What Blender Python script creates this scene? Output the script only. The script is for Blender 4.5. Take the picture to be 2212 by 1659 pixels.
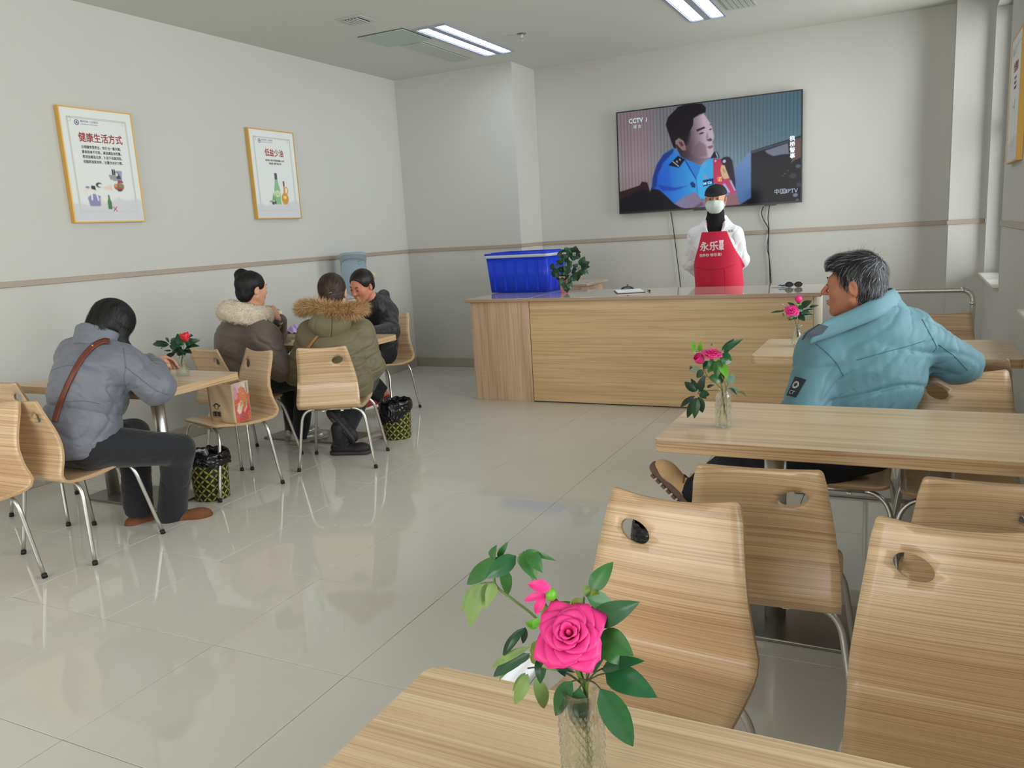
import bpy, bmesh, math, random
import numpy as np
from mathutils import Vector, Matrix, Euler
from mathutils.geometry import delaunay_2d_cdt
from mathutils.bvhtree import BVHTree

for o in list(bpy.data.objects):
    bpy.data.objects.remove(o)
S = bpy.context.scene
COL = S.collection
PI = math.pi
random.seed(7)

# ---------------------------------------------------------------- camera
CAMH = 1.425
YAW, PIT, ROL, FPX = math.radians(-26.61097), math.radians(-10.67174), math.radians(-3.4164), 1727.3
_f = np.array([math.sin(YAW) * math.cos(PIT), math.cos(YAW) * math.cos(PIT), math.sin(PIT)])
_r0 = np.array([math.cos(YAW), -math.sin(YAW), 0.0])
_u0 = np.cross(_r0, _f)
CR = _r0 * math.cos(ROL) + _u0 * math.sin(ROL)
CU = -_r0 * math.sin(ROL) + _u0 * math.cos(ROL)
cam = bpy.data.cameras.new('camera')
cam.sensor_width = 36.0
cam.lens = 36.0 * FPX / 2212.0
cam.clip_start = 0.05
camo = bpy.data.objects.new('camera', cam)
COL.objects.link(camo)
camo.matrix_world = Matrix(((CR[0], CU[0], -_f[0], 0.0), (CR[1], CU[1], -_f[1], 0.0),
                            (CR[2], CU[2], -_f[2], CAMH), (0, 0, 0, 1)))
S.camera = camo


def at(px, py, X=None, Y=None, Z=None):
    """world point that a photograph pixel shows on the plane X=, Y= or Z="""
    d = (px - 1106.0) * CR - (py - 829.5) * CU + FPX * _f
    if X is not None:
        t = X / d[0]
    elif Y is not None:
        t = Y / d[1]
    else:
        t = (Z - CAMH) / d[2]
    return Vector((t * d[0], t * d[1], CAMH + t * d[2]))


# ---------------------------------------------------------------- world, lights, exposure
S.view_settings.view_transform = 'Standard'
S.view_settings.look = 'None'
S.view_settings.gamma = 1.0
S.view_settings.use_curve_mapping = False
S.view_settings.exposure = 0.12
W = bpy.data.worlds.new('world')
S.world = W
W.use_nodes = True
W.node_tree.nodes['Background'].inputs[0].default_value = (0.86, 0.93, 1.0, 1)
W.node_tree.nodes['Background'].inputs[1].default_value = 1.6


def area(name, loc, rot, sx, sy, power, color):
    l = bpy.data.lights.new(name, 'AREA')
    l.shape = 'RECTANGLE'
    l.size, l.size_y = sx, sy
    l.energy = power
    l.color = color
    o = bpy.data.objects.new(name, l)
    o.location = loc
    o.rotation_euler = rot
    COL.objects.link(o)
    return o


DAY = (1.0, 0.985, 0.985)
WINS = [(6.66, 7.93), (2.25, 5.02), (-0.6, 1.3), (-3.4, -1.5)]      # openings of the right wall
WX = 0.58
for i, (a, b) in enumerate(WINS):
    area('daylight_and_fill', (WX + 0.36, (a + b) / 2, 1.95), (0, PI / 2, 0), 2.1, b - a, (74, 42, 34, 30)[i] * (b - a), DAY)
# added fill lamp inside the rear wall, brightens surfaces that face the camera
area('daylight_and_fill', (-2.2, -3.9, 1.9), (PI / 2, 0, 0), 4.6, 2.4, 150, (1.0, 0.98, 0.95))

# cycles only: keep the noise low
S.cycles.use_denoising = True
S.cycles.max_bounces = 8
S.cycles.diffuse_bounces = 5
S.cycles.glossy_bounces = 4
S.cycles.transmission_bounces = 6
S.cycles.transparent_max_bounces = 12
S.cycles.caustics_reflective = False
S.cycles.caustics_refractive = False
S.cycles.sample_clamp_indirect = 6.0


# ---------------------------------------------------------------- material helpers
def lin(r, g, b):
    return tuple(((c / 255) / 12.92 if c / 255 <= 0.04045 else ((c / 255 + 0.055) / 1.055) ** 2.4) for c in (r, g, b)) + (1,)


def mat(name, col, rough=0.5, metal=0.0, spec=0.5, coat=0.0, noise=None, bump=None, sheen=0.0, trans=0.0, ior=1.45,
        emit=0.0, attr=None, sss=0.0):
    """col = sRGB 0-255; noise = (scale, amount) ; bump = (scale, strength, distance)"""
    m = bpy.data.materials.new(name)
    m.use_nodes = True
    nt = m.node_tree
    b = nt.nodes['Principled BSDF']
    b.inputs['Base Color'].default_value = lin(*col)
    b.inputs['Roughness'].default_value = rough
    b.inputs['Metallic'].default_value = metal
    b.inputs['Specular IOR Level'].default_value = spec
    b.inputs['Coat Weight'].default_value = coat
    b.inputs['Coat Roughness'].default_value = 0.08
    b.inputs['Sheen Weight'].default_value = sheen
    b.inputs['Transmission Weight'].default_value = trans
    b.inputs['IOR'].default_value = ior
    if sss:
        b.inputs['Subsurface Weight'].default_value = sss
        b.inputs['Subsurface Radius'].default_value = (0.012, 0.005, 0.003)
        b.inputs['Subsurface Scale'].default_value = 0.4
    if emit:
        b.inputs['Emission Color'].default_value = lin(*col)
        b.inputs['Emission Strength'].default_value = emit
    tc = nt.nodes.new('ShaderNodeTexCoord')
    src = None
    if attr:
        a = nt.nodes.new('ShaderNodeVertexColor')
        a.layer_name = attr
        src = a.outputs['Color']
        nt.links.new(src, b.inputs['Base Color'])
        if emit:
            nt.links.new(src, b.inputs['Emission Color'])
    if noise:
        n = nt.nodes.new('ShaderNodeTexNoise')
        n.inputs['Scale'].default_value = noise[0]
        n.inputs['Detail'].default_value = 4
        nt.links.new(tc.outputs['Object'], n.inputs['Vector'])
        hsv = nt.nodes.new('ShaderNodeHueSaturation')
        mr = nt.nodes.new('ShaderNodeMapRange')
        mr.inputs['From Min'].default_value = 0.25
        mr.inputs['From Max'].default_value = 0.75
        mr.inputs['To Min'].default_value = 1 - noise[1]
        mr.inputs['To Max'].default_value = 1 + noise[1]
        nt.links.new(n.outputs[0], mr.inputs['Value'])
        nt.links.new(mr.outputs[0], hsv.inputs['Value'])
        if src:
            nt.links.new(src, hsv.inputs['Color'])
        else:
            hsv.inputs['Color'].default_value = lin(*col)
        nt.links.new(hsv.outputs[0], b.inputs['Base Color'])
    if bump:
        n = nt.nodes.new('ShaderNodeTexNoise')
        n.inputs['Scale'].default_value = bump[0]
        n.inputs['Detail'].default_value = 5
        bp = nt.nodes.new('ShaderNodeBump')
        bp.inputs['Strength'].default_value = bump[1]
        bp.inputs['Distance'].default_value = bump[2]
        nt.links.new(tc.outputs['Object'], n.inputs['Vector'])
        nt.links.new(n.outputs[0], bp.inputs['Height'])
        nt.links.new(bp.outputs[0], b.inputs['Normal'])
    return m


def ramp(nt, stops):
    r = nt.nodes.new('ShaderNodeValToRGB')
    el = r.color_ramp.elements
    el[0].position, el[0].color = stops[0][0], lin(*stops[0][1])
    el[1].position, el[1].color = stops[-1][0], lin(*stops[-1][1])
    for p, c in stops[1:-1]:
        e = el.new(p)
        e.color = lin(*c)
    return r


def wood(name, light, mid, dark, line, vs=26.0, ls=170.0, rough=0.32, coat=0.15, rnd=True, us=0.9, line_amt=0.55):
    """laminate with long streaks along U of the UV map (metres)"""
    m = bpy.data.materials.new(name)
    m.use_nodes = True
    nt = m.node_tree
    b = nt.nodes['Principled BSDF']
    b.inputs['Roughness'].default_value = rough
    b.inputs['Coat Weight'].default_value = coat
    b.inputs['Coat Roughness'].default_value = 0.12
    uv = nt.nodes.new('ShaderNodeUVMap')
    uv.uv_map = 'UVMap'
    vec = uv.outputs[0]
    if rnd:
        oi = nt.nodes.new('ShaderNodeObjectInfo')
        ad = nt.nodes.new('ShaderNodeVectorMath')
        ad.operation = 'MULTIPLY_ADD'
        ad.inputs[0].default_value = (1, 1, 1)
        mu = nt.nodes.new('ShaderNodeMath')
        mu.operation = 'MULTIPLY'
        mu.inputs[1].default_value = 37.0
        nt.links.new(oi.outputs['Random'], mu.inputs[0])
        nt.links.new(uv.outputs[0], ad.inputs[0])
        ad.inputs[1].default_value = (1, 1, 1)
        nt.links.new(mu.outputs[0], ad.inputs[2])
        vec = ad.outputs[0]

    def streak(su, sv, det, rg):
        mp = nt.nodes.new('ShaderNodeMapping')
        mp.inputs['Scale'].default_value = (su, sv, 1)
        nt.links.new(vec, mp.inputs['Vector'])
        n = nt.nodes.new('ShaderNodeTexNoise')
        n.inputs['Scale'].default_value = 1.0
        n.inputs['Detail'].default_value = det
        n.inputs['Roughness'].default_value = rg
        n.inputs['Distortion'].default_value = 0.25
        nt.links.new(mp.outputs[0], n.inputs['Vector'])
        return n.outputs[0]
    r = ramp(nt, [(0.33, dark), (0.5, mid), (0.66, light)])
    nt.links.new(streak(us, vs, 4, 0.6), r.inputs[0])
    r2 = ramp(nt, [(0.40, line), (0.52, (255, 255, 255))])
    nt.links.new(streak(us * 2.2, ls, 3, 0.55), r2.inputs[0])
    mx = nt.nodes.new('ShaderNodeMix')
    mx.data_type = 'RGBA'
    mx.blend_type = 'MULTIPLY'
    mx.inputs[0].default_value = line_amt
    nt.links.new(r.outputs[0], mx.inputs[6])
    nt.links.new(r2.outputs[0], mx.inputs[7])
    nt.links.new(mx.outputs[2], b.inputs['Base Color'])
    return m


# ---------------------------------------------------------------- mesh helpers
def link(name, me, parent=None, mats=None):
    o = bpy.data.objects.new(name, me)
    COL.objects.link(o)
    if parent is not None:
        o.parent = parent
    if mats is not None:
        for m in (mats if isinstance(mats, (list, tuple)) else [mats]):
            me.materials.append(m)
    return o


def empty(name, loc=(0, 0, 0), rz=0.0):
    o = bpy.data.objects.new(name, None)
    o.empty_display_size = 0.1
    COL.objects.link(o)
    o.location = loc
    o.rotation_euler = (0, 0, rz)
    return o


def tag(o, label, cat, group=None, kind=None):
    o['label'] = label
    o['category'] = cat
    if group:
        o['group'] = group
    if kind:
        o['kind'] = kind
    return o


def struct(o):
    o['kind'] = 'structure'
    return o


class MB:
    """collects simple shapes into one mesh"""

    def __init__(self):
        self.bm = bmesh.new()
        self.uv = self.bm.loops.layers.uv.new('UVMap')
        self.M = Matrix.Identity(4)

    def face(self, vs, mi=0, smooth=False):
        try:
            f = self.bm.faces.new(vs)
        except ValueError:
            return None
        f.material_index = mi
        f.smooth = smooth
        return f

    def box(self, x0, y0, z0, x1, y1, z1, bev=0.0, mi=0, seg=1):
        r = bmesh.ops.create_cube(self.bm, size=1.0)
        vs = r['verts']
        for v in vs:
            v.co = Vector(((x0 + x1) / 2 + v.co.x * (x1 - x0), (y0 + y1) / 2 + v.co.y * (y1 - y0), (z0 + z1) / 2 + v.co.z * (z1 - z0)))
        fs = set(f for v in vs for f in v.link_faces)
        for f in fs:
            f.material_index = mi
        if bev:
            es = list(set(e for v in vs for e in v.link_edges))
            r = bmesh.ops.bevel(self.bm, geom=es, offset=bev, segments=seg, affect='EDGES', profile=0.5)
            for f in r['faces']:
                f.material_index = mi
                f.smooth = True
        return self

    def ring(self, c, n, r, seg, up=None):
        n = Vector(n).normalized()
        a = Vector(up) if up is not None else (Vector((0, 0, 1)) if abs(n.z) < 0.9 else Vector((1, 0, 0)))
        x = a.cross(n).normalized()
        y = n.cross(x).normalized()
        return [self.bm.verts.new(Vector(c) + (x * math.cos(2 * PI * k / seg) + y * math.sin(2 * PI * k / seg)) * r) for k in range(seg)]

    def tube(self, pts, r, seg=12, mi=0, cap=True, closed=False):
        pts = [Vector(p) for p in pts]
        rs = r if isinstance(r, (list, tuple)) else [r] * len(pts)
        # parallel transport frame
        t0 = (pts[1] - pts[0]).normalized()
        a = Vector((0, 0, 1)) if abs(t0.z) < 0.9 else Vector((1, 0, 0))
        x = a.cross(t0).normalized()
        rings = []
        n = len(pts)
        for i, p in enumerate(pts):
            if closed:
                t = (pts[(i + 1) % n] - pts[i - 1]).normalized()
            else:
                t = (pts[min(i + 1, n - 1)] - pts[max(i - 1, 0)]).normalized()
            x = (x - t * x.dot(t)).normalized()
            y = t.cross(x)
            rings.append([self.bm.verts.new(p + (x * math.cos(2 * PI * k / seg) + y * math.sin(2 * PI * k / seg)) * rs[i]) for k in range(seg)])
        m = n if closed else n - 1
        for i in range(m):
            A, B = rings[i], rings[(i + 1) % n]
            for k in range(seg):
                self.face([A[k], A[(k + 1) % seg], B[(k + 1) % seg], B[k]], mi, True)
        if cap and not closed:
            self.face(list(reversed(rings[0])), mi)
            self.face(rings[-1], mi)
        return self

    def lathe(self, prof, c=(0, 0, 0), seg=32, mi=0, smooth=True, capb=True, capt=True):
        rings = []
        for (r, z) in prof:
            rings.append([self.bm.verts.new((c[0] + r * math.cos(2 * PI * k / seg), c[1] + r * math.sin(2 * PI * k / seg), c[2] + z)) for k in range(seg)])
        for i in range(len(rings) - 1):
            A, B = rings[i], rings[i + 1]
            for k in range(seg):
                self.face([A[k], A[(k + 1) % seg], B[(k + 1) % seg], B[k]], mi, smooth)
        if capb:
            self.face(list(reversed(rings[0])), mi)
        if capt:
            self.face(rings[-1], mi)
        return self

    def prism(self, poly, z0, z1, mi=0, axis='z'):
        def P(a, b, c):
            return (a, b, c) if axis == 'z' else ((a, c, b) if axis == 'y' else (c, a, b))
        A = [self.bm.verts.new(P(x, y, z0)) for x, y in poly]
        B = [self.bm.verts.new(P(x, y, z1)) for x, y in poly]
        n = len(poly)
        self.face(list(reversed(A)), mi)
        self.face(B, mi)
        for k in range(n):
            self.face([A[k], A[(k + 1) % n], B[(k + 1) % n], B[k]], mi)
        return self

    def ball(self, c, r, seg=12, mi=0, sc=(1, 1, 1)):
        rr = bmesh.ops.create_uvsphere(self.bm, u_segments=seg, v_segments=max(6, seg * 2 // 3), radius=1.0)
        for v in rr['verts']:
            v.co = Vector((c[0] + v.co.x * r * sc[0], c[1] + v.co.y * r * sc[1], c[2] + v.co.z * r * sc[2]))
        for f in set(f for v in rr['verts'] for f in v.link_faces):
            f.smooth = True
            f.material_index = mi
        return self

    def boxuv(self, grain='x'):
        """box-project UVs in metres, U along the grain axis"""
        for f in self.bm.faces:
            n = f.normal
            a = max(range(3), key=lambda i: abs(n[i]))
            for l in f.loops:
                c = l.vert.co
                if grain == 'x':
                    uv = (c.x, c.y) if a == 2 else ((c.x, c.z) if a == 1 else (c.y, c.z))
                elif grain == 'y':
                    uv = (c.y, c.x) if a == 2 else ((c.x, c.z) if a == 1 else (c.y, c.z))
                else:
                    uv = (c.y, c.x) if a == 2 else ((c.z, c.x) if a == 1 else (c.z, c.y))
                l[self.uv].uv = uv
        return self

    def build(self, name, m, parent=None, grain=None, fixn=True):
        if fixn:
            bmesh.ops.recalc_face_normals(self.bm, faces=self.bm.faces[:])
        self.bm.normal_update()
        if grain:
            self.boxuv(grain)
        me = bpy.data.meshes.new(name)
        self.bm.to_mesh(me)
        self.bm.free()
        return link(name, me, parent, m)


def arc(c, r, a0, a1, n, ax='xz', y=0.0):
    out = []
    for i in range(n + 1):
        a = math.radians(a0 + (a1 - a0) * i / n)
        u, v = c[0] + r * math.cos(a), c[1] + r * math.sin(a)
        out.append((u, y, v) if ax == 'xz' else ((u, v, y) if ax == 'xy' else (y, u, v)))
    return out


def rrect(x0, y0, x1, y1, r, n=5):
    p = []
    for cx, cy, a in ((x1 - r, y1 - r, 0), (x0 + r, y1 - r, 90), (x0 + r, y0 + r, 180), (x1 - r, y0 + r, 270)):
        for i in range(n + 1):
            t = math.radians(a + 90 * i / n)
            p.append((cx + r * math.cos(t), cy + r * math.sin(t)))
    return p


def copy_tree(o, parent=None):
    c = o.copy()
    COL.objects.link(c)
    if parent is not None:
        c.parent = parent
    for ch in list(o.children):
        copy_tree(ch, c)
    return c


def text_mesh(s, size, bold=0.0, res=3, align='LEFT', shear=0.0):
    c = bpy.data.curves.new('lettering', 'FONT')
    c.body = s
    c.size = size
    c.offset = bold * size
    c.align_x = align
    c.resolution_u = res
    c.shear = shear
    o = bpy.data.objects.new('lettering', c)
    COL.objects.link(o)
    me = bpy.data.meshes.new_from_object(o)
    bpy.data.objects.remove(o)
    bpy.data.curves.remove(c)
    me.materials.clear()
    return me


def fatten(me, r):
    """heavier strokes: the same flat glyphs laid down again a hair to each side"""
    if r <= 0:
        return me
    V = np.empty(len(me.vertices) * 3, np.float32); me.vertices.foreach_get('co', V); V = V.reshape(-1, 3)
    polys = [list(p.vertices) for p in me.polygons]
    n = len(V)
    vs, fs = [], []
    for k, (dx, dy) in enumerate(((-1, 0), (1, 0), (0, -1), (0, 1), (0, 0))):
        vs.append(V + np.array([dx * r, dy * r, k * 1e-5])); fs += [[i + n * k for i in p] for p in polys]
    m2 = bpy.data.meshes.new('lettering')
    m2.from_pydata(np.concatenate(vs).tolist(), [], fs)
    return m2


def text(name, s, size, m, parent, M, bold=0.0, sx=1.0, align='LEFT', shear=0.0):
    """flat lettering; M places its XY plane"""
    me = fatten(text_mesh(s, size, 0, align=align, shear=shear), bold * size)
    me.transform(Matrix.Diagonal((sx, 1, 1, 1)))
    me.transform(M)
    return link(name, me, parent, m)
# ---------------------------------------------------------------- setting
XL, YB, YF, CH, YJ = -5.0, 8.15, -4.2, 3.1, 7.6      # left wall, TV wall, rear wall, ceiling, shallower back wall
M_wall = mat('wall_paint', (198, 198, 193), 0.75, spec=0.25, noise=(1.2, 0.012), bump=(60, 0.04, 0.002))
M_ceil = mat('ceiling_paint', (206, 207, 200), 0.85, spec=0.2)
M_trim = mat('taupe_trim', (168, 154, 140), 0.4)
M_base = mat('beige_skirting_tile', (172, 164, 152), 0.25)
M_tile = mat('polished_floor_tile', (206, 203, 195), 0.04, spec=0.42, noise=(3.0, 0.02))
M_grout = mat('dark_grout', (96, 92, 86), 0.8)
M_white = mat('white_metal', (206, 208, 204), 0.45)
M_steel = mat('stainless_steel', (206, 204, 200), 0.33, metal=1.0)
M_steel_plate = mat('brushed_steel_plate', (150, 146, 142), 0.3, metal=0.9, noise=(6, 0.08))
M_black = mat('black_rubber', (22, 22, 23), 0.55)
M_frame = mat('dark_green_window_frame', (26, 48, 48), 0.35)

# floor: one slab of bedding and every tile a piece on it
b = MB(); b.box(XL, YF, -0.12, WX, YB, -0.008)
floor = struct(b.build('floor', M_grout))
T, G = 0.601, 0.0011
tile0 = None
k = 0
x = -1.653 - T * 6
while x < WX:
    y = 1.926 - T * 11
    while y < YB:
        x0, x1, y0, y1 = max(x, XL), min(x + T, WX), max(y, YF), min(y + T, YB)
        if x1 - x0 > 0.02 and y1 - y0 > 0.02:
            if x1 - x0 > T - 1e-4 and y1 - y0 > T - 1e-4:
                if tile0 is None:
                    b = MB(); b.box(G, G, -0.008, T - G, T - G, 0.0, bev=0.0009)
                    tile0 = b.build('tile', M_tile, floor)
                    tile0.location = (x, y, 0)
                else:
                    c = tile0.copy(); COL.objects.link(c); c.location = (x, y, 0)
            else:
                b = MB(); b.box(x0 + G, y0 + G, -0.008, x1 - G, y1 - G, 0.0, bev=0.0009)
                b.build('tile', M_tile, floor)
        y += T
    x += T

b = MB(); b.box(XL - 0.2, YF - 0.2, CH, WX + 0.5, YB + 0.2, CH + 0.15)
struct(b.build('ceiling', M_ceil))
b = MB(); b.box(XL - 0.2, YF, -0.12, XL, YB, CH)
struct(b.build('wall_left', M_wall))
b = MB(); b.box(XL, YB, -0.12, WX + 0.5, YB + 0.2, CH)
struct(b.build('wall_back', M_wall))
b = MB(); b.box(XL, YJ, 0, -3.605, YB, CH)
struct(b.build('wall_back_left', M_wall))
b = MB(); b.box(XL - 0.2, YF - 0.2, -0.12, WX + 0.5, YF, CH)
struct(b.build('wall_front', M_wall))
b = MB(); b.box(0.30, 7.97, 0, WX + 0.30, YB, CH)
struct(b.build('wall_back_right', M_wall))
# right wall with its window openings
b = MB()
prev = YF
SILL = 0.84
for a, c in sorted(WINS):
    b.box(WX, prev, -0.12, WX + 0.28, a, CH)
    b.box(WX, a, -0.12, WX + 0.28, c, SILL)
    b.box(WX, a, 2.98, WX + 0.28, c, CH)
    prev = c
b.box(WX, prev, -0.12, WX + 0.28, YB, CH)
struct(b.build('wall_right', M_wall))

# glass: thin pane seen through
def glass_thin(name, tint=(250, 252, 251)):
    m = bpy.data.materials.new(name)
    m.use_nodes = True
    nt = m.node_tree
    nt.nodes.remove(nt.nodes['Principled BSDF'])
    out = nt.nodes['Material Output']
    t = nt.nodes.new('ShaderNodeBsdfTransparent'); t.inputs[0].default_value = lin(*tint)
    g = nt.nodes.new('ShaderNodeBsdfGlossy'); g.inputs['Roughness'].default_value = 0.02
    fr = nt.nodes.new('ShaderNodeFresnel'); fr.inputs['IOR'].default_value = 1.5
    mx = nt.nodes.new('ShaderNodeMixShader')
    nt.links.new(fr.outputs[0], mx.inputs[0]); nt.links.new(t.outputs[0], mx.inputs[1]); nt.links.new(g.outputs[0], mx.inputs[2])
    nt.links.new(mx.outputs[0], out.inputs[0])
    return m
M_pane = glass_thin('window_glass')
for i, (a, c) in enumerate(WINS):
    fx0, fx1, z0, z1 = WX + 0.15, WX + 0.21, SILL + 0.01, 2.98
    b = MB()
    w = 0.05
    b.box(fx0, a, z0, fx1, a + w, z1); b.box(fx0, c - w, z0, fx1, c, z1)
    b.box(fx0, a + w, z0, fx1, c - w, z0 + w); b.box(fx0, a + w, z1 - w, fx1, c - w, z1)
    b.box(fx0, a + w, 2.02, fx1, c - w, 2.07)
    b.box(fx0 - 0.004, (a + c) / 2 - w / 2, z0 + w, fx1 + 0.004, (a + c) / 2 + w / 2, z1 - w)
    win = struct(b.build('window_%d' % (i + 1), M_frame))
    for (p0, p1) in ((a + w, (a + c) / 2 - w / 2), ((a + c) / 2 + w / 2, c - w)):
        for (q0, q1) in ((z0 + w, 2.02), (2.07, z1 - w)):
            b = MB(); b.box(fx0 + 0.027, p0, q0, fx0 + 0.033, p1, q1)
            b.build('pane', M_pane, win)
    b = MB(); b.box(WX - 0.045, a - 0.05, SILL + 0.001, WX + 0.15, c + (0.05 if c < 7 else 0.035), SILL + 0.021, bev=0.003)
    b.build('window_sill', mat('sill_marble', (228, 226, 218), 0.25), win)

# skirting and dado rail, wall by wall
def runs(name, m, z0, z1, t):
    segs = [('left', (XL, YF, XL + t, YJ)), ('back_left', (XL + t, YJ - t, -3.605, YJ)), ('back_return', (-3.605, YJ - t, -3.605 + t, YB - t)),
            ('back', (-3.605, YB - t, 0.30, YB)), ('back_right', (0.30 - t, 7.97 - t, WX - t, 7.97)),
            ('front', (XL + t, YF, WX, YF + t))]
    for n, (x0, y0, x1, y1) in segs:
        b = MB(); b.box(x0, y0, z0, x1, y1, z1, bev=0.003)
        struct(b.build('%s_%s' % (name, n), m))
    prev = YF + t
    b = MB()
    for a, c in sorted(WINS) + [(7.97 - t, 9)]:
        if z0 > 0.8:
            b.box(WX - t, prev, z0, WX, a, z1, bev=0.003)
            prev = c
    if z0 < 0.8:
        b.box(WX - t, YF + t, z0, WX, 7.97 - t, z1, bev=0.003)
    struct(b.build('%s_right' % name, m))
runs('baseboard', M_base, 0.0, 0.10, 0.013)
runs('trim_1', M_trim, 1.275, 1.312, 0.012)

# ---------------------------------------------------------------- ceiling fittings
M_tube = mat('lit_lamp_reflector', (232, 240, 252), 0.3, emit=0.0)
def emis(name, col, s):
    return mat(name, col, 0.5, emit=s)
M_lamp = emis('lit_tube_lamp', (226, 240, 255), 3.0)
M_cell = mat('louvre_mirror', (238, 242, 248), 0.12, metal=0.7)
troffer_lv = None
def troffer(cx, y0, y1, label):
    global troffer_lv
    t = empty('ceiling_light', (cx, (y0 + y1) / 2, CH))
    tag(t, label, 'ceiling light', 'recessed twin tube ceiling lights')
    hw, hl = 0.152, (y1 - y0) / 2
    b = MB()
    f = 0.014
    for (a0, c0, a1, c1) in ((-hw, -hl, hw, -hl + f), (-hw, hl - f, hw, hl), (-hw, -hl + f, -hw + f, hl - f), (hw - f, -hl + f, hw, hl - f)):
        b.box(a0, c0, -0.012, a1, c1, -0.0005)
    b.box(-0.028, -hl + f, -0.010, 0.028, hl - f, -0.0005)
    b.build('frame', mat('grey_lamp_frame', (150, 156, 172), 0.4), t)
    for s in (-1, 1):
        xc = s * 0.083
        b = MB(); b.tube([(xc, -hl + 0.03, -0.0045), (xc, hl - 0.03, -0.0045)], 0.0035, 10)
        b.box(xc - 0.05, -hl + f, -0.0008, xc + 0.05, hl - f, -0.0004)
        b.build('lamp_tube', M_lamp, t)
        n = 13
        for k in range(1, n):
            yy = -hl + f + (2 * hl - 2 * f) * k / n
            if k == 1 and s == -1 and troffer_lv is None:
                b = MB(); b.box(-0.052, -0.004, -0.0115, 0.052, 0.004, -0.0085)
                lv = b.build('louvre', M_cell, t)
                troffer_lv = lv
            else:
                lv = troffer_lv.copy(); COL.objects.link(lv); lv.parent = t
            lv.location = (xc, yy, 0)
    l = bpy.data.lights.new('lamp_glow', 'AREA'); l.shape = 'RECTANGLE'; l.size = 0.26; l.size_y = 2 * hl - 0.06; l.energy = 5.5; l.color = (0.9, 0.96, 1)
    lo = bpy.data.objects.new('lamp_glow', l); COL.objects.link(lo); lo.parent = t; lo.location = (0, 0, -0.02)
    return t
troffer(-3.52, 5.925, 7.185, 'lit recessed ceiling light with two tubes beside the flush access panel')
troffer(-1.57, 5.95, 7.215, 'lit recessed ceiling light with two tubes above the counter near the television')
troffer(-3.52, -2.6, -1.34, 'lit recessed ceiling light behind the camera on the left side')
troffer(-1.57, -2.6, -1.34, 'lit recessed ceiling light behind the camera on the window side')
M_dark = mat('vent_gap', (38, 38, 38), 0.8)
M_ceilp = mat('ceiling_metal', (186, 192, 186), 0.5)
# square return vent
t = empty('ceiling_vent', (-3.86, 5.41, CH)); tag(t, 'small square slatted ceiling vent', 'vent')
b = MB(); b.box(-0.115, -0.115, -0.006, 0.115, 0.115, -0.0005, bev=0.002); b.build('frame', M_ceilp, t)
b = MB(); b.box(-0.075, -0.075, -0.0075, 0.075, 0.075, -0.0062); b.build('backing', M_dark, t)
for k in range(5):
    b = MB(); b.box(-0.072 + k * 0.03, -0.075, -0.013, -0.072 + k * 0.03 + 0.014, 0.075, -0.0078); b.build('slat', M_ceilp, t)
# flush access panel
t = empty('access_panel', (-3.94, 6.055, CH)); tag(t, 'flush square access panel in the ceiling', 'ceiling panel')
b = MB(); b.box(-0.225, -0.225, -0.0035, 0.225, 0.225, -0.0005); b.build('frame', mat('panel_gap', (80, 84, 80), 0.7), t)
b = MB(); b.box(-0.218, -0.218, -0.010, 0.218, 0.218, -0.0036, bev=0.002); b.build('panel', mat('panel_board', (176, 190, 180), 0.5), t)
# linear slot vent
def slotvent(cx, cy, hw, hl, label, n=7):
    t = empty('slot_vent', (cx, cy, CH)); tag(t, label, 'vent')
    b = MB(); b.box(-hw, -hl, -0.006, hw, hl, -0.0005, bev=0.002); b.build('frame', M_ceilp, t)
    b = MB(); b.box(-hw + 0.02, -hl + 0.02, -0.0072, hw - 0.02, hl - 0.02, -0.0062); b.build('backing', M_dark, t)
    p = (2 * hw - 0.04) / n
    for k in range(n):
        x0 = -hw + 0.02 + k * p
        b = MB(); b.box(x0 + 0.0015, -hl + 0.02, -0.013, x0 + p - 0.0035, hl - 0.02, -0.0075); b.build('slat', M_ceilp, t)
slotvent(-3.93, 6.75, 0.115, 0.46, 'long grey slot air vent beside the flush access panel')
slotvent(-1.26, 6.55, 0.12, 0.5, 'long white slot air vent beside the ceiling light near the television', 5)
# sprinkler
t = empty('sprinkler', (-3.04, 6.65, CH)); tag(t, 'small chrome sprinkler head hanging from the ceiling', 'sprinkler')
b = MB(); b.lathe([(0.034, -0.004), (0.040, 0.0), ], seg=20); b.build('rosette', mat('chrome_dark', (120, 120, 118), 0.25, metal=1), t)
b = MB(); b.lathe([(0.011, -0.035), (0.013, -0.004)], seg=14); b.build('body', M_white, t)
b = MB()
for s in (-1, 1):
    b.tube([(s * 0.012, 0, -0.034), (s * 0.014, 0, -0.05), (s * 0.005, 0, -0.062)], 0.0025, 8)
b.lathe([(0.017, -0.066), (0.017, -0.063)], seg=16)
b.build('deflector', M_steel, t)
# ---------------------------------------------------------------- furniture materials
M_wood = wood('zebra_oak_laminate', (226, 198, 160), (216, 185, 146), (200, 165, 125), (146, 130, 116), vs=55, ls=400, us=0.5, line_amt=0.42)
M_wood_table = wood('table_top_laminate', (228, 204, 168), (218, 190, 150), (204, 172, 132), (170, 150, 126), rough=0.3, coat=0.08, vs=42, ls=330, us=0.55, line_amt=0.3)
M_ply = mat('plywood_edge', (186, 152, 112), 0.5, noise=(90, 0.06))
M_tedge = wood('table_edge_band', (206, 178, 140), (200, 170, 130), (190, 160, 120), (176, 148, 112), rough=0.35, coat=0.1, us=1.0, vs=60)

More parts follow.
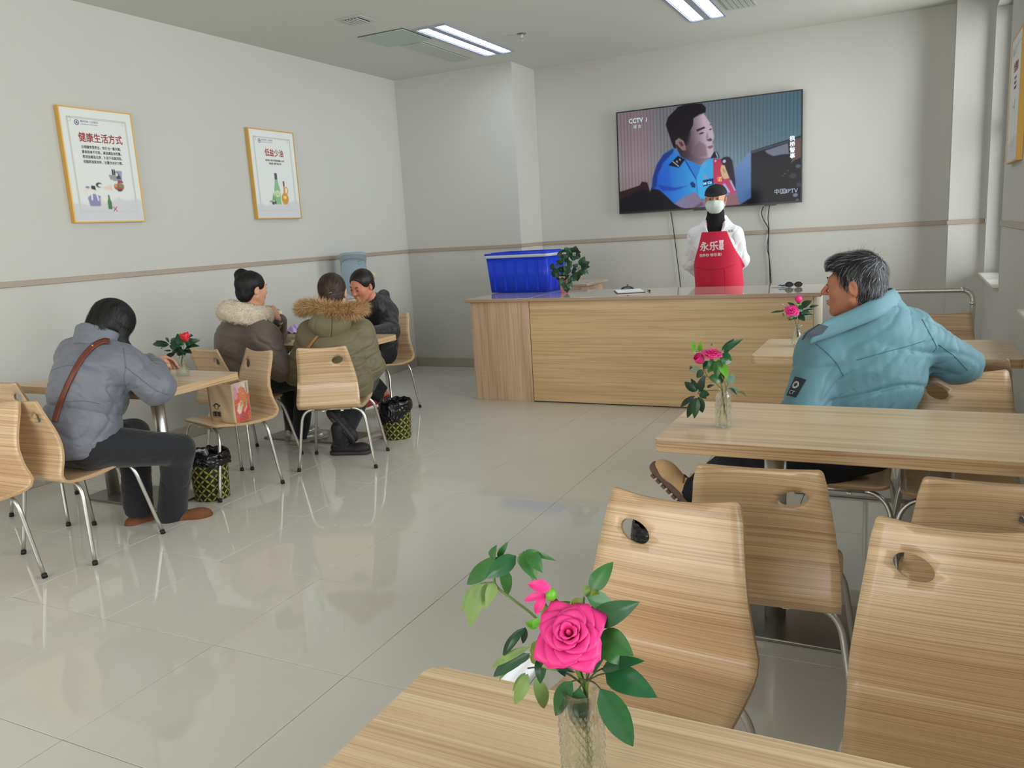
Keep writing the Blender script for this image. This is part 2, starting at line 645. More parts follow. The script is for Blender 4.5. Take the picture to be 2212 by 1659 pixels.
# ---------------------------------------------------------------- chair
PROF = [(-.272, .815), (-.262, .775), (-.245, .72), (-.228, .665), (-.219, .61), (-.221, .56), (-.234, .51), (-.249, .475), (-.257, .45),
        (-.252, .43), (-.236, .417), (-.21, .409), (-.16, .405), (-.10, .406), (-.04, .411), (.02, .419), (.08, .427), (.12, .431), (.15, .430), (.165, .426)]


def catmull(P, n):
    P = [Vector(p) for p in P]
    out = []
    Q = [P[0] * 2 - P[1]] + P + [P[-1] * 2 - P[-2]]
    for i in range(1, len(Q) - 2):
        for k in range(n):
            t = k / n
            a, b, c, d = Q[i - 1], Q[i], Q[i + 1], Q[i + 2]
            out.append(0.5 * ((2 * b) + (c - a) * t + (2 * a - 5 * b + 4 * c - d) * t * t + (3 * b - a - 3 * c + d) * t ** 3))
    out.append(P[-1])
    return out


_pf = catmull(PROF, 6)
_ln = [0.0]
for i in range(1, len(_pf)):
    _ln.append(_ln[-1] + (_pf[i] - _pf[i - 1]).length)
PLEN = _ln[-1]


def prof_at(s):
    if s <= 0:
        d = (_pf[1] - _pf[0]).normalized()
        return _pf[0] + d * s, d
    s = min(s, PLEN - 1e-6)
    i = np.searchsorted(_ln, s) - 1
    i = max(0, min(i, len(_pf) - 2))
    t = (s - _ln[i]) / (_ln[i + 1] - _ln[i])
    a = _pf[max(i - 1, 0)]; b_ = _pf[min(i + 2, len(_pf) - 1)]
    d0 = (_pf[i + 1] - a).normalized(); d1 = (b_ - _pf[i]).normalized()
    return _pf[i].lerp(_pf[i + 1], t), d0.lerp(d1, t).normalized()


def chair_halfw(s):
    pts = [(-.02, .156), (.0, .158), (.1, .170), (.2, .184), (.3, .196), (.38, .201), (.45, .200), (.6, .198), (.75, .200), (.82, .196)]
    return float(np.interp(s, [p[0] for p in pts], [p[1] for p in pts]))


def chair_map(u, s, off):
    """flat shell coordinates to 3-D; u across (m), s along the shell from the top"""
    p, d = prof_at(s)
    nrm = Vector((-d.y, d.x)) * -1          # towards the sitter / upwards
    hw = chair_halfw(max(s, 0))
    back = max(0.0, 1 - max(s, 0) / 0.42)
    cur = 0.020 * back * (u / hw) ** 2       # backrest hollow: edges come forward
    seat = max(0.0, min(1.0, (s - 0.5) / 0.12)) * max(0.0, min(1.0, (PLEN + .02 - s) / 0.1))
    cur += 0.006 * seat * (u / hw) ** 2
    q = p + nrm * (cur + off)
    return Vector((u, q.x, q.y))


def chair_shell_mesh():
    # outline
    out = []
    top_n = 14
    def top_s(u):                            # top edge sags in the middle, ears at the corners
        return 0.017 * (1 - (abs(u) / 0.156) ** 2.0)
    R = 0.014
    for i in range(top_n + 1):
        u = -0.144 + 0.288 * i / top_n
        out.append((u, top_s(u)))
    out += [(0.1500, 0.0045), (0.1548, 0.011)]
    ns = 26
    for i in range(1, ns):
        s = 0.02 + (PLEN - 0.05) * i / ns
        out.append((chair_halfw(s), s))
    hwf = chair_halfw(PLEN)
    for a in range(0, 91, 15):
        t = math.radians(a)
        out.append((hwf - 0.05 + 0.05 * math.cos(t), PLEN - 0.045 + 0.045 * math.sin(t)))
    nf = 8
    for i in range(1, nf):
        out.append(((hwf - 0.05) * (1 - 2 * i / nf), PLEN))
    right = [p for p in out if p[0] > 0.1509 and p[1] > 0.006]
    left = [(-u, s) for u, s in right if not (u < 0.1)]
    outline = out[:]
    for p in sorted(left, key=lambda q: (-q[1], q[0])):
        pass
    # mirrored side, walked from the front up to the top
    L = [(-u, s) for (u, s) in out[top_n + 1:len(out) - nf + 1]]
    outline = out + list(reversed(L))
    # handle hole (seen from behind it is near the right corner)
    hc, ha, hb, rot = (0.082, 0.098), 0.040, 0.0245, math.radians(-24)
    hole = []
    for i in range(28):
        t = 2 * PI * i / 28
        a, c = ha * math.cos(t), hb * math.sin(t)
        hole.append((hc[0] + a * math.cos(rot) - c * math.sin(rot), hc[1] + a * math.sin(rot) + c * math.cos(rot)))
    V = [Vector(p) for p in outline] + [Vector(p) for p in hole]
    no, nh = len(outline), len(hole)
    E = [(i, (i + 1) % no) for i in range(no)] + [(no + i, no + (i + 1) % nh) for i in range(nh)]
    du, ds = 0.026, 0.0155
    s = 0.02
    while s < PLEN - 0.008:
        hw = chair_halfw(s)
        if s > PLEN - 0.045:
            hw = hw - 0.05 + 0.05 * math.sqrt(max(0, 1 - ((s - PLEN + 0.045) / 0.045) ** 2))
        n = max(2, int(2 * hw / du))
        for i in range(1, n):
            u = -hw + 2 * hw * i / n
            if s < top_s(u) + 0.008:
                continue
            x, y = u - hc[0], s - hc[1]
            a = x * math.cos(rot) + y * math.sin(rot); c = -x * math.sin(rot) + y * math.cos(rot)
            if (a / (ha + 0.006)) ** 2 + (c / (hb + 0.006)) ** 2 > 1:
                V.append(Vector((u, s)))
        s += ds
    vo, eo, fo, *_ = delaunay_2d_cdt(V, E, [], 0, 1e-5)
    ol = [Vector(p) for p in outline]

    def inside(p, poly):
        c = False
        j = len(poly) - 1
        for i in range(len(poly)):
            if (poly[i][1] > p[1]) != (poly[j][1] > p[1]) and p[0] < (poly[j][0] - poly[i][0]) * (p[1] - poly[i][1]) / (poly[j][1] - poly[i][1]) + poly[i][0]:
                c = not c
            j = i
        return c
    tris = []
    for f in fo:
        cen = sum((vo[i] for i in f), Vector((0, 0))) / len(f)
        if inside(cen, ol) and not inside(cen, hole):
            tris.append(list(f))
    bm = bmesh.new()
    uvl = bm.loops.layers.uv.new('UVMap')
    TH = 0.0058
    A = [bm.verts.new(chair_map(v.x, v.y, TH)) for v in vo]
    B = [bm.verts.new(chair_map(v.x, v.y, -TH)) for v in vo]
    cnt = {}
    for f in tris:
        for a, c in zip(f, f[1:] + f[:1]):
            cnt[(min(a, c), max(a, c))] = cnt.get((min(a, c), max(a, c)), 0) + 1

    def setuv(face, idx):
        for l, i in zip(face.loops, idx):
            l[uvl].uv = (vo[i].x, vo[i].y)
    for f in tris:
        x = bm.faces.new([A[i] for i in f]); x.smooth = True; setuv(x, f)
        g = list(reversed(f))
        x = bm.faces.new([B[i] for i in g]); x.smooth = True; setuv(x, g)
    edge_faces = []
    for f in tris:
        for a, c in zip(f, f[1:] + f[:1]):
            if cnt[(min(a, c), max(a, c))] == 1:
                x = bm.faces.new([A[a], B[a], B[c], A[c]])
                x.material_index = 1
                for l, i in zip(x.loops, (a, a, c, c)):
                    l[uvl].uv = (vo[i].x, vo[i].y)
                edge_faces.append(x)
    bmesh.ops.delete(bm, geom=[v for v in bm.verts if not v.link_faces], context='VERTS')
    bmesh.ops.recalc_face_normals(bm, faces=bm.faces[:])
    me = bpy.data.meshes.new('seat_shell')
    bm.to_mesh(me)
    bm.free()
    return me


def leg_path(sx, sy):
    foot = Vector((sx * 0.250, sy * 0.205, 0.004))
    top = Vector((sx * 0.196, sy * 0.150 - 0.02, 0.386))
    pts = [foot]
    sh = foot.lerp(top, 0.80)
    for t in (0.2, 0.4, 0.6):
        pts.append(foot.lerp(top, t))
    c0, c1, c2 = sh, top + Vector((0, 0, 0.012)), Vector((sx * 0.115, top.y, 0.3955 if sy < 0 else 0.4075))
    for k in range(9):
        t = k / 8
        pts.append(c0 * (1 - t) ** 2 + c1 * 2 * t * (1 - t) + c2 * t * t)
    return pts


def make_chair():
    t = empty('dining_chair')
    link('seat_shell', chair_shell_mesh(), t, [M_wood, M_ply])
    for sx in (-1, 1):
        for sy in (-1, 1):
            P = leg_path(sx, sy)
            b = MB(); b.tube(P, 0.0098, 12)
            lg = b.build('leg', M_steel, t)
            d = (P[1] - P[0]).normalized()
            b = MB(); b.tube([P[0] - d * 0.004, P[0] + d * 0.016], 0.0122, 12)
            b.build('rubber_foot', M_black, lg)
    for sy in (-1, 1):
        e = leg_path(1, sy)[-1]
        b = MB(); b.tube([(e.x, e.y, e.z), (-e.x, e.y, e.z)], 0.0098, 12)
        for s in (-1, 1):
            b.box(s * 0.06 - 0.01, e.y - 0.006, e.z - 0.018, s * 0.06 + 0.01, e.y + 0.006, e.z - 0.008, bev=0.002)
        b.build('crossbar', M_steel, t)
    return t


CHAIRS = [   # x, y, turn in degrees (0 = faces the counter), label, group
    (-3.67, 2.49, 3, 'light wood dining chair under the woman in the grey puffer jacket'),
    (-4.315, 2.83, 0, 'light wood dining chair against the left wall, behind the woman in grey'),
    (-3.76, 1.91, 180, 'light wood dining chair at the left picture edge, facing away from the woman in grey'),
    (-3.70, 3.455, 163, 'light wood dining chair with the printed paper bag on its seat'),
    (-4.03, 4.00, -10, 'light wood dining chair under the woman with the cream fleece collar'),
    (-3.33, 4.10, 24, 'light wood dining chair under the woman with the fur hood'),
    (-3.98, 5.455, 180, 'light wood dining chair under the woman in black, facing the camera'),
    (-0.34, 2.29, 3, 'light wood dining chair tucked under the long table in front of the tan boot'),
    (0.20, 2.31, 0, 'light wood dining chair at the right picture edge, tucked under the long table'),
    (-0.497, 1.46, 175, 'light wood dining chair right behind the big rose, black cloth showing through its hole'),
    (0.11, 1.445, 180, 'pale wood dining chair in the lower right corner, brightest in the window light'),
    (0.198, 3.20, 180, 'light wood dining chair that the man in teal rests his arm on'),
    (-0.235, 3.24, 180, 'light wood dining chair under the man in the teal jacket'),
    (0.225, 4.02, 0, 'light wood dining chair tucked under the far right table, beyond the teal elbow'),
    (0.187, 5.14, 180, 'light wood dining chair beyond the far right table, in front of the steel rail'),
]
chair0 = make_chair()
for i, (x, y, a, lab) in enumerate(CHAIRS):
    c = chair0 if i == 0 else copy_tree(chair0)
    c.location = (x, y, 0)
    c.rotation_euler = (0, 0, math.radians(a))
    tag(c, lab, 'chair', 'bent wood dining chairs')
CHAIR_AT = {i: (c[0], c[1], c[2]) for i, c in enumerate(CHAIRS)}

# ---------------------------------------------------------------- tables
def table(x0, x1, y0, y1, label, poles, base, zt=0.75, th=0.04):
    t = empty('dining_table', ((x0 + x1) / 2, (y0 + y1) / 2, 0))
    tag(t, label, 'table', 'long wood dining tables')
    cx, cy = t.location.x, t.location.y
    b = MB()
    poly = rrect(x0 - cx, y0 - cy, x1 - cx, y1 - cy, 0.028, 6)
    b.prism(poly, zt - th, zt)
    b.bm.normal_update()
    for f in b.bm.faces:
        f.material_index = 0 if abs(f.normal.z) > 0.5 else 1
    b.build('table_top', [M_wood_table, M_tedge], t, grain='x')
    for (px, py) in poles:
        b = MB()
        b.lathe([(0.037, 0.014), (0.037, zt - th - 0.008)], (px - cx, py - cy, 0), 28)
        b.build('pole', M_steel, t)
        b = MB()
        b.box(px - cx - 0.09, py - cy - 0.09, zt - th - 0.008, px - cx + 0.09, py - cy + 0.09, zt - th - 0.0005)
        b.build('mounting_plate', M_steel_plate, t)
    bx0, bx1, by0, by1 = base
    b = MB(); b.box(bx0 - cx, by0 - cy, 0.0005, bx1 - cx, by1 - cy, 0.014, bev=0.003)
    b.build('base_plate', M_steel_plate, t)
    return t


table(-4.50, -3.35, 2.71, 3.29, 'left dining table where the woman in grey eats, small red flower on it', [(-4.31, 3.10), (-3.77, 3.06)], (-4.43, -3.72, 2.97, 3.28))
table(-4.49, -3.33, 4.25, 4.83, 'dining table shared by the three women by the water bottle', [(-4.26, 4.62), (-3.70, 4.62)], (-4.36, -3.60, 4.44, 4.76))
table(-0.695, 0.47, 4.07, 4.68, 'far right dining table in front of the counter, with the small glass vase', [(-0.42, 4.40), (0.18, 4.40)], (-0.50, 0.27, 4.22, 4.56))
table(-0.715, 0.45, 2.41, 3.0, 'long right dining table before the man in teal, square glass vase on it', [(-0.395, 2.80), (0.115, 2.80)], (-0.505, 0.25, 2.62, 2.96))
table(-0.672, 0.50, 0.42, 0.99, 'nearest dining table at the bottom of the picture, with the big rose', [(-0.38, 0.70), (0.2, 0.70)], (-0.5, 0.3, 0.54, 0.86))

# ---------------------------------------------------------------- counter
M_cf = wood('counter_front_oak', (220, 190, 144), (212, 181, 134), (200, 167, 120), (170, 142, 108), vs=9.0, ls=70.0, rough=0.4, us=0.55, coat=0.05, line_amt=0.28)
M_cs = wood('counter_side_elm', (218, 190, 160), (210, 180, 148), (196, 164, 134), (170, 140, 116), vs=12.0, ls=90.0, rough=0.42, us=0.7, coat=0.05, line_amt=0.3)
M_top = mat('glossy_beige_counter_top', (198, 184, 172), 0.06, spec=0.7, coat=0.5, noise=(5, 0.02))
M_topedge = mat('counter_top_edge', (178, 150, 126), 0.35)
M_cream = mat('cream_ribbed_panel', (228, 220, 200), 0.5)


def slab(name, x0, y0, x1, y1, z0, z1, label, cat):
    name = 'worktop'
    b = MB(); b.box(x0, y0, z0, x1, y1, z1, bev=0.004, seg=2)
    b.bm.normal_update()
    for f in b.bm.faces:
        f.material_index = 0 if f.normal.z > 0.5 else 1
    return tag(b.build(name, [M_top, M_topedge]), label, cat)


ZC = 0.885
cab = empty('counter_cabinet', (-3.115, 6.06, 0)); tag(cab, 'narrow left counter unit with upright grain beside the long front', 'counter')
def cbox(par, name, x0, y0, z0, x1, y1, z1, m, grain='x', bev=0.0015):
    px, py = par.location.x, par.location.y
    b = MB(); b.box(x0 - px, y0 - py, z0, x1 - px, y1 - py, z1, bev=bev)
    return b.build(name, m, par, grain=grain)
cbox(cab, 'front_panel', -3.395, 6.060, 0, -2.838, 6.078, ZC - 0.03, M_cs, 'z')
cbox(cab, 'side_panel', -3.395, 6.079, 0, -3.377, 6.92, ZC - 0.03, M_cs, 'z')
cbox(cab, 'body', -3.376, 6.079, 0.0, -2.838, 6.90, ZC - 0.032, M_cs, 'z')
for xx in (-3.33, -3.30, -2.92, -2.89):
    b = MB(); b.lathe([(0.0035, 0.0), (0.0035, 0.002)], seg=10); b.bm.transform(Matrix.Translation((xx + 3.115, -0.0005, 0.235)) @ Matrix.Rotation(PI / 2, 4, 'X')); b.build('screw', M_steel, cab)
slab('counter_top', -3.435, 6.03, -2.8345, 6.975, ZC - 0.029, ZC, 'short glossy counter top under the blue cooler box', 'counter top')
cnt = empty('counter', (-1.7, 6.06, 0)); tag(cnt, 'long serving counter with a horizontal oak grain front', 'counter')
cbox(cnt, 'front_panel', -2.833, 6.062, 0.008, -0.600, 6.080, ZC - 0.03, M_cf, 'x')
cbox(cnt, 'body', -2.831, 6.081, 0.0, -0.620, 6.70, ZC - 0.032, M_cs, 'z')
cbox(cnt, 'plinth', -2.831, 6.066, 0.0, -0.61, 6.0805, 0.0075, M_black, 'x', 0)
cbox(cnt, 'side_panel', -0.618, 6.081, 0.0, -0.600, 6.74, ZC - 0.03, M_cream, 'z')
for k in range(11):
    cbox(cnt, 'rib', -0.5995, 6.09 + k * 0.058, 0.01, -0.594, 6.09 + k * 0.058 + 0.034, ZC - 0.035, M_cream, 'z', 0.001)
slab('counter_top', -2.833, 6.03, -0.545, 6.80, ZC - 0.029, ZC, 'long glossy counter top in front of the man in the red apron', 'counter top')
bc = empty('back_cabinet', (-3.0, 7.3, 0)); tag(bc, 'low wooden side cabinet behind the plant, against the wall', 'cabinet')
cbox(bc, 'body', -3.40, 6.99, 0, -2.72, 7.57, 0.90, M_cs, 'z')
b = MB(); b.box(-0.43, -0.315, 0.901, 0.34, 0.27, 0.925, bev=0.004); b.build('cabinet_top', mat('cabinet_top_beige', (196, 178, 158), 0.25), bc)
# notice on the counter front
b = MB(); b.box(-0.74, 6.0585, 0.70, -0.615, 6.0615, 0.80)
nt_ = tag(b.build('paper_notice', mat('grey_paper', (196, 200, 198), 0.7)), 'small grey paper notice stuck on the counter front at its right end', 'notice')
text('print_line', '————————', 0.013, mat('grey_ink', (140, 146, 148), 0.7), nt_, Matrix.Translation((-0.735, 6.058, 0.775)) @ Matrix.Rotation(PI / 2, 4, 'X'))

# steel rail by the wall
rl = empty('steel_rail', (0.13, 5.62, 0)); tag(rl, 'bent stainless steel pipe rail by the far right corner', 'rail')
pts = [(-0.34, 0, 0.0), (-0.34, 0, 0.86)] + arc((-0.28, 0.86), 0.06, 180, 90, 6)[1:] + [(0.17, 0, 0.92)] + arc((0.17, 0.86), 0.06, 90, 0, 6)[1:] + [(0.23, 0, 0.0)]
b = MB(); b.tube(pts, 0.0165, 16); b.build('pipe', M_steel, rl)
for sx in (-0.34, 0.23):
    b = MB(); b.lathe([(0.04, 0), (0.04, 0.006), (0.018, 0.012)], (sx, 0, 0), 20); b.build('floor_flange', M_steel, rl)
for p in [((0.165, 0, 0.92), (0.185, 0, 0.92)), ((0.23, 0, 0.85), (0.23, 0, 0.83))]:
    b = MB(); b.tube(p, 0.0185, 16); b.build('joint_ring', M_steel, rl)
# ---------------------------------------------------------------- painted flat prints (screen, posters)
class Paint:
    """colour per vertex of a fine flat grid; for pictures that are flat in the place itself"""

    def __init__(self, w, h, nx, ny, bg):
        self.w, self.h, self.nx, self.ny = w, h, nx, ny
        self.x, self.y = np.meshgrid(np.linspace(0, w, nx), np.linspace(0, h, ny))
        self.c = np.zeros((ny, nx, 3)) + np.array(bg, float)

    def mask(self, poly, soft=0):
        P = np.array(poly, float)
        m = np.zeros(self.x.shape)
        dx, dy = self.w / (self.nx - 1), self.h / (self.ny - 1)
        for ox in (-.25, .25):
            for oy in (-.25, .25):
                X, Y = self.x + ox * dx, self.y + oy * dy
                ins = np.zeros(X.shape, bool)
                for (x0, y0), (x1, y1) in zip(P, np.roll(P, -1, 0)):
                    if y0 == y1:
                        continue
                    ins ^= ((y0 > Y) != (y1 > Y)) & (X < (x1 - x0) * (Y - y0) / (y1 - y0) + x0)
                m += ins / 4.0
        for _ in range(soft):
            q = np.pad(m, 1, mode='edge')
            m = (q[1:-1, 1:-1] * 2 + q[:-2, 1:-1] + q[2:, 1:-1] + q[1:-1, :-2] + q[1:-1, 2:]) / 6
        return m

    def poly(self, pts, col, soft=1, a=1.0, col2=None, g=None):
        """g = ((x0,y0),(x1,y1)): colour runs from col at the first point to col2 at the second"""
        m = (self.mask(pts, soft) * a)[..., None]
        c = np.array(col, float)
        if col2 is not None:
            d = np.array(g[1], float) - np.array(g[0], float)
            t = np.clip(((self.x - g[0][0]) * d[0] + (self.y - g[0][1]) * d[1]) / (d @ d), 0, 1)[..., None]
            c = c * (1 - t) + np.array(col2, float) * t
        self.c = self.c * (1 - m) + c * m

    def disc(self, cx, cy, rx, ry, col, soft=1, a=1.0, n=24):
        self.poly([(cx + rx * math.cos(2 * PI * k / n), cy + ry * math.sin(2 * PI * k / n)) for k in range(n)], col, soft, a)

    def line(self, pts, w, col, soft=0, a=1.0):
        for (x0, y0), (x1, y1) in zip(pts, pts[1:]):
            l = math.hypot(x1 - x0, y1 - y0) or 1
            nx, ny = -(y1 - y0) / l * w / 2, (x1 - x0) / l * w / 2
            self.poly([(x0 + nx, y0 + ny), (x1 + nx, y1 + ny), (x1 - nx, y1 - ny), (x0 - nx, y0 - ny)], col, soft, a)

    def build(self, name, m, parent, M):
        nx, ny = self.nx, self.ny
        V = np.zeros((nx * ny, 3))
        V[:, 0] = self.x.ravel(); V[:, 1] = self.y.ravel()
        i = (np.arange(ny - 1)[:, None] * nx + np.arange(nx - 1)[None]).ravel()
        F = np.stack([i, i + 1, i + nx + 1, i + nx], 1)
        me = grid_mesh(name, V, F)
        a = me.color_attributes.new('Col', 'FLOAT_COLOR', 'POINT')
        c = np.clip(self.c, 0, 255).reshape(-1, 3) / 255
        c = np.where(c <= 0.04045, c / 12.92, ((c + 0.055) / 1.055) ** 2.4)
        a.data.foreach_set('color', np.concatenate([c, np.ones((len(c), 1))], 1).astype(np.float32).ravel())
        me.transform(M)
        return link(name, me, parent, m)


def grid_mesh(name, V, F, smooth=False):
    me = bpy.data.meshes.new(name)
    n = F.shape[1]
    me.vertices.add(len(V)); me.vertices.foreach_set('co', np.asarray(V, np.float32).ravel())
    me.loops.add(F.size); me.loops.foreach_set('vertex_index', F.astype(np.int32).ravel())
    me.polygons.add(len(F)); me.polygons.foreach_set('loop_start', (np.arange(len(F)) * n).astype(np.int32))
    me.polygons.foreach_set('loop_total', np.full(len(F), n, np.int32))
    me.update(calc_edges=True)
    if smooth:
        me.polygons.foreach_set('use_smooth', np.ones(len(F), bool))
    return me


# ---------------------------------------------------------------- television
YT = YB - 0.055                                     # front glass of the set
p0, p1, p2, p3 = [at(*q, Y=YT) for q in ((1331, 241), (1735, 194), (1731, 438), (1338, 462))]
tx0, tx1 = (p0.x + p3.x) / 2, (p1.x + p2.x) / 2
tz1, tz0 = (p0.z + p1.z) / 2, (p2.z + p3.z) / 2
TVW, TVH = tx1 - tx0, tz1 - tz0
tv = tag(empty('television', (tx0, YT, tz0)), 'large flat wall television showing a man in a blue uniform shirt', 'television')
M_tvb = mat('television_bezel', (16, 16, 18), 0.3)
b = MB(); b.box(0, 0.004, 0, TVW, 0.030, TVH, bev=0.003); b.box(0.25, 0.0301, 0.2, TVW - 0.25, 0.0545, TVH - 0.15)
b.build('casing', M_tvb, tv)
b = MB()
f_ = 0.011
for q in ((0, 0, TVW, f_ + 0.006), (0, TVH - f_, TVW, TVH), (0, f_ + 0.006, f_, TVH - f_), (TVW - f_, f_ + 0.006, TVW, TVH - f_)):
    b.box(q[0], -0.002, q[1], q[2], 0.0035, q[3])
b.build('bezel', M_tvb, tv)
b = MB(); b.box(TVW * 0.43, 0.0, -0.012, TVW * 0.50, 0.02, -0.0002); b.build('sensor_bar', M_tvb, tv)
b = MB(); b.box(TVW * 0.81, 0.0, -0.012, TVW * 0.87, 0.02, -0.0002); b.build('sensor_bar', M_tvb, tv)
SW, SH = TVW - 2 * f_, TVH - 2 * f_ - 0.006


def scr(q):                                         # crop pixel of the study view -> metres on the screen
    p = at(q[0] / 4.809 + 1300, q[1] / 4.809 + 180, Y=YT)
    return (p.x - tx0 - f_, p.z - tz0 - f_ - 0.006)


pt = Paint(SW, SH, 420, 236, (130, 128, 130))
u, v = pt.x / SW, pt.y / SH
bg = np.stack([140 - 52 * u + 14 * np.exp(-((u - .12) / .1) ** 2), 130 - 8 * u, 134 + 2 * u], -1)
bg *= (0.80 + 0.30 * (1 - np.abs(v - .45)))[..., None]
bg += (np.exp(-((u - .62) / .1) ** 2 - ((v - .33) / .25) ** 2) * 22)[..., None] * np.array([0.5, 1, 1.2])
bg *= (1 - 0.13 * (np.cos(2 * PI * u * 52) > 0.55))[..., None]
pt.c = bg
def P_(pts, *a, **k):
    if 'g' in k:
        k['g'] = (scr(k['g'][0]), scr(k['g'][1]))
    pt.poly([scr(q) for q in pts], *a, **k)
P_([(1380, 880), (1545, 700), (1552, 1200), (1420, 1262), (1385, 1090)], (120, 156, 206), 3, col2=(70, 110, 170), g=((1460, 700), (1460, 1250)))
P_([(1225, 800), (1270, 765), (1320, 762), (1355, 800), (1385, 1000), (1390, 1120), (1300, 1000)], (40, 26, 46), 2)
P_([(170, 1150), (395, 1062), (415, 1022), (470, 1030), (500, 1130), (535, 1040), (760, 1250), (880, 1300), (1430, 1262), (1550, 1190), (1552, 705), (2110, 530), (2110, 1280), (1080, 1350), (150, 1400)], (17, 16, 24), 2)
P_([(180, 1130), (400, 1060), (420, 1025), (465, 1040), (490, 1130), (470, 1110), (430, 1090), (180, 1215)], (52, 26, 30), 2)
P_([(1540, 712), (2100, 545), (2100, 562), (1560, 728)], (70, 80, 98), 1)
P_([(1690, 700), (1935, 618), (1945, 735), (1860, 742), (1780, 757), (1720, 730)], (122, 130, 146), 3)
P_([(1950, 605), (2090, 560), (2090, 760), (2000, 800), (1965, 840), (1990, 690)], (112, 84, 76), 2)
for (x_, y_, r_, c_) in ((1985, 960, 34, (70, 56, 52)), (2040, 860, 26, (84, 96, 120)), (2010, 1160, 26, (120, 136, 166)), (2050, 1050, 30, (52, 60, 84)), (1900, 940, 7, (150, 150, 160)), (1935, 905, 6, (140, 140, 150)), (1800, 835, 4, (120, 120, 130)), (1880, 960, 6, (160, 160, 165)), (2030, 1210, 18, (86, 90, 100))):
    a_ = scr((x_, y_)); pt.disc(a_[0], a_[1], r_ * .00092, r_ * .0007, c_, 2)
# shirt, armband, arms
P_([(748, 672), (640, 738), (572, 845), (530, 980), (520, 1090), (600, 1110), (700, 1200), (750, 1252), (850, 1180), (970, 1130), (985, 1190), (1060, 1205), (1400, 1150), (1380, 1100), (1300, 930), (1225, 790), (1160, 770), (1060, 800), (1030, 852), (900, 800), (800, 720)],
   (36, 92, 208), 2, col2=(62, 178, 242), g=((560, 900), (1000, 850)))
P_([(748, 672), (640, 738), (572, 845), (530, 980), (520, 1110), (575, 1060), (575, 960), (640, 820), (740, 720)], (24, 50, 128), 4, a=.85)
P_([(690, 850), (720, 1060), (660, 1100), (560, 1050), (620, 950)], (40, 100, 216), 6, a=.6)
P_([(570, 1050), (760, 1085), (905, 1060), (770, 1110), (640, 1120)], (26, 62, 170), 4, a=.7)
P_([(860, 775), (985, 985), (1032, 860), (985, 830)], (50, 138, 226), 1)
P_([(985, 985), (1032, 860), (1075, 950), (1060, 1190), (1010, 1190)], (66, 184, 248), 2)
P_([(1032, 856), (1075, 905), (1105, 835), (1062, 800)], (84, 180, 240), 1)
P_([(858, 770), (985, 990), (975, 1000), (850, 790)], (28, 78, 170), 1)
P_([(985, 990), (1000, 1180), (992, 1180), (976, 990)], (30, 96, 190), 1, a=.6)
P_([(1155, 782), (1228, 785), (1312, 950), (1402, 1132), (1335, 1160), (1290, 1130), (1160, 1035)], (196, 48, 84), 1, col2=(206, 66, 118), g=((1180, 800), (1330, 1100)))
P_([(1240, 850), (1275, 850), (1325, 985), (1275, 995), (1250, 975), (1232, 905)], (222, 196, 150), 1)
P_([(1250, 880), (1270, 890), (1288, 925), (1262, 930)], (196, 120, 96), 1, a=.6)
P_([(1255, 1045), (1280, 1040), (1335, 1130), (1312, 1140)], (178, 196, 226), 1)
P_([(1325, 1010), (1345, 1005), (1392, 1112), (1378, 1118)], (178, 196, 226), 1)
P_([(752, 1252), (850, 1178), (968, 1132), (1040, 1215), (1400, 1140), (1428, 1268), (900, 1306), (820, 1290)], (138, 132, 168), 2, col2=(156, 104, 112), g=((850, 1200), (1400, 1200)))
P_([(968, 1132), (1060, 1260), (1000, 1290), (940, 1300), (1040, 1230)], (88, 74, 96), 4, a=.7)
# neck, head
P_([(760, 640), (820, 760), (900, 800), (1032, 850), (1075, 800), (1150, 772), (1165, 700), (900, 600)], (58, 40, 52), 2, col2=(150, 128, 142), g=((820, 760), (1080, 790)))
P_([(900, 392), (1058, 312), (1098, 372), (1138, 430), (1168, 552), (1160, 590), (1146, 612), (1160, 650), (1160, 742), (1128, 772), (1010, 778), (915, 740), (868, 640), (880, 520)], (92, 72, 84), 2, col2=(206, 186, 200), g=((900, 600), (1080, 560)))
P_([(1010, 600), (1080, 640), (1100, 760), (980, 770), (920, 720)], (120, 98, 112), 7, a=.6)
P_([(772, 590), (800, 568), (850, 598), (872, 655), (876, 696), (835, 698), (785, 642)], (150, 116, 118), 1)
P_([(795, 605), (830, 610), (850, 650), (825, 655)], (84, 54, 60), 2)
P_([(664, 430), (690, 350), (790, 246), (900, 206), (1040, 210), (1080, 250), (1078, 300), (1010, 322), (950, 362), (948, 430), (915, 500), (895, 600), (872, 652), (850, 598), (800, 566), (762, 598), (772, 682), (742, 664), (700, 540)], (24, 19, 24), 1)
P_([(930, 500), (900, 640), (872, 650), (890, 540)], (60, 44, 52), 4, a=.7)
P_([(980, 482), (1062, 450), (1078, 462), (990, 502)], (52, 38, 48), 1)
P_([(1112, 432), (1136, 420), (1140, 432)], (60, 44, 54), 1)
P_([(1000, 528), (1040, 508), (1068, 512), (1030, 528)], (48, 34, 44), 1)
P_([(1112, 480), (1140, 468), (1143, 478), (1122, 488)], (58, 44, 54), 1)
P_([(1078, 560), (1095, 500), (1108, 560), (1090, 600)], (138, 112, 126), 3, a=.6)
P_([(1085, 592), (1128, 566), (1150, 592), (1118, 603)], (98, 70, 82), 2)
P_([(1088, 662), (1150, 640), (1157, 664), (1124, 682)], (150, 98, 118), 1)
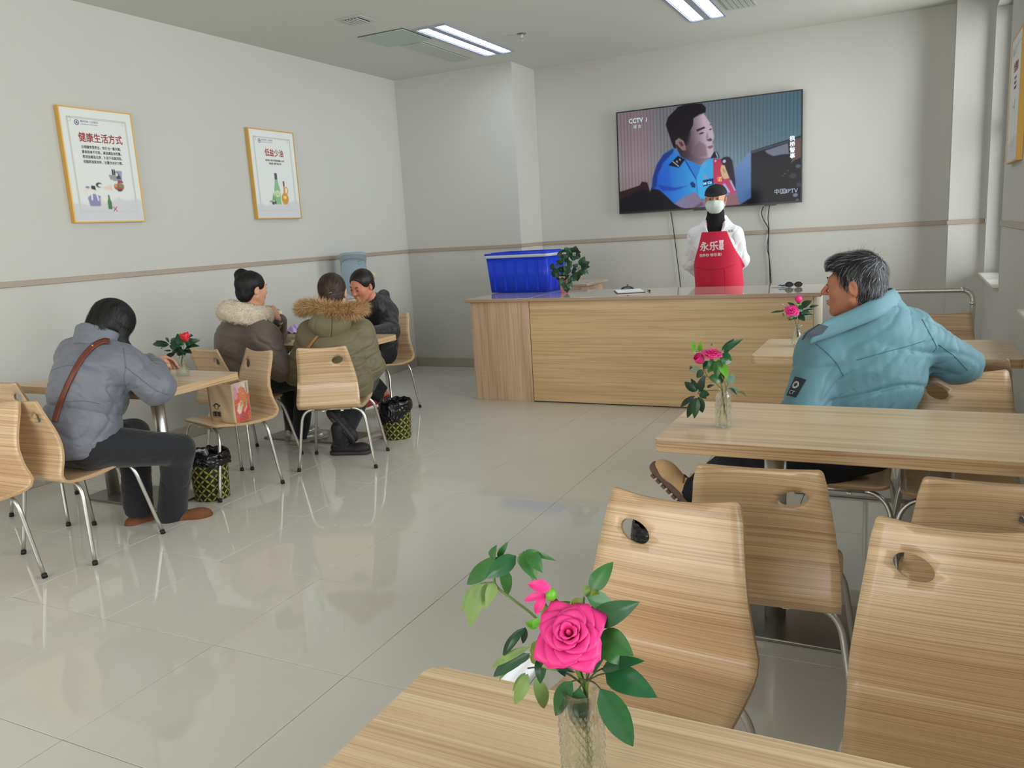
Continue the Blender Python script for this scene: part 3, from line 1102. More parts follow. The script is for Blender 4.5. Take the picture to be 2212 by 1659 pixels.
# shoulder boards
P_([(690, 852), (790, 752), (862, 790), (802, 878)], (20, 20, 42), 1)
P_([(730, 812), (738, 806), (806, 862), (798, 870)], (190, 200, 220), 1)
P_([(768, 806), (784, 800), (792, 830), (780, 822)], (190, 200, 220), 1)
P_([(800, 784), (814, 782), (822, 806), (808, 802)], (190, 200, 220), 1)
P_([(1165, 710), (1202, 712), (1222, 772), (1128, 778)], (22, 22, 40), 1)
P_([(1178, 716), (1190, 714), (1212, 768), (1200, 772)], (196, 206, 226), 1)
for (x_, y_, r_) in ((1272, 810, 20), (1180, 806, 13)):
    a_ = scr((x_, y_)); pt.disc(a_[0], a_[1], r_ * .0008, r_ * .0008, (196, 206, 226), 1)
P_([(1050, 1008), (1160, 985), (1160, 1045), (1052, 1072)], (16, 44, 110), 0)
P_([(915, 1035), (945, 1020), (972, 1050), (970, 1085), (935, 1080)], (26, 60, 120), 1)
P_([(1060, 960), (1095, 955), (1085, 990), (1072, 990)], (200, 150, 160), 1)
Mtv = Matrix.Translation((f_, 0.002, f_ + 0.006)) @ Matrix.Rotation(PI / 2, 4, 'X')
M_screen = mat('lit_screen', (0, 0, 0), 0.16, attr='Col', emit=0.68, spec=0.12)
for l_ in list(M_screen.node_tree.links):           # a screen gives light, its glass itself is black
    if l_.to_socket.name == 'Base Color':
        M_screen.node_tree.links.remove(l_)
M_screen.node_tree.nodes['Principled BSDF'].inputs['Base Color'].default_value = (0.01, 0.01, 0.012, 1)
pt.build('screen_picture', M_screen, tv, Mtv)
def tvtext(s, q, size, col, st=1.0, bold=0, sx=1.0, rot=0.0):
    x, y = scr(q)
    M = Matrix.Translation((f_ + x, 0.0012, f_ + 0.006 + y)) @ Matrix.Rotation(PI / 2, 4, 'X') @ Matrix.Rotation(rot, 4, 'Z')
    text('screen_lettering', s, size, emis('screen_letters', col, st), tv, M, bold, sx)
tvtext('CCTV', (280, 418), 0.062, (170, 196, 206), 0.6, 0.02, 0.9)
tvtext('1', (448, 402), 0.062, (200, 214, 220), 0.6, 0.0, 0.9)
tvtext('综 合', (328, 468), 0.036, (176, 196, 204), 0.6)
for k_, ch_ in enumerate('枫桥警事'):
    tvtext(ch_, (1950, 596 + k_ * 60), 0.05, (214, 224, 230), 0.55, 0.02)
tvtext('中国IPTV', (1788, 1150), 0.054, (150, 160, 176), 0.6)
tvtext('041526', (1054, 1058), 0.037, (150, 220, 250), 0.6, 0.02, 0.78, 0.1)
tvtext('诺', (1196, 1018), 0.05, (230, 190, 60), 0.6, 0.0)

# cables under the television
M_cable = mat('black_cable', (24, 24, 26), 0.5)
def cable(pix, label, name='power_cable'):
    pts = [at(px, py, Y=YB - 0.018) for px, py in pix]
    q = catmull3(pts, 5)
    b = MB(); b.tube(q, 0.0042, 8)
    tag(b.build(name, M_cable), label, 'cable', 'black cables hanging under the television')
def catmull3(P, n):
    P = [Vector(p) for p in P]
    Q = [P[0] * 2 - P[1]] + P + [P[-1] * 2 - P[-2]]
    out = []
    for i in range(1, len(Q) - 2):
        for k in range(n):
            t = k / n
            a, b, c, d = Q[i - 1], Q[i], Q[i + 1], Q[i + 2]
            out.append(0.5 * ((2 * b) + (c - a) * t + (2 * a - 5 * b + 4 * c - d) * t * t + (3 * b - a - 3 * c + d) * t ** 3))
    out.append(P[-1])
    return out
cable([(1449, 458), (1454, 490), (1458, 520), (1463, 560), (1468, 600), (1472, 640)], 'single black cable hanging left of the man in the red apron')
cable([(1662, 444), (1659, 470), (1661, 500), (1657, 535), (1661, 555), (1663, 600), (1664, 640)], 'straight black cable hanging right of the man in the red apron')
cable([(1649, 446), (1645, 460), (1650, 476), (1659, 492), (1660, 520), (1660, 540), (1663, 570), (1666, 612)], 'thinner kinked black cable twined with the straight one right of the apron', 'thin_cable')

# ---------------------------------------------------------------- posters
M_gold = mat('gold_frame_side', (214, 168, 84), 0.4, metal=0.25)
M_paperp = mat('poster_card', (226, 230, 226), 0.55, attr='Col')
M_red = mat('poster_red_ink', (150, 34, 44), 0.6)
M_ink = mat('poster_dark_ink', (52, 54, 58), 0.6)
M_blue = mat('poster_blue_ink', (92, 104, 140), 0.6)
PW, PH = 0.56, 0.75
def poster(loc, rz, label, paint, title, tsize, lines, lsize):
    """face looks along local -y; origin lower left corner of the face"""
    t = empty('framed_poster', loc, rz)
    tag(t, label, 'poster')
    d = 0.034
    b = MB(); b.box(0, 0.004, 0, PW, d, PH); b.build('backing_box', M_gold, t)
    fr = 0.009
    b = MB()
    for q in ((0, 0, PW, fr), (0, PH - fr, PW, PH), (0, fr, fr, PH - fr), (PW - fr, fr, PW, PH - fr)):
        b.box(q[0], 0, q[1], q[2], 0.0038, q[3])
    b.build('frame', M_gold, t)
    p = Paint(PW - 2 * fr, PH - 2 * fr, 150, 200, (224, 228, 226))
    w_, h_ = p.w, p.h
    for i_, (x0, y0) in enumerate(((0.045, 0.055), (0.053, 0.063))):
        c = (172, 172, 160)
        p.line([(x0, y0), (w_ - x0, y0), (w_ - x0, h_ - y0), (x0, h_ - y0), (x0, y0)], 0.0032, c, 0, 0.9)
    for cx_, cy_ in ((0.062, 0.072), (w_ - 0.062, 0.072), (0.062, h_ - 0.072), (w_ - 0.062, h_ - 0.072)):
        p.line([(cx_ - .012, cy_ - .012), (cx_ + .012, cy_ - .012), (cx_ + .012, cy_ + .012), (cx_ - .012, cy_ + .012), (cx_ - .012, cy_ - .012)], 0.003, (176, 172, 158))
    p.poly([(0, 0), (0, .11), (.06, .12), (.13, .10), (.2, .13), (.28, .12), (.35, .16), (.42, .135), (.5, .15), (w_, .14), (w_, 0)], (204, 206, 210), 6, .8)
    p.poly([(0.05, 0.055), (w_ - 0.05, 0.055), (w_ - 0.05, .10), (.3, .12), (.2, .09), (0.05, .085)], (208, 208, 210), 4, .6)
    paint(p)
    M = Matrix.Translation((fr, 0.0035, fr)) @ Matrix.Rotation(PI / 2, 4, 'X')
    p.build('print', M_paperp, t, M)
    b = MB()
    ccx, ccz = 0.125, PH - 0.098
    seg = 28
    for (r0, r1) in ((0.0125, 0.018), (0.0, 0.007)):
        A = [b.bm.verts.new((ccx + r1 * math.cos(2 * PI * k / seg), 0.0030, ccz + r1 * math.sin(2 * PI * k / seg))) for k in range(seg)]
        if r0 == 0:
            b.face(A)
        else:
            B = [b.bm.verts.new((ccx + r0 * math.cos(2 * PI * k / seg), 0.0030, ccz + r0 * math.sin(2 * PI * k / seg))) for k in range(seg)]
            for k in range(seg):
                b.face([A[k], A[(k + 1) % seg], B[(k + 1) % seg], B[k]])
    b.build('emblem', M_blue, t)
    TM = lambda x, z: Matrix.Translation((x, 0.0028, z)) @ Matrix.Rotation(PI / 2, 4, 'X')
    text('heading', '襄阳市第一人民医院', 0.0155, M_blue, t, TM(0.152, PH - 0.094), 0.0, 0.95)
    text('heading', 'XIANGYANG NO.1 PEOPLE\'S HOSPITAL', 0.0078, M_blue, t, TM(0.154, PH - 0.109), 0.0, 0.95)
    text('title', title, tsize, M_red, t, TM(0.29, PH - 0.215), 0.016, 0.88, 'CENTER')
    for k, s in enumerate(lines):
        text('body_text', s, lsize, M_ink, t, TM(0.29, PH - 0.262 - k * lsize * 1.42), 0.018, 0.88, 'CENTER')
    return t


def paint_a(p):
    # a person at a laptop, a meal, a drinker with towel, a bottle
    class Q:
        def __init__(s, dy): s.d = dy
        def poly(s, pts, *a, **k): p.poly([(x, y + s.d) for x, y in pts], *a, **k)
        def line(s, pts, *a, **k): p.line([(x, y + s.d) for x, y in pts], *a, **k)
        def disc(s, x, y, *a, **k): p.disc(x, y + s.d, *a, **k)
    A, B, C = Q(-.10), Q(-.085), Q(-.035)
    A.poly([(.33, .37), (.40, .37), (.41, .44), (.33, .44)], (150, 160, 184), 1)
    A.line([(.335, .45), (.335, .41)], .010, (40, 40, 52)); A.line([(.35, .45), (.35, .41)], .008, (40, 40, 52))
    A.poly([(.36, .43), (.375, .43), (.40, .385), (.36, .385)], (60, 60, 78), 1)
    A.disc(.365, .415, .011, .013, (226, 210, 200)); A.poly([(.31, .38), (.36, .38), (.35, .41), (.30, .41)], (150, 150, 156), 1)
    A.poly([(.36, .35), (.41, .36), (.40, .375), (.37, .38)], (150, 80, 84), 1)
    B.disc(.215, .325, .024, .017, (50, 52, 60)); B.disc(.225, .322, .02, .012, (232, 226, 220))
    B.poly([(.24, .31), (.31, .33), (.32, .29), (.25, .30)], (226, 206, 196), 1)
    B.disc(.37, .315, .04, .022, (168, 84, 70)); B.disc(.39, .325, .022, .014, (122, 136, 84)); B.disc(.345, .325, .014, .012, (206, 150, 90)); B.poly([(.35, .30), (.40, .30), (.385, .285), (.36, .285)], (82, 62, 58), 1)
    C.poly([(.125, .135), (.205, .135), (.215, .20), (.18, .215), (.15, .215), (.115, .19)], (138, 138, 176), 1)
    C.disc(.165, .245, .017, .021, (236, 222, 214)); C.poly([(.15, .25), (.185, .24), (.182, .268), (.155, .27)], (48, 46, 54), 1)
    C.poly([(.145, .22), (.155, .22), (.152, .175), (.14, .175)], (240, 240, 240), 1); C.poly([(.18, .22), (.19, .22), (.20, .17), (.19, .17)], (240, 240, 240), 1)
    C.line([(.12, .20), (.10, .235), (.135, .25)], .012, (230, 214, 206), 1); C.disc(.125, .258, .016, .007, (120, 140, 168))
    C.line([(.21, .19), (.235, .155), (.25, .165)], .012, (230, 214, 206), 1)
    C.poly([(.262, .115), (.292, .115), (.292, .165), (.284, .185), (.282, .21), (.272, .21), (.270, .185), (.262, .165)], (76, 118, 80), 1)
    C.disc(.305, .13, .010, .02, (206, 204, 200)); C.line([(.30, .10), (.33, .13)], .005, (176, 60, 66)); C.line([(.33, .10), (.30, .13)], .005, (176, 60, 66))


def paint_b(p):
    p.poly([(.235, .115), (.305, .115), (.305, .25), (.292, .29), (.285, .325), (.252, .325), (.246, .29), (.235, .25)], (136, 186, 138), 1)
    p.poly([(.252, .325), (.285, .325), (.285, .375), (.280, .38), (.256, .38), (.252, .375)], (84, 86, 92), 1)
    p.disc(.27, .205, .034, .03, (206, 222, 176)); p.line([(.25, .21), (.29, .21)], .004, (130, 160, 120)); p.line([(.255, .197), (.285, .197)], .003, (130, 160, 120))
    p.disc(.36, .165, .045, .048, (206, 150, 60)); p.poly([(.335, .115), (.385, .115), (.385, .135), (.335, .135)], (206, 150, 60), 1)
    p.poly([(.347, .2), (.373, .2), (.368, .27), (.352, .27)], (206, 150, 60), 1); p.poly([(.35, .27), (.37, .27), (.368, .315), (.352, .315)], (104, 74, 60), 1)
    p.line([(.37, .255), (.39, .262), (.405, .24), (.40, .215), (.38, .20)], .009, (206, 150, 60), 1)
    p.disc(.36, .175, .022, .013, (232, 214, 150))
    p.poly([(.19, .13), (.215, .215), (.225, .16)], (120, 160, 112), 1); p.poly([(.215, .14), (.232, .215), (.24, .15)], (120, 160, 112), 1); p.poly([(.15, .135), (.185, .15), (.20, .13)], (120, 160, 112), 1)
    p.disc(.205, .125, .016, .013, (74, 70, 76)); p.disc(.232, .13, .012, .014, (74, 70, 76))


def paint_c(p):
    # outline drawing of a round fruit with leaves, only
    c = (214, 140, 120)
    pts = [(.28 + .085 * math.cos(t) * (1 - .15 * math.sin(t)), .20 + .12 * math.sin(t)) for t in np.linspace(0, 2 * PI, 26)]
    p.line(pts, .007, c, 1)
    p.poly([(.27, .31), (.31, .37), (.33, .34), (.29, .31)], (150, 180, 130), 1)
    p.poly([(.25, .31), (.21, .35), (.20, .32)], (150, 180, 130), 1)


LA = ['合理膳食营养全，知行合一最关键。', '暴食挑食不可取，减油减盐会控量。', '熬夜加餐易长胖，久坐不动高风险。', '戒烟限酒莫贪杯，足量饮水好习惯。']
poster((XL + 0.0355, 3.597, 1.662), PI / 2, 'large framed poster with the red title about a healthy lifestyle, nearer the camera', paint_a, '健康生活方式', 0.064, LA, 0.0225)
poster((XL + 0.0355, 5.29, 1.668), PI / 2, 'framed poster showing a green bottle and an orange oil jug', paint_b, '低盐少油', 0.066, ['建议每人每天烹调油用量25-30克', '食盐摄入量不超过5克'], 0.0185)
poster((WX - 0.0355, 6.20, 1.672), -PI / 2, 'framed poster cut by the right picture edge beside the window', paint_c, '合理膳食', 0.066, ['均衡饮食多样化', '蔬菜水果天天吃', '粗细搭配更健康'], 0.02)
# ---------------------------------------------------------------- cooler box on the counter
M_cool = mat('blue_plastic', (22, 62, 214), 0.38, noise=(4, 0.03))
M_coolw = mat('pale_grey_rim', (196, 204, 220), 0.4)
cl = tag(empty('cooler_box', (-3.20, 6.845, ZC)), 'large blue ribbed plastic cooler box standing on the counter', 'cooler')
cl.rotation_euler = (0, 0, math.radians(-4))
def frustum(b, w0, d0, w1, d1, z0, z1, r, mi=0, n=5):
    A = [b.bm.verts.new((x, y, z0)) for x, y in rrect(-w0, -d0, w0, d0, r, n)]
    B = [b.bm.verts.new((x, y, z1)) for x, y in rrect(-w1, -d1, w1, d1, r, n)]
    b.face(list(reversed(A)), mi)
    for k in range(len(A)):
        b.face([A[k], A[(k + 1) % len(A)], B[(k + 1) % len(A)], B[k]], mi, True)
    return A, B
b = MB(); A, B = frustum(b, 0.300, 0.195, 0.325, 0.215, 0.002, 0.318, 0.035)
b.face(B)
b.build('tub', M_cool, cl)
for k in range(5):
    xx = -0.235 + k * 0.113
    b = MB()
    f0, f1 = -0.1965, -0.2135
    vs = [b.bm.verts.new(q) for q in ((xx - .009, f0 - .006, .02), (xx + .009, f0 - .006, .02), (xx + .014, f1 - .004, .285), (xx - .014, f1 - .004, .285),
                                      (xx - .013, f0 + .004, .015), (xx + .013, f0 + .004, .015), (xx + .019, f1 + .008, .292), (xx - .019, f1 + .008, .292))]
    for q in ((0, 1, 2, 3), (0, 4, 5, 1), (1, 5, 6, 2), (2, 6, 7, 3), (3, 7, 4, 0), (4, 7, 6, 5)):
        b.face([vs[i] for i in q])
    b.build('rib', M_cool, cl)
for k in range(3):
    yy = -0.13 + k * 0.13
    b = MB()
    vs = [b.bm.verts.new(q) for q in ((.3065, yy - .009, .02), (.3065, yy + .009, .02), (.329, yy + .014, .285), (.329, yy - .014, .285),
                                      (.296, yy - .013, .015), (.296, yy + .013, .015), (.318, yy + .019, .292), (.318, yy - .019, .292))]
    for q in ((0, 1, 2, 3), (0, 4, 5, 1), (1, 5, 6, 2), (2, 6, 7, 3), (3, 7, 4, 0), (4, 7, 6, 5)):
        b.face([vs[i] for i in q])
    b.build('rib', M_cool, cl)
b = MB(); A, B = frustum(b, 0.333, 0.223, 0.336, 0.226, 0.3185, 0.346, 0.035); b.face(B); b.build('rim', M_coolw, cl)
b = MB(); A, B = frustum(b, 0.338, 0.228, 0.335, 0.225, 0.3465, 0.362, 0.035); b.face(B); b.build('lid', M_cool, cl)
b = MB()
b.box(-0.27, -0.165, 0.3622, 0.27, -0.15, 0.370, bev=.003); b.box(-0.27, 0.15, 0.3622, 0.27, 0.165, 0.370, bev=.003)
b.box(-0.285, -0.165, 0.3622, -0.271, 0.165, 0.370, bev=.003); b.box(0.271, -0.165, 0.3622, 0.285, 0.165, 0.370, bev=.003)
b.build('lid_ridge', M_cool, cl)

# ---------------------------------------------------------------- clipboard, glasses, earphones
M_paper = mat('white_paper', (232, 232, 236), 0.6)
cb = tag(empty('clipboard', (-2.09, 6.46, ZC + 0.001)), 'clipboard with white papers lying on the long counter', 'clipboard'); cb.rotation_euler = (0, 0, math.radians(24))
b = MB(); b.box(-0.115, -0.16, 0, 0.115, 0.16, 0.004, bev=.001); b.build('board', mat('board_brown', (96, 76, 60), 0.5), cb)
b = MB()
for k in range(5):
    b.box(-0.108 + random.uniform(-.003, .003), -0.152 + random.uniform(-.004, .004), 0.0042 + k * .0016, 0.106 + random.uniform(-.003, .003), 0.140 + random.uniform(-.004, .004), 0.0054 + k * .0016)
b.build('paper_stack', M_paper, cb)
b = MB(); b.box(-0.055, 0.118, 0.0125, 0.055, 0.155, 0.0165, bev=.002); b.tube([(-0.05, 0.135, 0.018), (-0.02, 0.137, 0.030), (0.02, 0.137, 0.030), (0.05, 0.135, 0.018)], 0.006, 8)
b.tube([(0.0, 0.139, 0.03), (0.0, 0.150, 0.045), (0.012, 0.155, 0.048)], 0.004, 8)
b.build('clip', mat('dark_clip', (44, 46, 52), 0.35, metal=.4), cb)
pn = tag(empty('pen', (-1.925, 6.48, ZC + 0.0075)), 'yellow and black pen lying beside the clipboard', 'pen'); pn.rotation_euler = (0, 0, math.radians(24))
b = MB(); b.tube([(0, -0.02, 0), (0, 0.065, 0)], 0.0062, 10); b.build('barrel', mat('yellow_pen', (220, 178, 60), 0.4), pn)
b = MB(); b.tube([(0, -0.055, 0), (0, -0.021, 0)], 0.0068, 10); b.tube([(0, 0.066, 0), (0, 0.075, 0)], 0.0055, 10); b.build('cap', M_black, pn)
gl = tag(empty('sunglasses', (-0.79, 6.54, ZC + 0.001)), 'black folded glasses lying on the right end of the counter', 'glasses'); gl.rotation_euler = (0, 0, math.radians(-2))
M_gl = mat('glossy_black', (8, 8, 9), 0.35, spec=.3)
for s in (-1, 1):
    b = MB()
    b.tube([(s * 0.034 + 0.027 * math.cos(a), 0.0, 0.021 + 0.0185 * math.sin(a)) for a in np.linspace(0, 2 * PI, 22)[:-1]], 0.0028, 8, closed=True)
    b.build('rim', M_gl, gl)
    b = MB()
    vs = [b.bm.verts.new((s * 0.034 + 0.026 * math.cos(a), 0.001, 0.021 + 0.0175 * math.sin(a))) for a in np.linspace(0, 2 * PI, 22)[:-1]]
    b.face(vs); b.build('lens', M_gl, gl)
    b = MB(); b.tube([(s * 0.062, 0, 0.028), (s * 0.063, 0.02, 0.026), (-s * 0.02, 0.030 + 0.006 * s, 0.012), (-s * 0.055, 0.034 + 0.006 * s, 0.008)], 0.0025, 8); b.build('temple', M_gl, gl)
b = MB(); b.tube([(-0.008, 0, 0.026), (0, 0, 0.029), (0.008, 0, 0.026)], 0.0022, 8); b.build('bridge', M_gl, gl)
rr = random.Random(3)
pts = [(0.045 * math.cos(t * 2.3) * rr.uniform(.5, 1) + 0.01, 0.03 * math.sin(t * 3.1) * rr.uniform(.5, 1), 0.003 + 0.018 * abs(math.sin(t * 1.7))) for t in range(16)]
b = MB(); b.tube(catmull3([(-0.07, -0.02, 0.002)] + pts, 5), 0.0017, 6)
e = b.build('earphone_cable', mat('blue_grey_cable', (70, 110, 140), 0.4)); e.location = (-0.885, 6.56, ZC + .001)
tag(e, 'small tangle of blue-grey earphone cable beside the black glasses', 'cable')

# ---------------------------------------------------------------- bins
M_bin = mat('patterned_bin', (200, 190, 80), 0.35, attr='Col')
M_liner = mat('black_bin_bag', (14, 14, 17), 0.22, spec=0.6)
def bin_mesh():
    R0, R1, Hh = 0.098, 0.112, 0.262
    na, nz = 232, 88
    th = np.linspace(0, 2 * PI, na + 1)[:-1]
    z = np.linspace(0.001, Hh, nz)
    T_, Z_ = np.meshgrid(th, z)
    Rr = R0 + (R1 - R0) * Z_ / Hh
    V = np.stack([Rr * np.cos(T_), Rr * np.sin(T_), Z_], -1).reshape(-1, 3)
    i = np.arange(na)
    F = np.concatenate([np.stack([k * na + i, k * na + (i + 1) % na, (k + 1) * na + (i + 1) % na, (k + 1) * na + i], 1) for k in range(nz - 1)])
    me = grid_mesh('shell', V, F, True)
    n = 12
    U = T_ / (2 * PI) * n
    W_ = Z_ / (2 * PI * 0.105 / n)
    fu, fv = (U + W_) % 1, (U - W_) % 1
    cnt = sum(((fu - a) ** 2 + (fv - c) ** 2 < 0.635 ** 2).astype(float) for a in (0, 1) for c in (0, 1))
    star = (abs(fu - .5) * abs(fv - .5) < 0.0028) & (np.hypot(fu - .5, fv - .5) < 0.17)
    pet = (cnt >= 2) & ~((np.hypot(fu - .5, fv - .5) < .14))
    line = np.minimum.reduce([abs(np.hypot(fu - a, fv - c) - 0.685) for a in (0, 1) for c in (0, 1)]) < 0.05
    g = np.where((pet | star)[..., None], np.array([168, 164, 78.]), np.array([30, 32, 16.]))
    g = np.where((pet & (abs(((fu + .5) % 1) - .5) < .025) & False)[..., None], 30, g)
    c = g.reshape(-1, 3) / 255
    c = np.where(c <= 0.04045, c / 12.92, ((c + 0.055) / 1.055) ** 2.4)
    a = me.color_attributes.new('Col', 'FLOAT_COLOR', 'POINT')
    a.data.foreach_set('color', np.concatenate([c, np.ones((len(c), 1))], 1).astype(np.float32).ravel())
    return me
def liner_mesh(seed, drop):
    r = np.random.RandomState(seed)
    na = 120
    th = np.linspace(0, 2 * PI, na + 1)[:-1]
    def nz(f, k=6):
        return sum(r.uniform(.4, 1) / (j + 1) * np.sin((j * 2 + f) * th + r.uniform(0, 6.3)) for j in range(k))
    edge = drop(th) + 0.010 * nz(5)
    rows = []
    for k in range(26):
        t = k / 25
        if t < .3:
            q = t / .3
            z = 0.10 + (0.262 + .008 - .10) * q; R = 0.085 + 0.022 * q + 0.008 * nz(7) * (1 - q * .4)
            Z = np.full(na, z)
        elif t < .42:
            q = (t - .3) / .12
            Z = 0.270 + 0.012 * math.sin(q * PI) + 0.005 * nz(9); R = 0.107 + 0.012 * q + 0.003 * nz(11)
        else:
            q = (t - .42) / .58
            Z = 0.270 - edge * q + 0.002 * nz(9); R = 0.119 + 0.004 * math.sin(q * PI) + (0.0026 + 0.005 * q) * np.abs(nz(13)) + 0.002 * nz(21) * q
            R = np.maximum(R, 0.1155)
        rows.append(np.stack([R * np.cos(th), R * np.sin(th), Z], -1))
    V = np.concatenate(rows)
    i = np.arange(na)
    F = np.concatenate([np.stack([k * na + i, k * na + (i + 1) % na, (k + 1) * na + (i + 1) % na, (k + 1) * na + i], 1) for k in range(25)])
    return grid_mesh('bin_bag', V, F, False)
bm_ = bin_mesh(); bm_.materials.append(M_bin)
def make_bin(x, y, label, seed, drop, knot=None):
    t = tag(empty('waste_bin', (x, y, 0)), label, 'bin', 'round patterned waste bins')
    link('shell', bm_, t)
    b = MB(); b.lathe([(0.0965, 0.001), (0.0975, 0.006)], seg=40); b.build('base', mat('bin_base', (30, 30, 20), .5), t)
    link('bin_bag', liner_mesh(seed, drop), t, M_liner)
    if knot:
        b = MB(); b.tube(catmull3(knot, 4), [0.011, 0.010, 0.010, 0.009, 0.007, 0.006, 0.0075, 0.007, 0.006, 0.005, 0.0045, 0.004, 0.004][:len(knot) * 4 - 3], 8)
        b.build('bag_knot', M_liner, t)
make_bin(-3.645, 3.25, 'patterned waste bin with knotted black bag by the woman in grey, brown shoe beside it', 1, lambda t: .052 + .015 * np.cos(t - .2),
         [(0.10, -0.02, 0.262), (0.14, -0.03, 0.258), (0.165, -0.035, 0.262), (0.20, -0.03, 0.268)])
make_bin(-3.335, 4.735, 'patterned waste bin with a low-hanging black bag beside the woman in the fur hood', 2, lambda t: .095 + .055 * np.cos(t + 2.1))
p = at(1432, 1124, Z=.28)
make_bin(p.x, p.y, 'waste bin with crumpled black bag seen through the hole of the near chair', 3, lambda t: .09 + .03 * np.cos(t * 2))

# ---------------------------------------------------------------- paper carrier bag
M_kraft = mat('kraft_paper', (206, 182, 146), 0.7, noise=(30, .04), bump=(26, .5, .006))
bg_ = tag(empty('paper_bag', (-3.60, 3.425, 0.4225)), 'brown paper carrier bag with a printed food picture, standing on a chair', 'bag'); bg_.rotation_euler = (0, 0, math.radians(5))
bw, bd, bh = 0.090, 0.068, 0.235
def bag_pt(u, v):
    """walls: u runs round 0-4, v up"""
    k = int(u) % 4; f = u - int(u)
    c = [(-bw, -bd), (bw, -bd), (bw, bd), (-bw, bd)]
    a, d = Vector(c[k]), Vector(c[(k + 1) % 4])
    p = a.lerp(d, f)
    n = Vector(((d - a).y, -(d - a).x)).normalized()
    w = math.sin(PI * f)
    p = p + n * (w * (0.004 * math.sin(v * 9 + k * 2) + 0.003 * math.sin(f * 13 + v * 7 + k)) - 0.006 * w * v * v)
    p = p * (1.0 + .03 * v)
    return Vector((p.x, p.y, v * bh))
V, F = [], []
nu, nv = 48, 20
for j in range(nv + 1):
    for i in range(nu):
        V.append(bag_pt(4 * i / nu, j / nv))
for j in range(nv):
    for i in range(nu):
        F.append((j * nu + i, j * nu + (i + 1) % nu, (j + 1) * nu + (i + 1) % nu, (j + 1) * nu + i))
me = grid_mesh('wall', np.array([tuple(v) for v in V]), np.array(F), False)
o = link('wall', me, bg_, M_kraft)
md = o.modifiers.new('thickness', 'SOLIDIFY'); md.thickness = 0.0012; md.offset = -1
b = MB(); b.box(-bw + .003, -bd + .003, 0.0005, bw - .003, bd - .003, 0.003); b.build('bottom', M_kraft, bg_)
for s in (-1, 1):
    b = MB()
    pts = arc((0, bh - 0.012), 0.042, 0, 180, 14, 'xz', s * (bd - 0.010))
    for (p0_, p1_) in zip(pts, pts[1:]):
        vs = [b.bm.verts.new(Vector(p0_) + Vector((0, -.008, 0))), b.bm.verts.new(Vector(p0_) + Vector((0, .008, 0))), b.bm.verts.new(Vector(p1_) + Vector((0, .008, 0))), b.bm.verts.new(Vector(p1_) + Vector((0, -.008, 0)))]
        b.face(vs)
    bmesh.ops.remove_doubles(b.bm, verts=b.bm.verts[:], dist=1e-5)
    o = b.build('handle', mat('brown_paper_handle', (142, 112, 92), .6), bg_)
    o.modifiers.new('thickness', 'SOLIDIFY').thickness = 0.0015
# printed food side (towards +x) : flat print following the paper
pf = Paint(2 * bd * .94, bh * .97, 70, 130, (206, 92, 74))
w_, h_ = pf.w, pf.h
def FP(pts, *a, **k): pf.poly([(x * w_, y * h_) for x, y in pts], *a, **k)
FP([(0, .75), (.45, .78), (.5, 1), (0, 1)], (196, 176, 196), 3); FP([(0, .6), (.2, .62), (.3, .9), (.05, .92)], (206, 146, 166), 4)
FP([(.45, .9), (.5, 1), (1, 1), (1, .7), (.85, .68), (.75, .86)], (214, 206, 190), 2); FP([(.82, .7), (.95, .7), (.95, .98), (.85, .98)], (140, 150, 142), 3)
FP([(.38, .86), (.55, .92), (.75, .8), (.85, .62), (.8, .5), (.55, .45), (.35, .55)], (212, 116, 78), 3)
FP([(.7, .5), (.85, .6), (.9, .5), (.85, .38), (.68, .4)], (150, 150, 76), 3)
FP([(.25, .5), (.5, .55), (.62, .42), (.5, .3), (.3, .2), (.12, .28)], (232, 214, 196), 4)
FP([(.35, .5), (.55, .52), (.6, .42), (.4, .38)], (206, 160, 110), 3)
FP([(0, .3), (.2, .28), (.15, .1), (0, .12)], (206, 96, 76), 4); FP([(.3, .15), (.95, .45), (1, .2), (.8, 0), (.2, 0)], (192, 62, 62), 4)
FP([(.36, .06), (.5, .12), (.46, .17), (.34, .12)], (76, 84, 120), 1); FP([(.6, .25), (.8, .4), (.84, .34), (.66, .2)], (232, 160, 160), 3)
rr = random.Random(5)
for k in range(60):
    pf.disc(rr.uniform(.05, .95) * w_, rr.uniform(.05, .95) * h_, rr.uniform(.002, .006), rr.uniform(.002, .006), rr.choice([(226, 140, 100), (176, 60, 60), (236, 190, 150), (130, 140, 80), (240, 220, 200)]), 1, .45)
pf.c = pf.c * .80 + np.array([150, 118, 96.]) * .20
o = pf.build('printed_picture', mat('glossy_print', (200, 90, 70), .35, attr='Col'), bg_, Matrix.Translation((0.0, 0.0, 0.0)))
co = np.empty(len(o.data.vertices) * 3, np.float32); o.data.vertices.foreach_get('co', co); co = co.reshape(-1, 3)
for q in co:
    p = bag_pt(1.03 + .94 * min(max(q[0] / w_, 0), 1), 0.01 + q[1] / bh); q[:] = (p.x + .0012, p.y, p.z)
o.data.vertices.foreach_set('co', co.ravel())
def on_front(me, u0, v0):
    for v in me.vertices:
        uu = (u0 + v.co.x) / (2 * bw)
        p = bag_pt(min(max(uu, 0), .999), (v0 + v.co.y) / bh)
        v.co = (p.x, p.y - 0.0012 - .0003, p.z)
me = fatten(text_mesh('擂飯', 0.034, 0), .0011); on_front(me, .018, 0.045); link('lettering', me, bg_, M_ink)
me = text_mesh('PESTLED RICE', 0.0075, 0); on_front(me, .024, 0.034); link('lettering', me, bg_, M_ink)
b = MB()
ring_pts = lambda r, n=30: [(r * math.cos(2 * PI * k / n), r * math.sin(2 * PI * k / n)) for k in range(n)]
A = [b.bm.verts.new((x, y, 0)) for x, y in ring_pts(.019)]; B = [b.bm.verts.new((x * 1, y - .003, 0)) for x, y in ring_pts(.0135)]
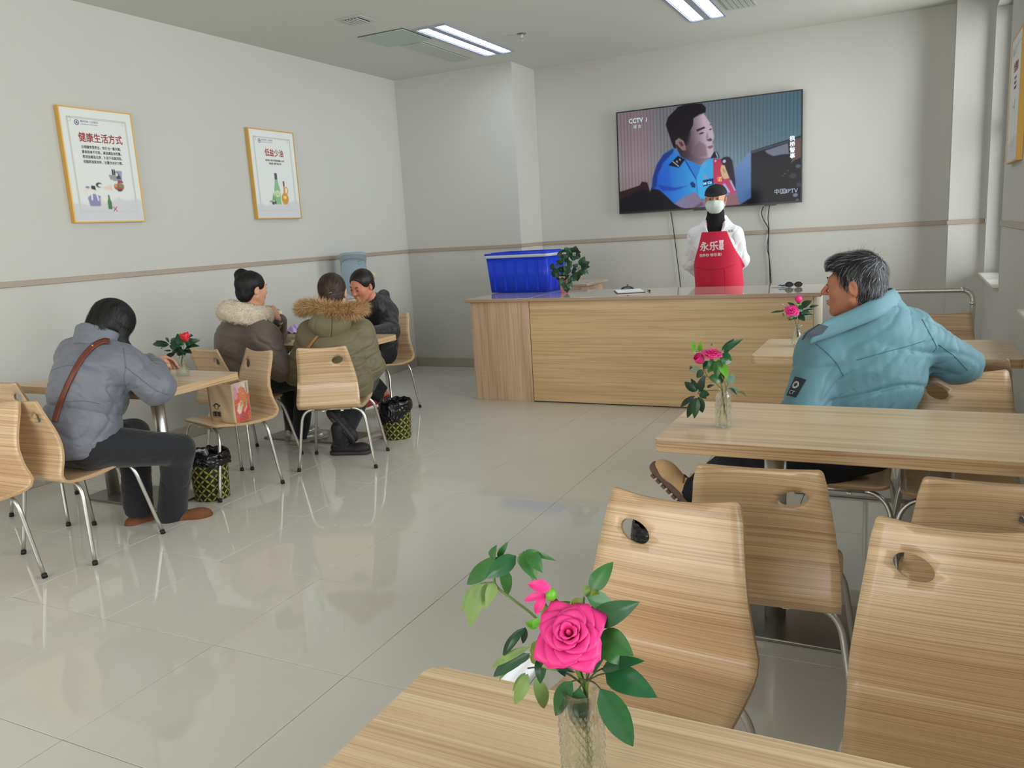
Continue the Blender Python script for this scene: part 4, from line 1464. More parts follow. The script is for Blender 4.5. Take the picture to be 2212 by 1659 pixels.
for k in range(30):
    b.face([A[k], A[(k + 1) % 30], B[(k + 1) % 30], B[k]])
for s in (-1, 1):
    C = [b.bm.verts.new((s * .023 + x, .004 + y, 0)) for x, y in ring_pts(.0045, 10)]; b.face(C)
o = b.build('round_emblem', M_ink, bg_, fixn=False); on_front(o.data, .052, 0.103)

# ---------------------------------------------------------------- water dispenser
wd = tag(empty('water_dispenser', (-4.72, 6.22, 0)), 'white water dispenser against the left wall behind the women', 'dispenser')
b = MB(); b.box(-0.15, -0.15, 0.0, 0.15, 0.15, 0.88, bev=.012, seg=2); b.build('body', M_white, wd)
b = MB(); b.box(-0.11, -0.154, 0.50, 0.11, -0.1505, 0.75, bev=.001); b.build('niche', mat('grey_niche', (150, 154, 156), .4), wd)
for s in (-.05, .05):
    b = MB(); b.tube([(s, -0.155, 0.71), (s, -0.18, 0.71), (s, -0.182, 0.685)], 0.010, 10); b.build('tap', mat('tap', (196, 60, 60) if s < 0 else (60, 100, 200), .4), wd)
b = MB(); b.lathe([(0.10, 0.8805), (0.105, 0.895), (0.075, 0.902)], seg=30); b.build('collar', M_white, wd)
def clear(name, col, rough=0.03, ior=1.45, alpha=None):
    return mat(name, col, rough, trans=1.0, ior=ior)
M_bottle = mat('pale_blue_polycarbonate', (196, 218, 236), 0.1, trans=0.8, ior=1.1)
wb = tag(empty('water_bottle', (-4.72, 6.22, 0.903)), 'upturned blue water bottle on the dispenser beside the left wall', 'bottle')
b = MB()
pr_ = [(0.024, 0.0), (0.026, 0.012), (0.06, 0.03), (0.105, 0.055), (0.119, 0.075), (0.120, 0.105), (0.116, 0.112), (0.116, 0.120), (0.120, 0.127), (0.121, 0.165), (0.117, 0.172), (0.117, 0.180), (0.121, 0.187),
       (0.121, 0.255), (0.117, 0.262), (0.117, 0.270), (0.121, 0.277), (0.121, 0.305), (0.127, 0.315), (0.128, 0.345), (0.126, 0.362), (0.115, 0.378), (0.09, 0.384)]
b.lathe([(r_, z_ * 1.13) for r_, z_ in pr_], seg=44); b.build('shell', M_bottle, wb)
for a0, s, z, sz in ((-.62, '◎', 0.278, .05), (-.45, '水', 0.23, .045), (-.62, '饮用', 0.19, .034), (-.62, '天然', 0.15, .034)):
    me = text_mesh(s, sz)
    for v in me.vertices:
        a = a0 + v.co.x / 0.122
        v.co = (0.1225 * math.cos(a), 0.1225 * math.sin(a), z * 1.13 + v.co.y)
    link('label_print', me, wb, mat('green_print', (60, 150, 120), .5))

# ---------------------------------------------------------------- things on the shared table
M_cream2 = mat('cream_plastic', (226, 222, 190), .35)
th_ = tag(empty('thermos', (-4.035, 4.395, .7505)), 'cream vacuum bottle standing on the shared table by the fleece sleeve', 'bottle')
b = MB()
b.lathe([(0.043, 0), (0.045, 0.004), (0.046, 0.035), (0.044, 0.038), (0.044, 0.042)] + [(0.0435, 0.045), (0.0435, 0.135), (0.045, 0.138), (0.044, 0.146), (0.036, 0.172), (0.024, 0.186), (0.024, 0.19)], seg=32)
b.build('body', M_cream2, th_)
for k in range(18):
    a = 2 * PI * k / 18
    b = MB(); b.tube([(0.0435 * math.cos(a), 0.0435 * math.sin(a), 0.048), (0.0435 * math.cos(a), 0.0435 * math.sin(a), 0.132)], 0.0022, 6); b.build('flute', M_cream2, th_)
b = MB(); b.lathe([(0.027, 0.1905), (0.028, 0.196), (0.027, 0.222), (0.022, 0.228)], seg=28); b.build('cap', M_cream2, th_)
b = MB(); b.tube(arc((0, 0.226), 0.012, 0, 180, 8, 'xz'), 0.0022, 6); b.build('carry_loop', mat('loop', (150, 130, 120), .6), th_)
fb = tag(empty('food_container', (-4.10, 4.60, .7505)), 'small lidded food box wrapped in a lilac plastic bag on the shared table', 'container')
b = MB(); A, B = frustum(b, .06, .045, .07, .052, 0, .042, .012); b.face(B); b.build('tub', mat('clear_tub', (206, 200, 196), .3), fb)
r = np.random.RandomState(4)
V = []; n = 26
for j in range(n):
    for i in range(n):
        x, y = (i / (n - 1) - .5) * .17, (j / (n - 1) - .5) * .13
        V.append((x, y, .047 + .05 * math.exp(-((x - .02) ** 2 + y ** 2) / .0022) + .012 * math.sin(x * 90 + y * 40) * math.sin(y * 110) + r.uniform(0, .007) - .25 * max(0, abs(x) - .06) - .2 * max(0, abs(y) - .045)))
F = [(j * n + i, j * n + i + 1, (j + 1) * n + i + 1, (j + 1) * n + i) for j in range(n - 1) for i in range(n - 1)]
o = link('plastic_bag', grid_mesh('plastic_bag', np.array(V), np.array(F)), fb, mat('lilac_plastic', (190, 170, 226), .25, spec=.6))
# ---------------------------------------------------------------- soft forms: signed distances meshed with surface nets
A3 = lambda v: np.array(v, dtype=np.float64)
def nrm(v):
    v = A3(v); return v / (np.linalg.norm(v) + 1e-12)


def cap(a, b, ra, rb=None, flat=None, quilt=None, curve=None):
    """tapered capsule; flat=(axis, factor) squeezes it; quilt=(spacing, amount, phase) gives puffed bands"""
    a, b = A3(a), A3(b); rb = ra if rb is None else rb
    ab = b - a; L2 = ab @ ab + 1e-12; L = math.sqrt(L2)
    if flat is not None:
        n = nrm(flat[0]); ff = flat[1]
    def f(P):
        t = np.clip((P - a) @ ab / L2, 0, 1)
        q = P - a - t[:, None] * ab
        r = ra + (rb - ra) * t
        if quilt is not None:
            s = np.abs(np.sin(PI * (t * L + quilt[2]) / quilt[0]))
            r = r + quilt[1] * (np.sqrt(s) - .6)
        if flat is not None:
            c = q @ n
            q = q + n[None] * (c * (1 / ff - 1))[:, None]
            return (np.sqrt((q * q).sum(1)) - r) * (0.5 + 0.5 * min(1, ff))
        return np.sqrt((q * q).sum(1)) - r
    return f


def ell(c, r, R=None):
    c, r = A3(c), A3(r)
    def f(P):
        q = P - c
        if R is not None:
            q = q @ R
        k0 = np.sqrt(((q / r) ** 2).sum(1)); k1 = np.sqrt(((q / (r * r)) ** 2).sum(1)) + 1e-9
        return k0 * (k0 - 1) / k1
    return f


def half(n, p):
    """positive on the side the normal points to"""
    n, p = nrm(n), A3(p)
    return lambda P: (P - p) @ n


def rbox(c, h, r, R=None):
    c, h = A3(c), A3(h)
    def f(P):
        q = P - c
        if R is not None:
            q = q @ R
        q = np.abs(q) - h + r
        return np.sqrt((np.maximum(q, 0) ** 2).sum(1)) + np.minimum(q.max(1), 0) - r
    return f


def torus(c, R_, r, M=None, sq=1.0):
    """ring in the local xy plane; sq stretches local y"""
    c = A3(c)
    def f(P):
        q = P - c
        if M is not None:
            q = q @ M
        l = np.sqrt(q[:, 0] ** 2 + (q[:, 1] / sq) ** 2) - R_
        return np.sqrt(l * l + q[:, 2] ** 2) - r
    return f


def within(fn, c, R, s=1.0):
    """fn written in local coordinates, placed with rotation R (columns = local axes) at c, scale s"""
    c = A3(c)
    return lambda P: fn((P - c) @ R / s) * s


class Sdf:
    def __init__(self):
        self.p = []
        self.disp = []

    def u(self, fn, k=0.02):
        self.p.append(('u', fn, k)); return self

    def sub(self, fn, k=0.01):
        self.p.append(('s', fn, k)); return self

    def isec(self, fn, k=0.01):
        self.p.append(('i', fn, k)); return self

    @staticmethod
    def comb(op, d, e, k):
        if op == 'u':
            h = np.maximum(k - np.abs(d - e), 0) / k if k > 0 else 0
            return np.minimum(d, e) - h * h * k * .25
        if op == 's':
            e = -e
        h = np.maximum(k - np.abs(d - e), 0) / k if k > 0 else 0
        return np.maximum(d, e) + h * h * k * .25

    def raw(self, P):
        d = np.full(len(P), 9.0)
        for op, fn, k in self.p:
            d = self.comb(op, d, fn(P), k)
        return d

    def __call__(self, P):
        d = self.raw(P)
        for g in self.disp:
            d = d + g(P)
        return d

    def grad(self, P, e=0.002):
        d = self(P)
        g = np.stack([self(P + A3(v) * e) - d for v in ((1, 0, 0), (0, 1, 0), (0, 0, 1))], 1)
        return d, g / (np.linalg.norm(g, axis=1, keepdims=True) + 1e-9)

    def arrays(self, dx, lo, hi, margin=0.02):
        B = 8
        lo = A3(lo); n = np.ceil((A3(hi) - lo) / (dx * B)).astype(int) * B
        nb = n // B
        bi = np.stack(np.meshgrid(*[np.arange(k) for k in nb], indexing='ij'), -1).reshape(-1, 3)
        C = lo + (bi * B + (B - 1) / 2) * dx
        Rb = (B + 1) / 2 * dx * 1.74
        dc = np.full(len(C), 9.0); each = []
        for op, fn, k in self.p:
            e = fn(C); each.append(e); dc = self.comb(op, dc, e, k)
        for g in self.disp:
            dc = dc + g(C)
        act = np.abs(dc) < Rb * 1.15 + margin
        D = np.where(dc < 0, -1.0, 1.0).astype(np.float32)
        D = np.repeat(np.repeat(np.repeat(D.reshape(nb), B, 0), B, 1), B, 2)
        ai = np.nonzero(act)[0]
        off = np.stack(np.meshgrid(*[np.arange(B)] * 3, indexing='ij'), -1).reshape(-1, 3)
        G = (bi[ai][:, None] * B + off[None])
        P = lo + G * dx
        d = np.full(P.shape[:2], 9.0)
        m = np.full(len(ai), 9.0)
        run = np.full(len(ai), 9.0)
        for (op, fn, k), e in zip(self.p, each):
            ea = e[ai]
            if op == 'u':
                need = ea < np.minimum(run, 9) + 2 * Rb + k + margin
                need |= run > 8
                run = np.minimum(run, ea)
            elif op == 's':
                need = ea < Rb + k + margin
            else:
                need = ea > -(Rb + k + margin)
            ix = np.nonzero(need)[0]
            if len(ix) == 0:
                continue
            q = P[ix].reshape(-1, 3)
            d[ix] = self.comb(op, d[ix].reshape(-1), fn(q), k).reshape(len(ix), -1)
        for g in self.disp:
            d = d + g(P.reshape(-1, 3)).reshape(d.shape)
        G = G.reshape(-1, 3)
        D[G[:, 0], G[:, 1], G[:, 2]] = d.reshape(-1)
        return D, lo

    def mesh(self, name, dx, lo, hi, m, parent, margin=0.02, colfn=None):
        D, lo = self.arrays(dx, lo, hi, margin)
        s = D < 0
        mixed = np.zeros(tuple(k - 1 for k in D.shape), bool)
        cs = [(a, b, c) for a in (0, 1) for b in (0, 1) for c in (0, 1)]
        sl = lambda A, c: A[c[0]:A.shape[0] - 1 + c[0], c[1]:A.shape[1] - 1 + c[1], c[2]:A.shape[2] - 1 + c[2]]
        al = np.ones_like(mixed); an = np.zeros_like(mixed)
        for c in cs:
            v = sl(s, c); al &= v; an |= v
        mixed = an & ~al
        idx = np.argwhere(mixed)
        acc = np.zeros((len(idx), 3)); cnt = np.zeros(len(idx))
        vals = {c: D[idx[:, 0] + c[0], idx[:, 1] + c[1], idx[:, 2] + c[2]].astype(np.float64) for c in cs}
        for c in cs:
            for ax in range(3):
                if c[ax] == 0:
                    e = list(c); e[ax] = 1; e = tuple(e)
                    a, b = vals[c], vals[e]
                    x = (a < 0) != (b < 0)
                    t = np.where(x, a / np.where(x, a - b, 1), 0)
                    p = np.tile(A3(c), (len(idx), 1)); p[:, ax] = t
                    acc += p * x[:, None]; cnt += x
        V = lo + (idx + acc / cnt[:, None]) * dx
        num = np.full(mixed.shape, -1, np.int32)
        num[idx[:, 0], idx[:, 1], idx[:, 2]] = np.arange(len(idx))
        quads = []
        for ax in range(3):
            o1, o2 = [(1, 2), (2, 0), (0, 1)][ax]
            e = [0, 0, 0]; e[ax] = 1
            a = s[:-1, :-1, :-1]; b = sl(s, tuple(e))
            x = np.argwhere(a != b)
            x = x[(x[:, o1] > 0) & (x[:, o2] > 0)]
            q = []
            for d1, d2 in ((0, 0), (1, 0), (1, 1), (0, 1)):
                y = x.copy(); y[:, o1] -= d1; y[:, o2] -= d2
                q.append(num[y[:, 0], y[:, 1], y[:, 2]])
            q = np.stack(q, 1)
            ins = a[x[:, 0], x[:, 1], x[:, 2]]
            q = np.where(ins[:, None], q, q[:, ::-1])
            quads.append(q[(q >= 0).all(1)])
        F = np.concatenate(quads)
        if not ORIENT_OK:
            F = F[:, ::-1]
        me = grid_mesh(name, V, F, True)
        if colfn is not None:
            c = np.asarray(colfn(V), float) / 255
            c = np.where(c <= 0.04045, c / 12.92, ((c + 0.055) / 1.055) ** 2.4)
            a = me.color_attributes.new('Col', 'FLOAT_COLOR', 'POINT')
            a.data.foreach_set('color', np.concatenate([c, np.ones((len(c), 1))], 1).astype(np.float32).ravel())
        o = link(name, me, parent, m)
        return o


ORIENT_OK = True


def waves(seed, n, freq, dirn=None, tight=0.35):
    tight = tight * .5
    """soft wandering ripples; folds run along dirn when given"""
    r = np.random.RandomState(seed)
    K, ph, W = [], [], []
    for i in range(n):
        v = r.normal(size=3)
        if dirn is not None:
            d = nrm(dirn); v = v - d * (v @ d) * (1 - tight)
        v = v / np.linalg.norm(v) * freq * r.uniform(.6, 1.5)
        K.append(v); ph.append(r.uniform(0, 2 * PI)); W.append(r.uniform(.5, 1))
    K, ph, W = np.array(K), np.array(ph), np.array(W) / sum(W)
    w2 = r.normal(size=(3, 3)) * freq * .5
    def f(P):
        q = P + 0.25 / freq * np.sin(P @ w2)
        return (np.sin(q @ K.T + ph) * W).sum(1)
    return f


def creases(seed, n, freq, amp, dirn=None, tight=.25, gate=None):
    """sharp-valleyed folds"""
    g = waves(seed, n, freq, dirn, tight)
    def f(P):
        w_ = g(P)
        v = amp * (.42 * np.exp(-(w_ / .10) ** 2) - .42 * w_ - .05)
        if gate is not None:
            v = v * gate(P)
        return v
    return f


def blob(c, r):
    c = A3(c)
    return lambda P: np.exp(-((P - c) ** 2).sum(1) / (r * r))


def frame(fw, up=(0, 0, 1)):
    """columns: right, forward, up"""
    f = nrm(fw); r = nrm(np.cross(f, A3(up))); u = np.cross(r, f)
    return np.stack([r, f, u], 1)


def rotm(yaw, pitch=0, roll=0):
    y, p, r = [math.radians(a) for a in (yaw, pitch, roll)]
    Rz = A3([[math.cos(y), -math.sin(y), 0], [math.sin(y), math.cos(y), 0], [0, 0, 1]])
    Rx = A3([[1, 0, 0], [0, math.cos(p), math.sin(p)], [0, -math.sin(p), math.cos(p)]])
    Ry = A3([[math.cos(r), 0, math.sin(r)], [0, 1, 0], [-math.sin(r), 0, math.cos(r)]])
    return Rz @ Rx @ Ry


# -------- head in its own frame: x right, y forward, z up, origin at its middle, 0.235 high
def add_head(S_, c, R, s=1.0, nose=1.0, jaw=1.0, round_=0.0, brow=1.0):
    L = lambda fn: within(fn, c, R, s)
    S_.u(L(ell((0, -.018, .030), (.076, .093, .086))), .02)
    S_.u(L(ell((0, .022, -.018), (.064 + .006 * round_, .066, .082))), .03)
    S_.u(L(ell((0, .040, -.070), (.046 * jaw + .010 * round_, .042, .040))), .03)
    S_.u(L(ell((0, .072, -.098), (.021, .018, .016))), .024)
    for x in (-1, 1):
        S_.u(L(ell((x * .036, .058, -.022), (.026 + .006 * round_, .026, .028 + .005 * round_))), .02)
        S_.u(L(cap((x * .058, .0, -.052), (x * .030, .052, -.088), .020, .014)), .02)
    S_.u(L(cap((-.036, .078, .026), (.036, .078, .026), .010 * brow)), .016)
    for x in (-1, 1):
        S_.sub(L(ell((x * .031, .096, .008), (.017, .012, .009))), .012)
        S_.u(L(ell((x * .031, .078, .006), (.0145, .012, .0105))), .004)
        S_.sub(L(cap((x * .021, .0915, .0045), (x * .040, .0885, .0045), .0013)), .002)
    S_.u(L(cap((0, .086, .018), (0, .104 * (.6 + .4 * nose) + .002, -.020), .0065, .0105)), .012)
    S_.u(L(ell((0, .107, -.025), (.0105, .0105, .0085))), .006)
    for x in (-1, 1):
        S_.u(L(ell((x * .0115, .098, -.027), (.0075, .009, .007))), .005)
        S_.sub(L(ell((x * .006, .103, -.0345), (.0032, .0045, .003))), .002)
    S_.u(L(ell((0, .088, -.056), (.022, .0125, .0062))), .006)
    S_.u(L(ell((0, .0865, -.0665), (.019, .0125, .0072))), .005)
    S_.sub(L(cap((-.020, .097, -.0612), (.020, .097, -.0612), .0016)), .003)
    for x in (-1, 1):
        er = rotm(0, 12, 0) @ rotm(x * -18, 0, x * 8)
        S_.u(L(lambda P, x=x, er=er: ell((x * .082, -.012, -.010), (.0085, .0185, .031), er)(P)), .008)
        S_.sub(L(lambda P, x=x, er=er: ell((x * .0920, -.006, -.008), (.0065, .0105, .020), er)(P)), .004)
        S_.u(L(ell((x * .080, -.006, -.016), (.005, .005, .009))), .004)
    return S_


def finger(S_, base, d, n, side, lens, r, curl, k=.004):
    """three phalanges bending towards n"""
    p = A3(base); d = nrm(d); n = nrm(n)
    a = 0.0
    for i, (l, c) in enumerate(zip(lens, curl)):
        a += math.radians(c)
        v = d * math.cos(a) + n * math.sin(a)
        q = p + v * l
        S_.u(cap(p, q, r * (1 - .09 * i), r * (1 - .09 * (i + 1))), k if i else .008)
        p = q
    return p


def add_hand(S_, wrist, d, n, side, curl=(25, 30, 20), s=1.0, spread=.10):
    """d along the fingers, n towards the palm side; side = +1 when the thumb lies along cross(d, n)"""
    d = nrm(d); n = nrm(A3(n) - d * (A3(n) @ d)); t = np.cross(d, n) * side
    w = A3(wrist)
    S_.u(cap(w, w + d * .03 * s, .026 * s, .030 * s, flat=(n, .62)), .012)
    S_.u(cap(w + d * .03 * s - t * .016 * s, w + d * .082 * s - t * .022 * s, .019 * s, .016 * s, flat=(n, .72)), .012)
    S_.u(cap(w + d * .03 * s + t * .014 * s, w + d * .084 * s + t * .022 * s, .019 * s, .016 * s, flat=(n, .72)), .014)
    for off, L_, sp in ((.029, (.040, .025, .020), 1.0), (.010, (.045, .029, .021), .3), (-.010, (.042, .027, .021), -.4), (-.028, (.033, .021, .018), -1.1)):
        finger(S_, w + d * (.086 - abs(off) * .25) * s + t * off * s, d + t * sp * spread, n, t, [x * s for x in L_], .0088 * s, curl)
    # thumb leaves the side of the palm near its root
    finger(S_, w + d * .022 * s + t * .026 * s, nrm(d * .62 + t * .62 + n * .30), nrm(n * .8 - t * .5), t, [.040 * s, .032 * s, .026 * s], .0112 * s, (0, 22, 22), .008)


def shoe(ankle, toe, up, L=.26, w=.048, boot=0.0, sole=.022, heel=.0):
    """returns (upper, sole) distance functions; toe = horizontal-ish direction of the toes"""
    y = nrm(toe); z = nrm(A3(up) - y * (A3(up) @ y)); x = np.cross(y, z)
    R = np.stack([x, y, z], 1)
    o = A3(ankle) - z * .085
    U = Sdf()
    W_ = lambda fn: within(fn, o, R)
    U.u(W_(cap((0, -.035, .045), (0, L * .50, .034), w * .92, w * .86, flat=((0, 0, 1), .80))), .01)
    U.u(W_(ell((0, L * .53, .036), (w * .98, .066, .040))), .02)
    U.u(W_(cap((0, -.025, .05), (0, .03, .10), w * .80, w * .72)), .02)
    if boot:
        U.u(W_(cap((0, -.012, .08), (0, -.015, .08 + boot), w * .92, w * 1.02)), .02)
    U.isec(W_(lambda P: -(P[:, 2] - sole * .7)), .004)
    So = Sdf()
    So.u(W_(cap((0, -.045, sole * .5), (0, L * .62, sole * .5), w * .92, w * .98)), 0.0)
    So.isec(W_(lambda P: np.abs(P[:, 2] - sole * .5) - sole * .5), .005)
    return U, So, o, R


# -------- strands laid over a form
def strands(name, F, starts, dirfn, steps, step, width, m, parent, lift=0.001, rise=0.0, seed=0, jitter=.15, colfn=None, taper=True, stick=True):
    r = np.random.RandomState(seed)
    P = A3(starts); n = len(P)
    d, g = F.grad(P)
    P = P - g * d[:, None] + g * lift
    w = r.normal(size=(n, 3)) * jitter
    rings = []
    Wd = np.full(n, width) * r.uniform(.6, 1.3, n)
    ln = r.uniform(.6, 1.2, n)
    for k in range(steps + 1):
        d, g = F.grad(P)
        v = dirfn(P, g, k / steps) + w
        if stick:
            v = v - g * (v * g).sum(1, keepdims=True) * (1 - rise)
        v = v / (np.linalg.norm(v, axis=1, keepdims=True) + 1e-9)
        side = np.cross(v, g); side /= (np.linalg.norm(side, axis=1, keepdims=True) + 1e-9)
        ww = Wd * (max(.12, 1 - (k / steps) ** 2) if taper else 1)
        rings.append((P - side * ww[:, None], P + side * ww[:, None]))
        P = P + v * (step * ln)[:, None]
        if stick:
            d, g = F.grad(P)
            tgt = lift + rise * step * k
            P = P - g * (d - tgt)[:, None] * .9
    V = np.concatenate([np.concatenate(x) for x in rings])
    i = np.arange(n)
    Fc = [np.stack([2 * n * k + i, 2 * n * k + n + i, 2 * n * (k + 1) + n + i, 2 * n * (k + 1) + i], 1) for k in range(steps)]
    me = grid_mesh(name, V, np.concatenate(Fc), True)
    if colfn is not None:
        c = colfn(r, n)
        c = np.tile(np.concatenate([c, c]), (steps + 1, 1)) / 255
        c = np.where(c <= 0.04045, c / 12.92, ((c + 0.055) / 1.055) ** 2.4)
        a = me.color_attributes.new('Col', 'FLOAT_COLOR', 'POINT')
        a.data.foreach_set('color', np.concatenate([c, np.ones((len(c), 1))], 1).astype(np.float32).ravel())
    o = link(name, me, parent, m)
    o['kind'] = 'stuff'
    return o


def verts_of(o):
    a = np.empty(len(o.data.vertices) * 3, np.float32); o.data.vertices.foreach_get('co', a)
    return a.reshape(-1, 3).astype(float)


def pick(V, n, cond, seed=0):
    r = np.random.RandomState(seed)
    V = V[cond(V)] if cond is not None else V
    return V[r.randint(0, len(V), n)] + r.normal(size=(n, 3)) * .002


def on_form(bvh, pts2, M, off=0.0015, rng=.5):
    """project lettering points (x, y in the plane M, along -z of M) on a form"""
    out = []
    d = (M.to_3x3() @ Vector((0, 0, -1))).normalized()
    for q in pts2:
        o = M @ Vector((q[0], q[1], 0))
        h, nn, i, dist = bvh.ray_cast(o, d, rng)
        out.append(h - d * off if h is not None else o + d * .1)
    return out
# ---------------------------------------------------------------- people
M_skin = mat('skin_tan', (168, 110, 84), 0.48, sss=0.12, noise=(40, .05), bump=(260, .12, .001))
M_skin_l = mat('skin_light', (206, 156, 126), 0.48, sss=0.12, noise=(40, .04))
M_skin_r = mat('skin_ruddy', (204, 134, 108), 0.5, sss=0.12, noise=(30, .07))
M_hair = mat('black_hair', (17, 15, 16), 0.6, noise=(60, .2))
M_hair_b = mat('brown_hair', (46, 34, 29), 0.6, noise=(60, .2))
M_hair_s = mat('hair_strands', (40, 40, 40), 0.5, attr='Col')
M_brow = mat('brow', (34, 28, 26), 0.6)
M_eye = mat('eye_dark', (30, 22, 20), 0.15)
M_lip = mat('lip', (150, 78, 70), 0.45)
M_trou = mat('black_trousers', (26, 27, 32), 0.85, sheen=.2, bump=(180, .15, .001))


def trousers(J, m, parent, dx=.008, r0=.100, r1=.076, r2=.066, r3=.058, flare=0.0, seed=3, up=(0, 0, 1)):
    T_ = Sdf()
    p = A3(J['pelvis'])
    T_.u(cap(J['hipL'], J['hipR'], .118, flat=((0, 0, 1), .9)), .03)
    T_.u(ell(p + A3((0, 0, .02)), J.get('seat', (.17, .14, .12))), .04)
    for s in 'LR':
        T_.u(cap(J['hip' + s], J['knee' + s], r0, r1), .03)
        T_.u(cap(J['knee' + s], A3(J['ank' + s]) + nrm(A3(J['ank' + s]) - A3(J['knee' + s])) * .06, r1 * .96, r3 + flare), .02)
        a, k = A3(J['ank' + s]), A3(J['knee' + s])
        T_.sub(half(k - a, a - nrm(a - k) * J.get('hem', -.045)), .004)
    g = [creases(seed, 6, 46, .008, A3(J['kneeL']) - A3(J['hipL']), .5), creases(seed + 1, 4, 120, .0025)]
    T_.disp += g
    P = np.array([A3(J[k]) for k in ('pelvis', 'hipL', 'hipR', 'kneeL', 'kneeR', 'ankL', 'ankR')])
    return T_.mesh('trousers', dx, P.min(0) - .19, P.max(0) + .19, m, parent), T_


def core_body(J, hd, hR, m, parent, dx=.006, hs=1.0, neck_r=.054, hands=True, headkw={}, handkw={}):
    B_ = Sdf()
    add_head(B_, hd, hR, hs, **headkw)
    nk = A3(J['neck'])
    top = A3(hd) + hR @ A3((0, -.022, -.055)) * hs
    B_.u(cap(top, nk, neck_r * .95, neck_r * 1.08), .03)
    B_.u(cap(nk + A3((0, 0, -.05)), J['pelvis'], .10, .11, flat=(J['fw'], .75)), .05)
    B_.u(cap(J['shL'], J['shR'], .048), .06)
    for s in 'LR':
        B_.u(cap(J['sh' + s], J['el' + s], .046, .038), .03)
        B_.u(cap(J['el' + s], J['wr' + s], .038, .026), .015)
        B_.u(cap(J['hip' + s], J['knee' + s], .075, .052), .04)
        B_.u(cap(J['knee' + s], J['ank' + s], .050, .036), .02)
        B_.u(cap(J['ank' + s], A3(J['ank' + s]) + nrm(J['toe' + s]) * .07 - A3((0, 0, .05)), .030, .020), .01)
        if hands:
            kw = dict(curl=(25, 30, 20)); kw.update(handkw.get(s, {}))
            dd = kw.pop('d', A3(J['wr' + s]) - A3(J['el' + s])); nn = kw.pop('n', (0, 0, -1)); sd = kw.pop('side', 1 if s == 'R' else -1)
            add_hand(B_, J['wr' + s], dd, nn, sd, **kw)
    P = np.array([A3(J[k]) for k in J if k not in ('fw', 'toeL', 'toeR', 'hem', 'seat')] + [A3(hd)])
    return B_.mesh('body', dx, P.min(0) - .24, P.max(0) + .24, m, parent), B_


def face_bits(parent, hd, hR, s=1.0, brow=M_brow, lips=M_lip, eyes=True, closed=False, lipz=(-.056, -.0665)):
    c = A3(hd)
    W = lambda p: c + hR @ (A3(p) * s)
    for x in (-1, 1):
        b = MB(); b.tube([W((x * .016, .0885, .029)), W((x * .031, .0905, .034)), W((x * .046, .078, .030))], [.0022 * s, .0032 * s, .0016 * s], 6)
        b.build('eyebrow', brow, parent)
        if eyes and not closed:
            b = MB(); b.ball(W((x * .031, .0832, .0045)), .0078 * s, 10); b.build('eye', M_eye, parent)
        b = MB(); b.tube([W((x * .020, .0915, .0058)), W((x * .031, .0935, .0085)), W((x * .043, .0870, .0052))], .0011 * s, 5); b.build('eyelash', brow, parent)
    if lips is not None:
        for z, yy, w in ((lipz[0], .0985, .018), (lipz[1], .0975, .015)):
            b = MB(); b.tube([W((-w, yy - .010, z - .001)), W((-w * .4, yy - .0005, z + .001)), W((w * .4, yy - .0005, z + .001)), W((w, yy - .010, z - .001))], [.0012 * s, .0032 * s, .0032 * s, .0012 * s], 8)
            b.build('lip', lips, parent)


def add_shoes(J, parent, mu, ms, dx=.005, **kw):
    for s in 'LR':
        U, So, o, R = shoe(J['ank' + s], J['toe' + s], J.get('up' + s, (0, 0, 1)), **kw)
        c = o + R @ A3((0, .07, .08))
        a = U.mesh('shoe', dx, c - .24, c + .24, mu, parent, .012)
        So.mesh('sole', dx, c - .24, c + .24, ms, a, .012)


# ======== the man in the teal jacket
pm = tag(empty('person', (-0.2, 3.22, 0)), 'seated man in a teal jacket and tan boots seen from behind, head turned left', 'person')
def rebase(root):
    """forms were meshed in room coordinates: shift them under their root"""
    T_ = Matrix.Translation(-root.location)
    for c in root.children_recursive:
        if c.type == 'MESH':
            c.data.transform(T_)
Z3 = Matrix.Identity(4)
J = dict(seat=(.21, .16, .12), pelvis=(-.20, 3.235, .53), hipL=(-.26, 3.16, .515), hipR=(-.235, 3.32, .515), neck=at(1892, 682, Y=3.33), fw=nrm((-.36, .93, 0)),
         shL=at(1778, 762, Y=3.24), shR=at(1966, 722, Y=3.38), elL=at(1728, 905, Y=3.08), elR=at(2072, 786, Y=3.46),
         wrL=(-.42, 3.14, .60), wrR=(.03, 3.62, .86), kneeL=at(1590, 1004, Y=3.10), kneeR=(-.60, 3.32, .50),
         ankL=at(1512, 1056, Y=3.16), ankR=(-.80, 3.42, .11), toeL=nrm((-.72, .12, .62)), toeR=nrm((-.9, .25, 0)), upL=nrm((.62, 0, .75)))
hd = at(1846, 616, Y=3.29); hR = rotm(83, 2, 3)
bo, BF = core_body(J, hd, hR, M_skin, pm, .0045, 1.0, .060, headkw=dict(nose=1.15, jaw=1.08, brow=1.15))
face_bits(pm, hd, hR)
trousers(J, mat('navy_black_trousers', (16, 18, 27), .8, bump=(200, .2, .001)), pm, .0075, r0=.105, r3=.064)
M_tan = mat('tan_nubuck', (196, 160, 116), .75, noise=(30, .08), bump=(120, .3, .001))
M_tsole = mat('brown_lug_sole', (104, 82, 70), .7)
add_shoes(J, pm, M_tan, M_tsole, .005, boot=.07, sole=.03, w=.052, L=.27)
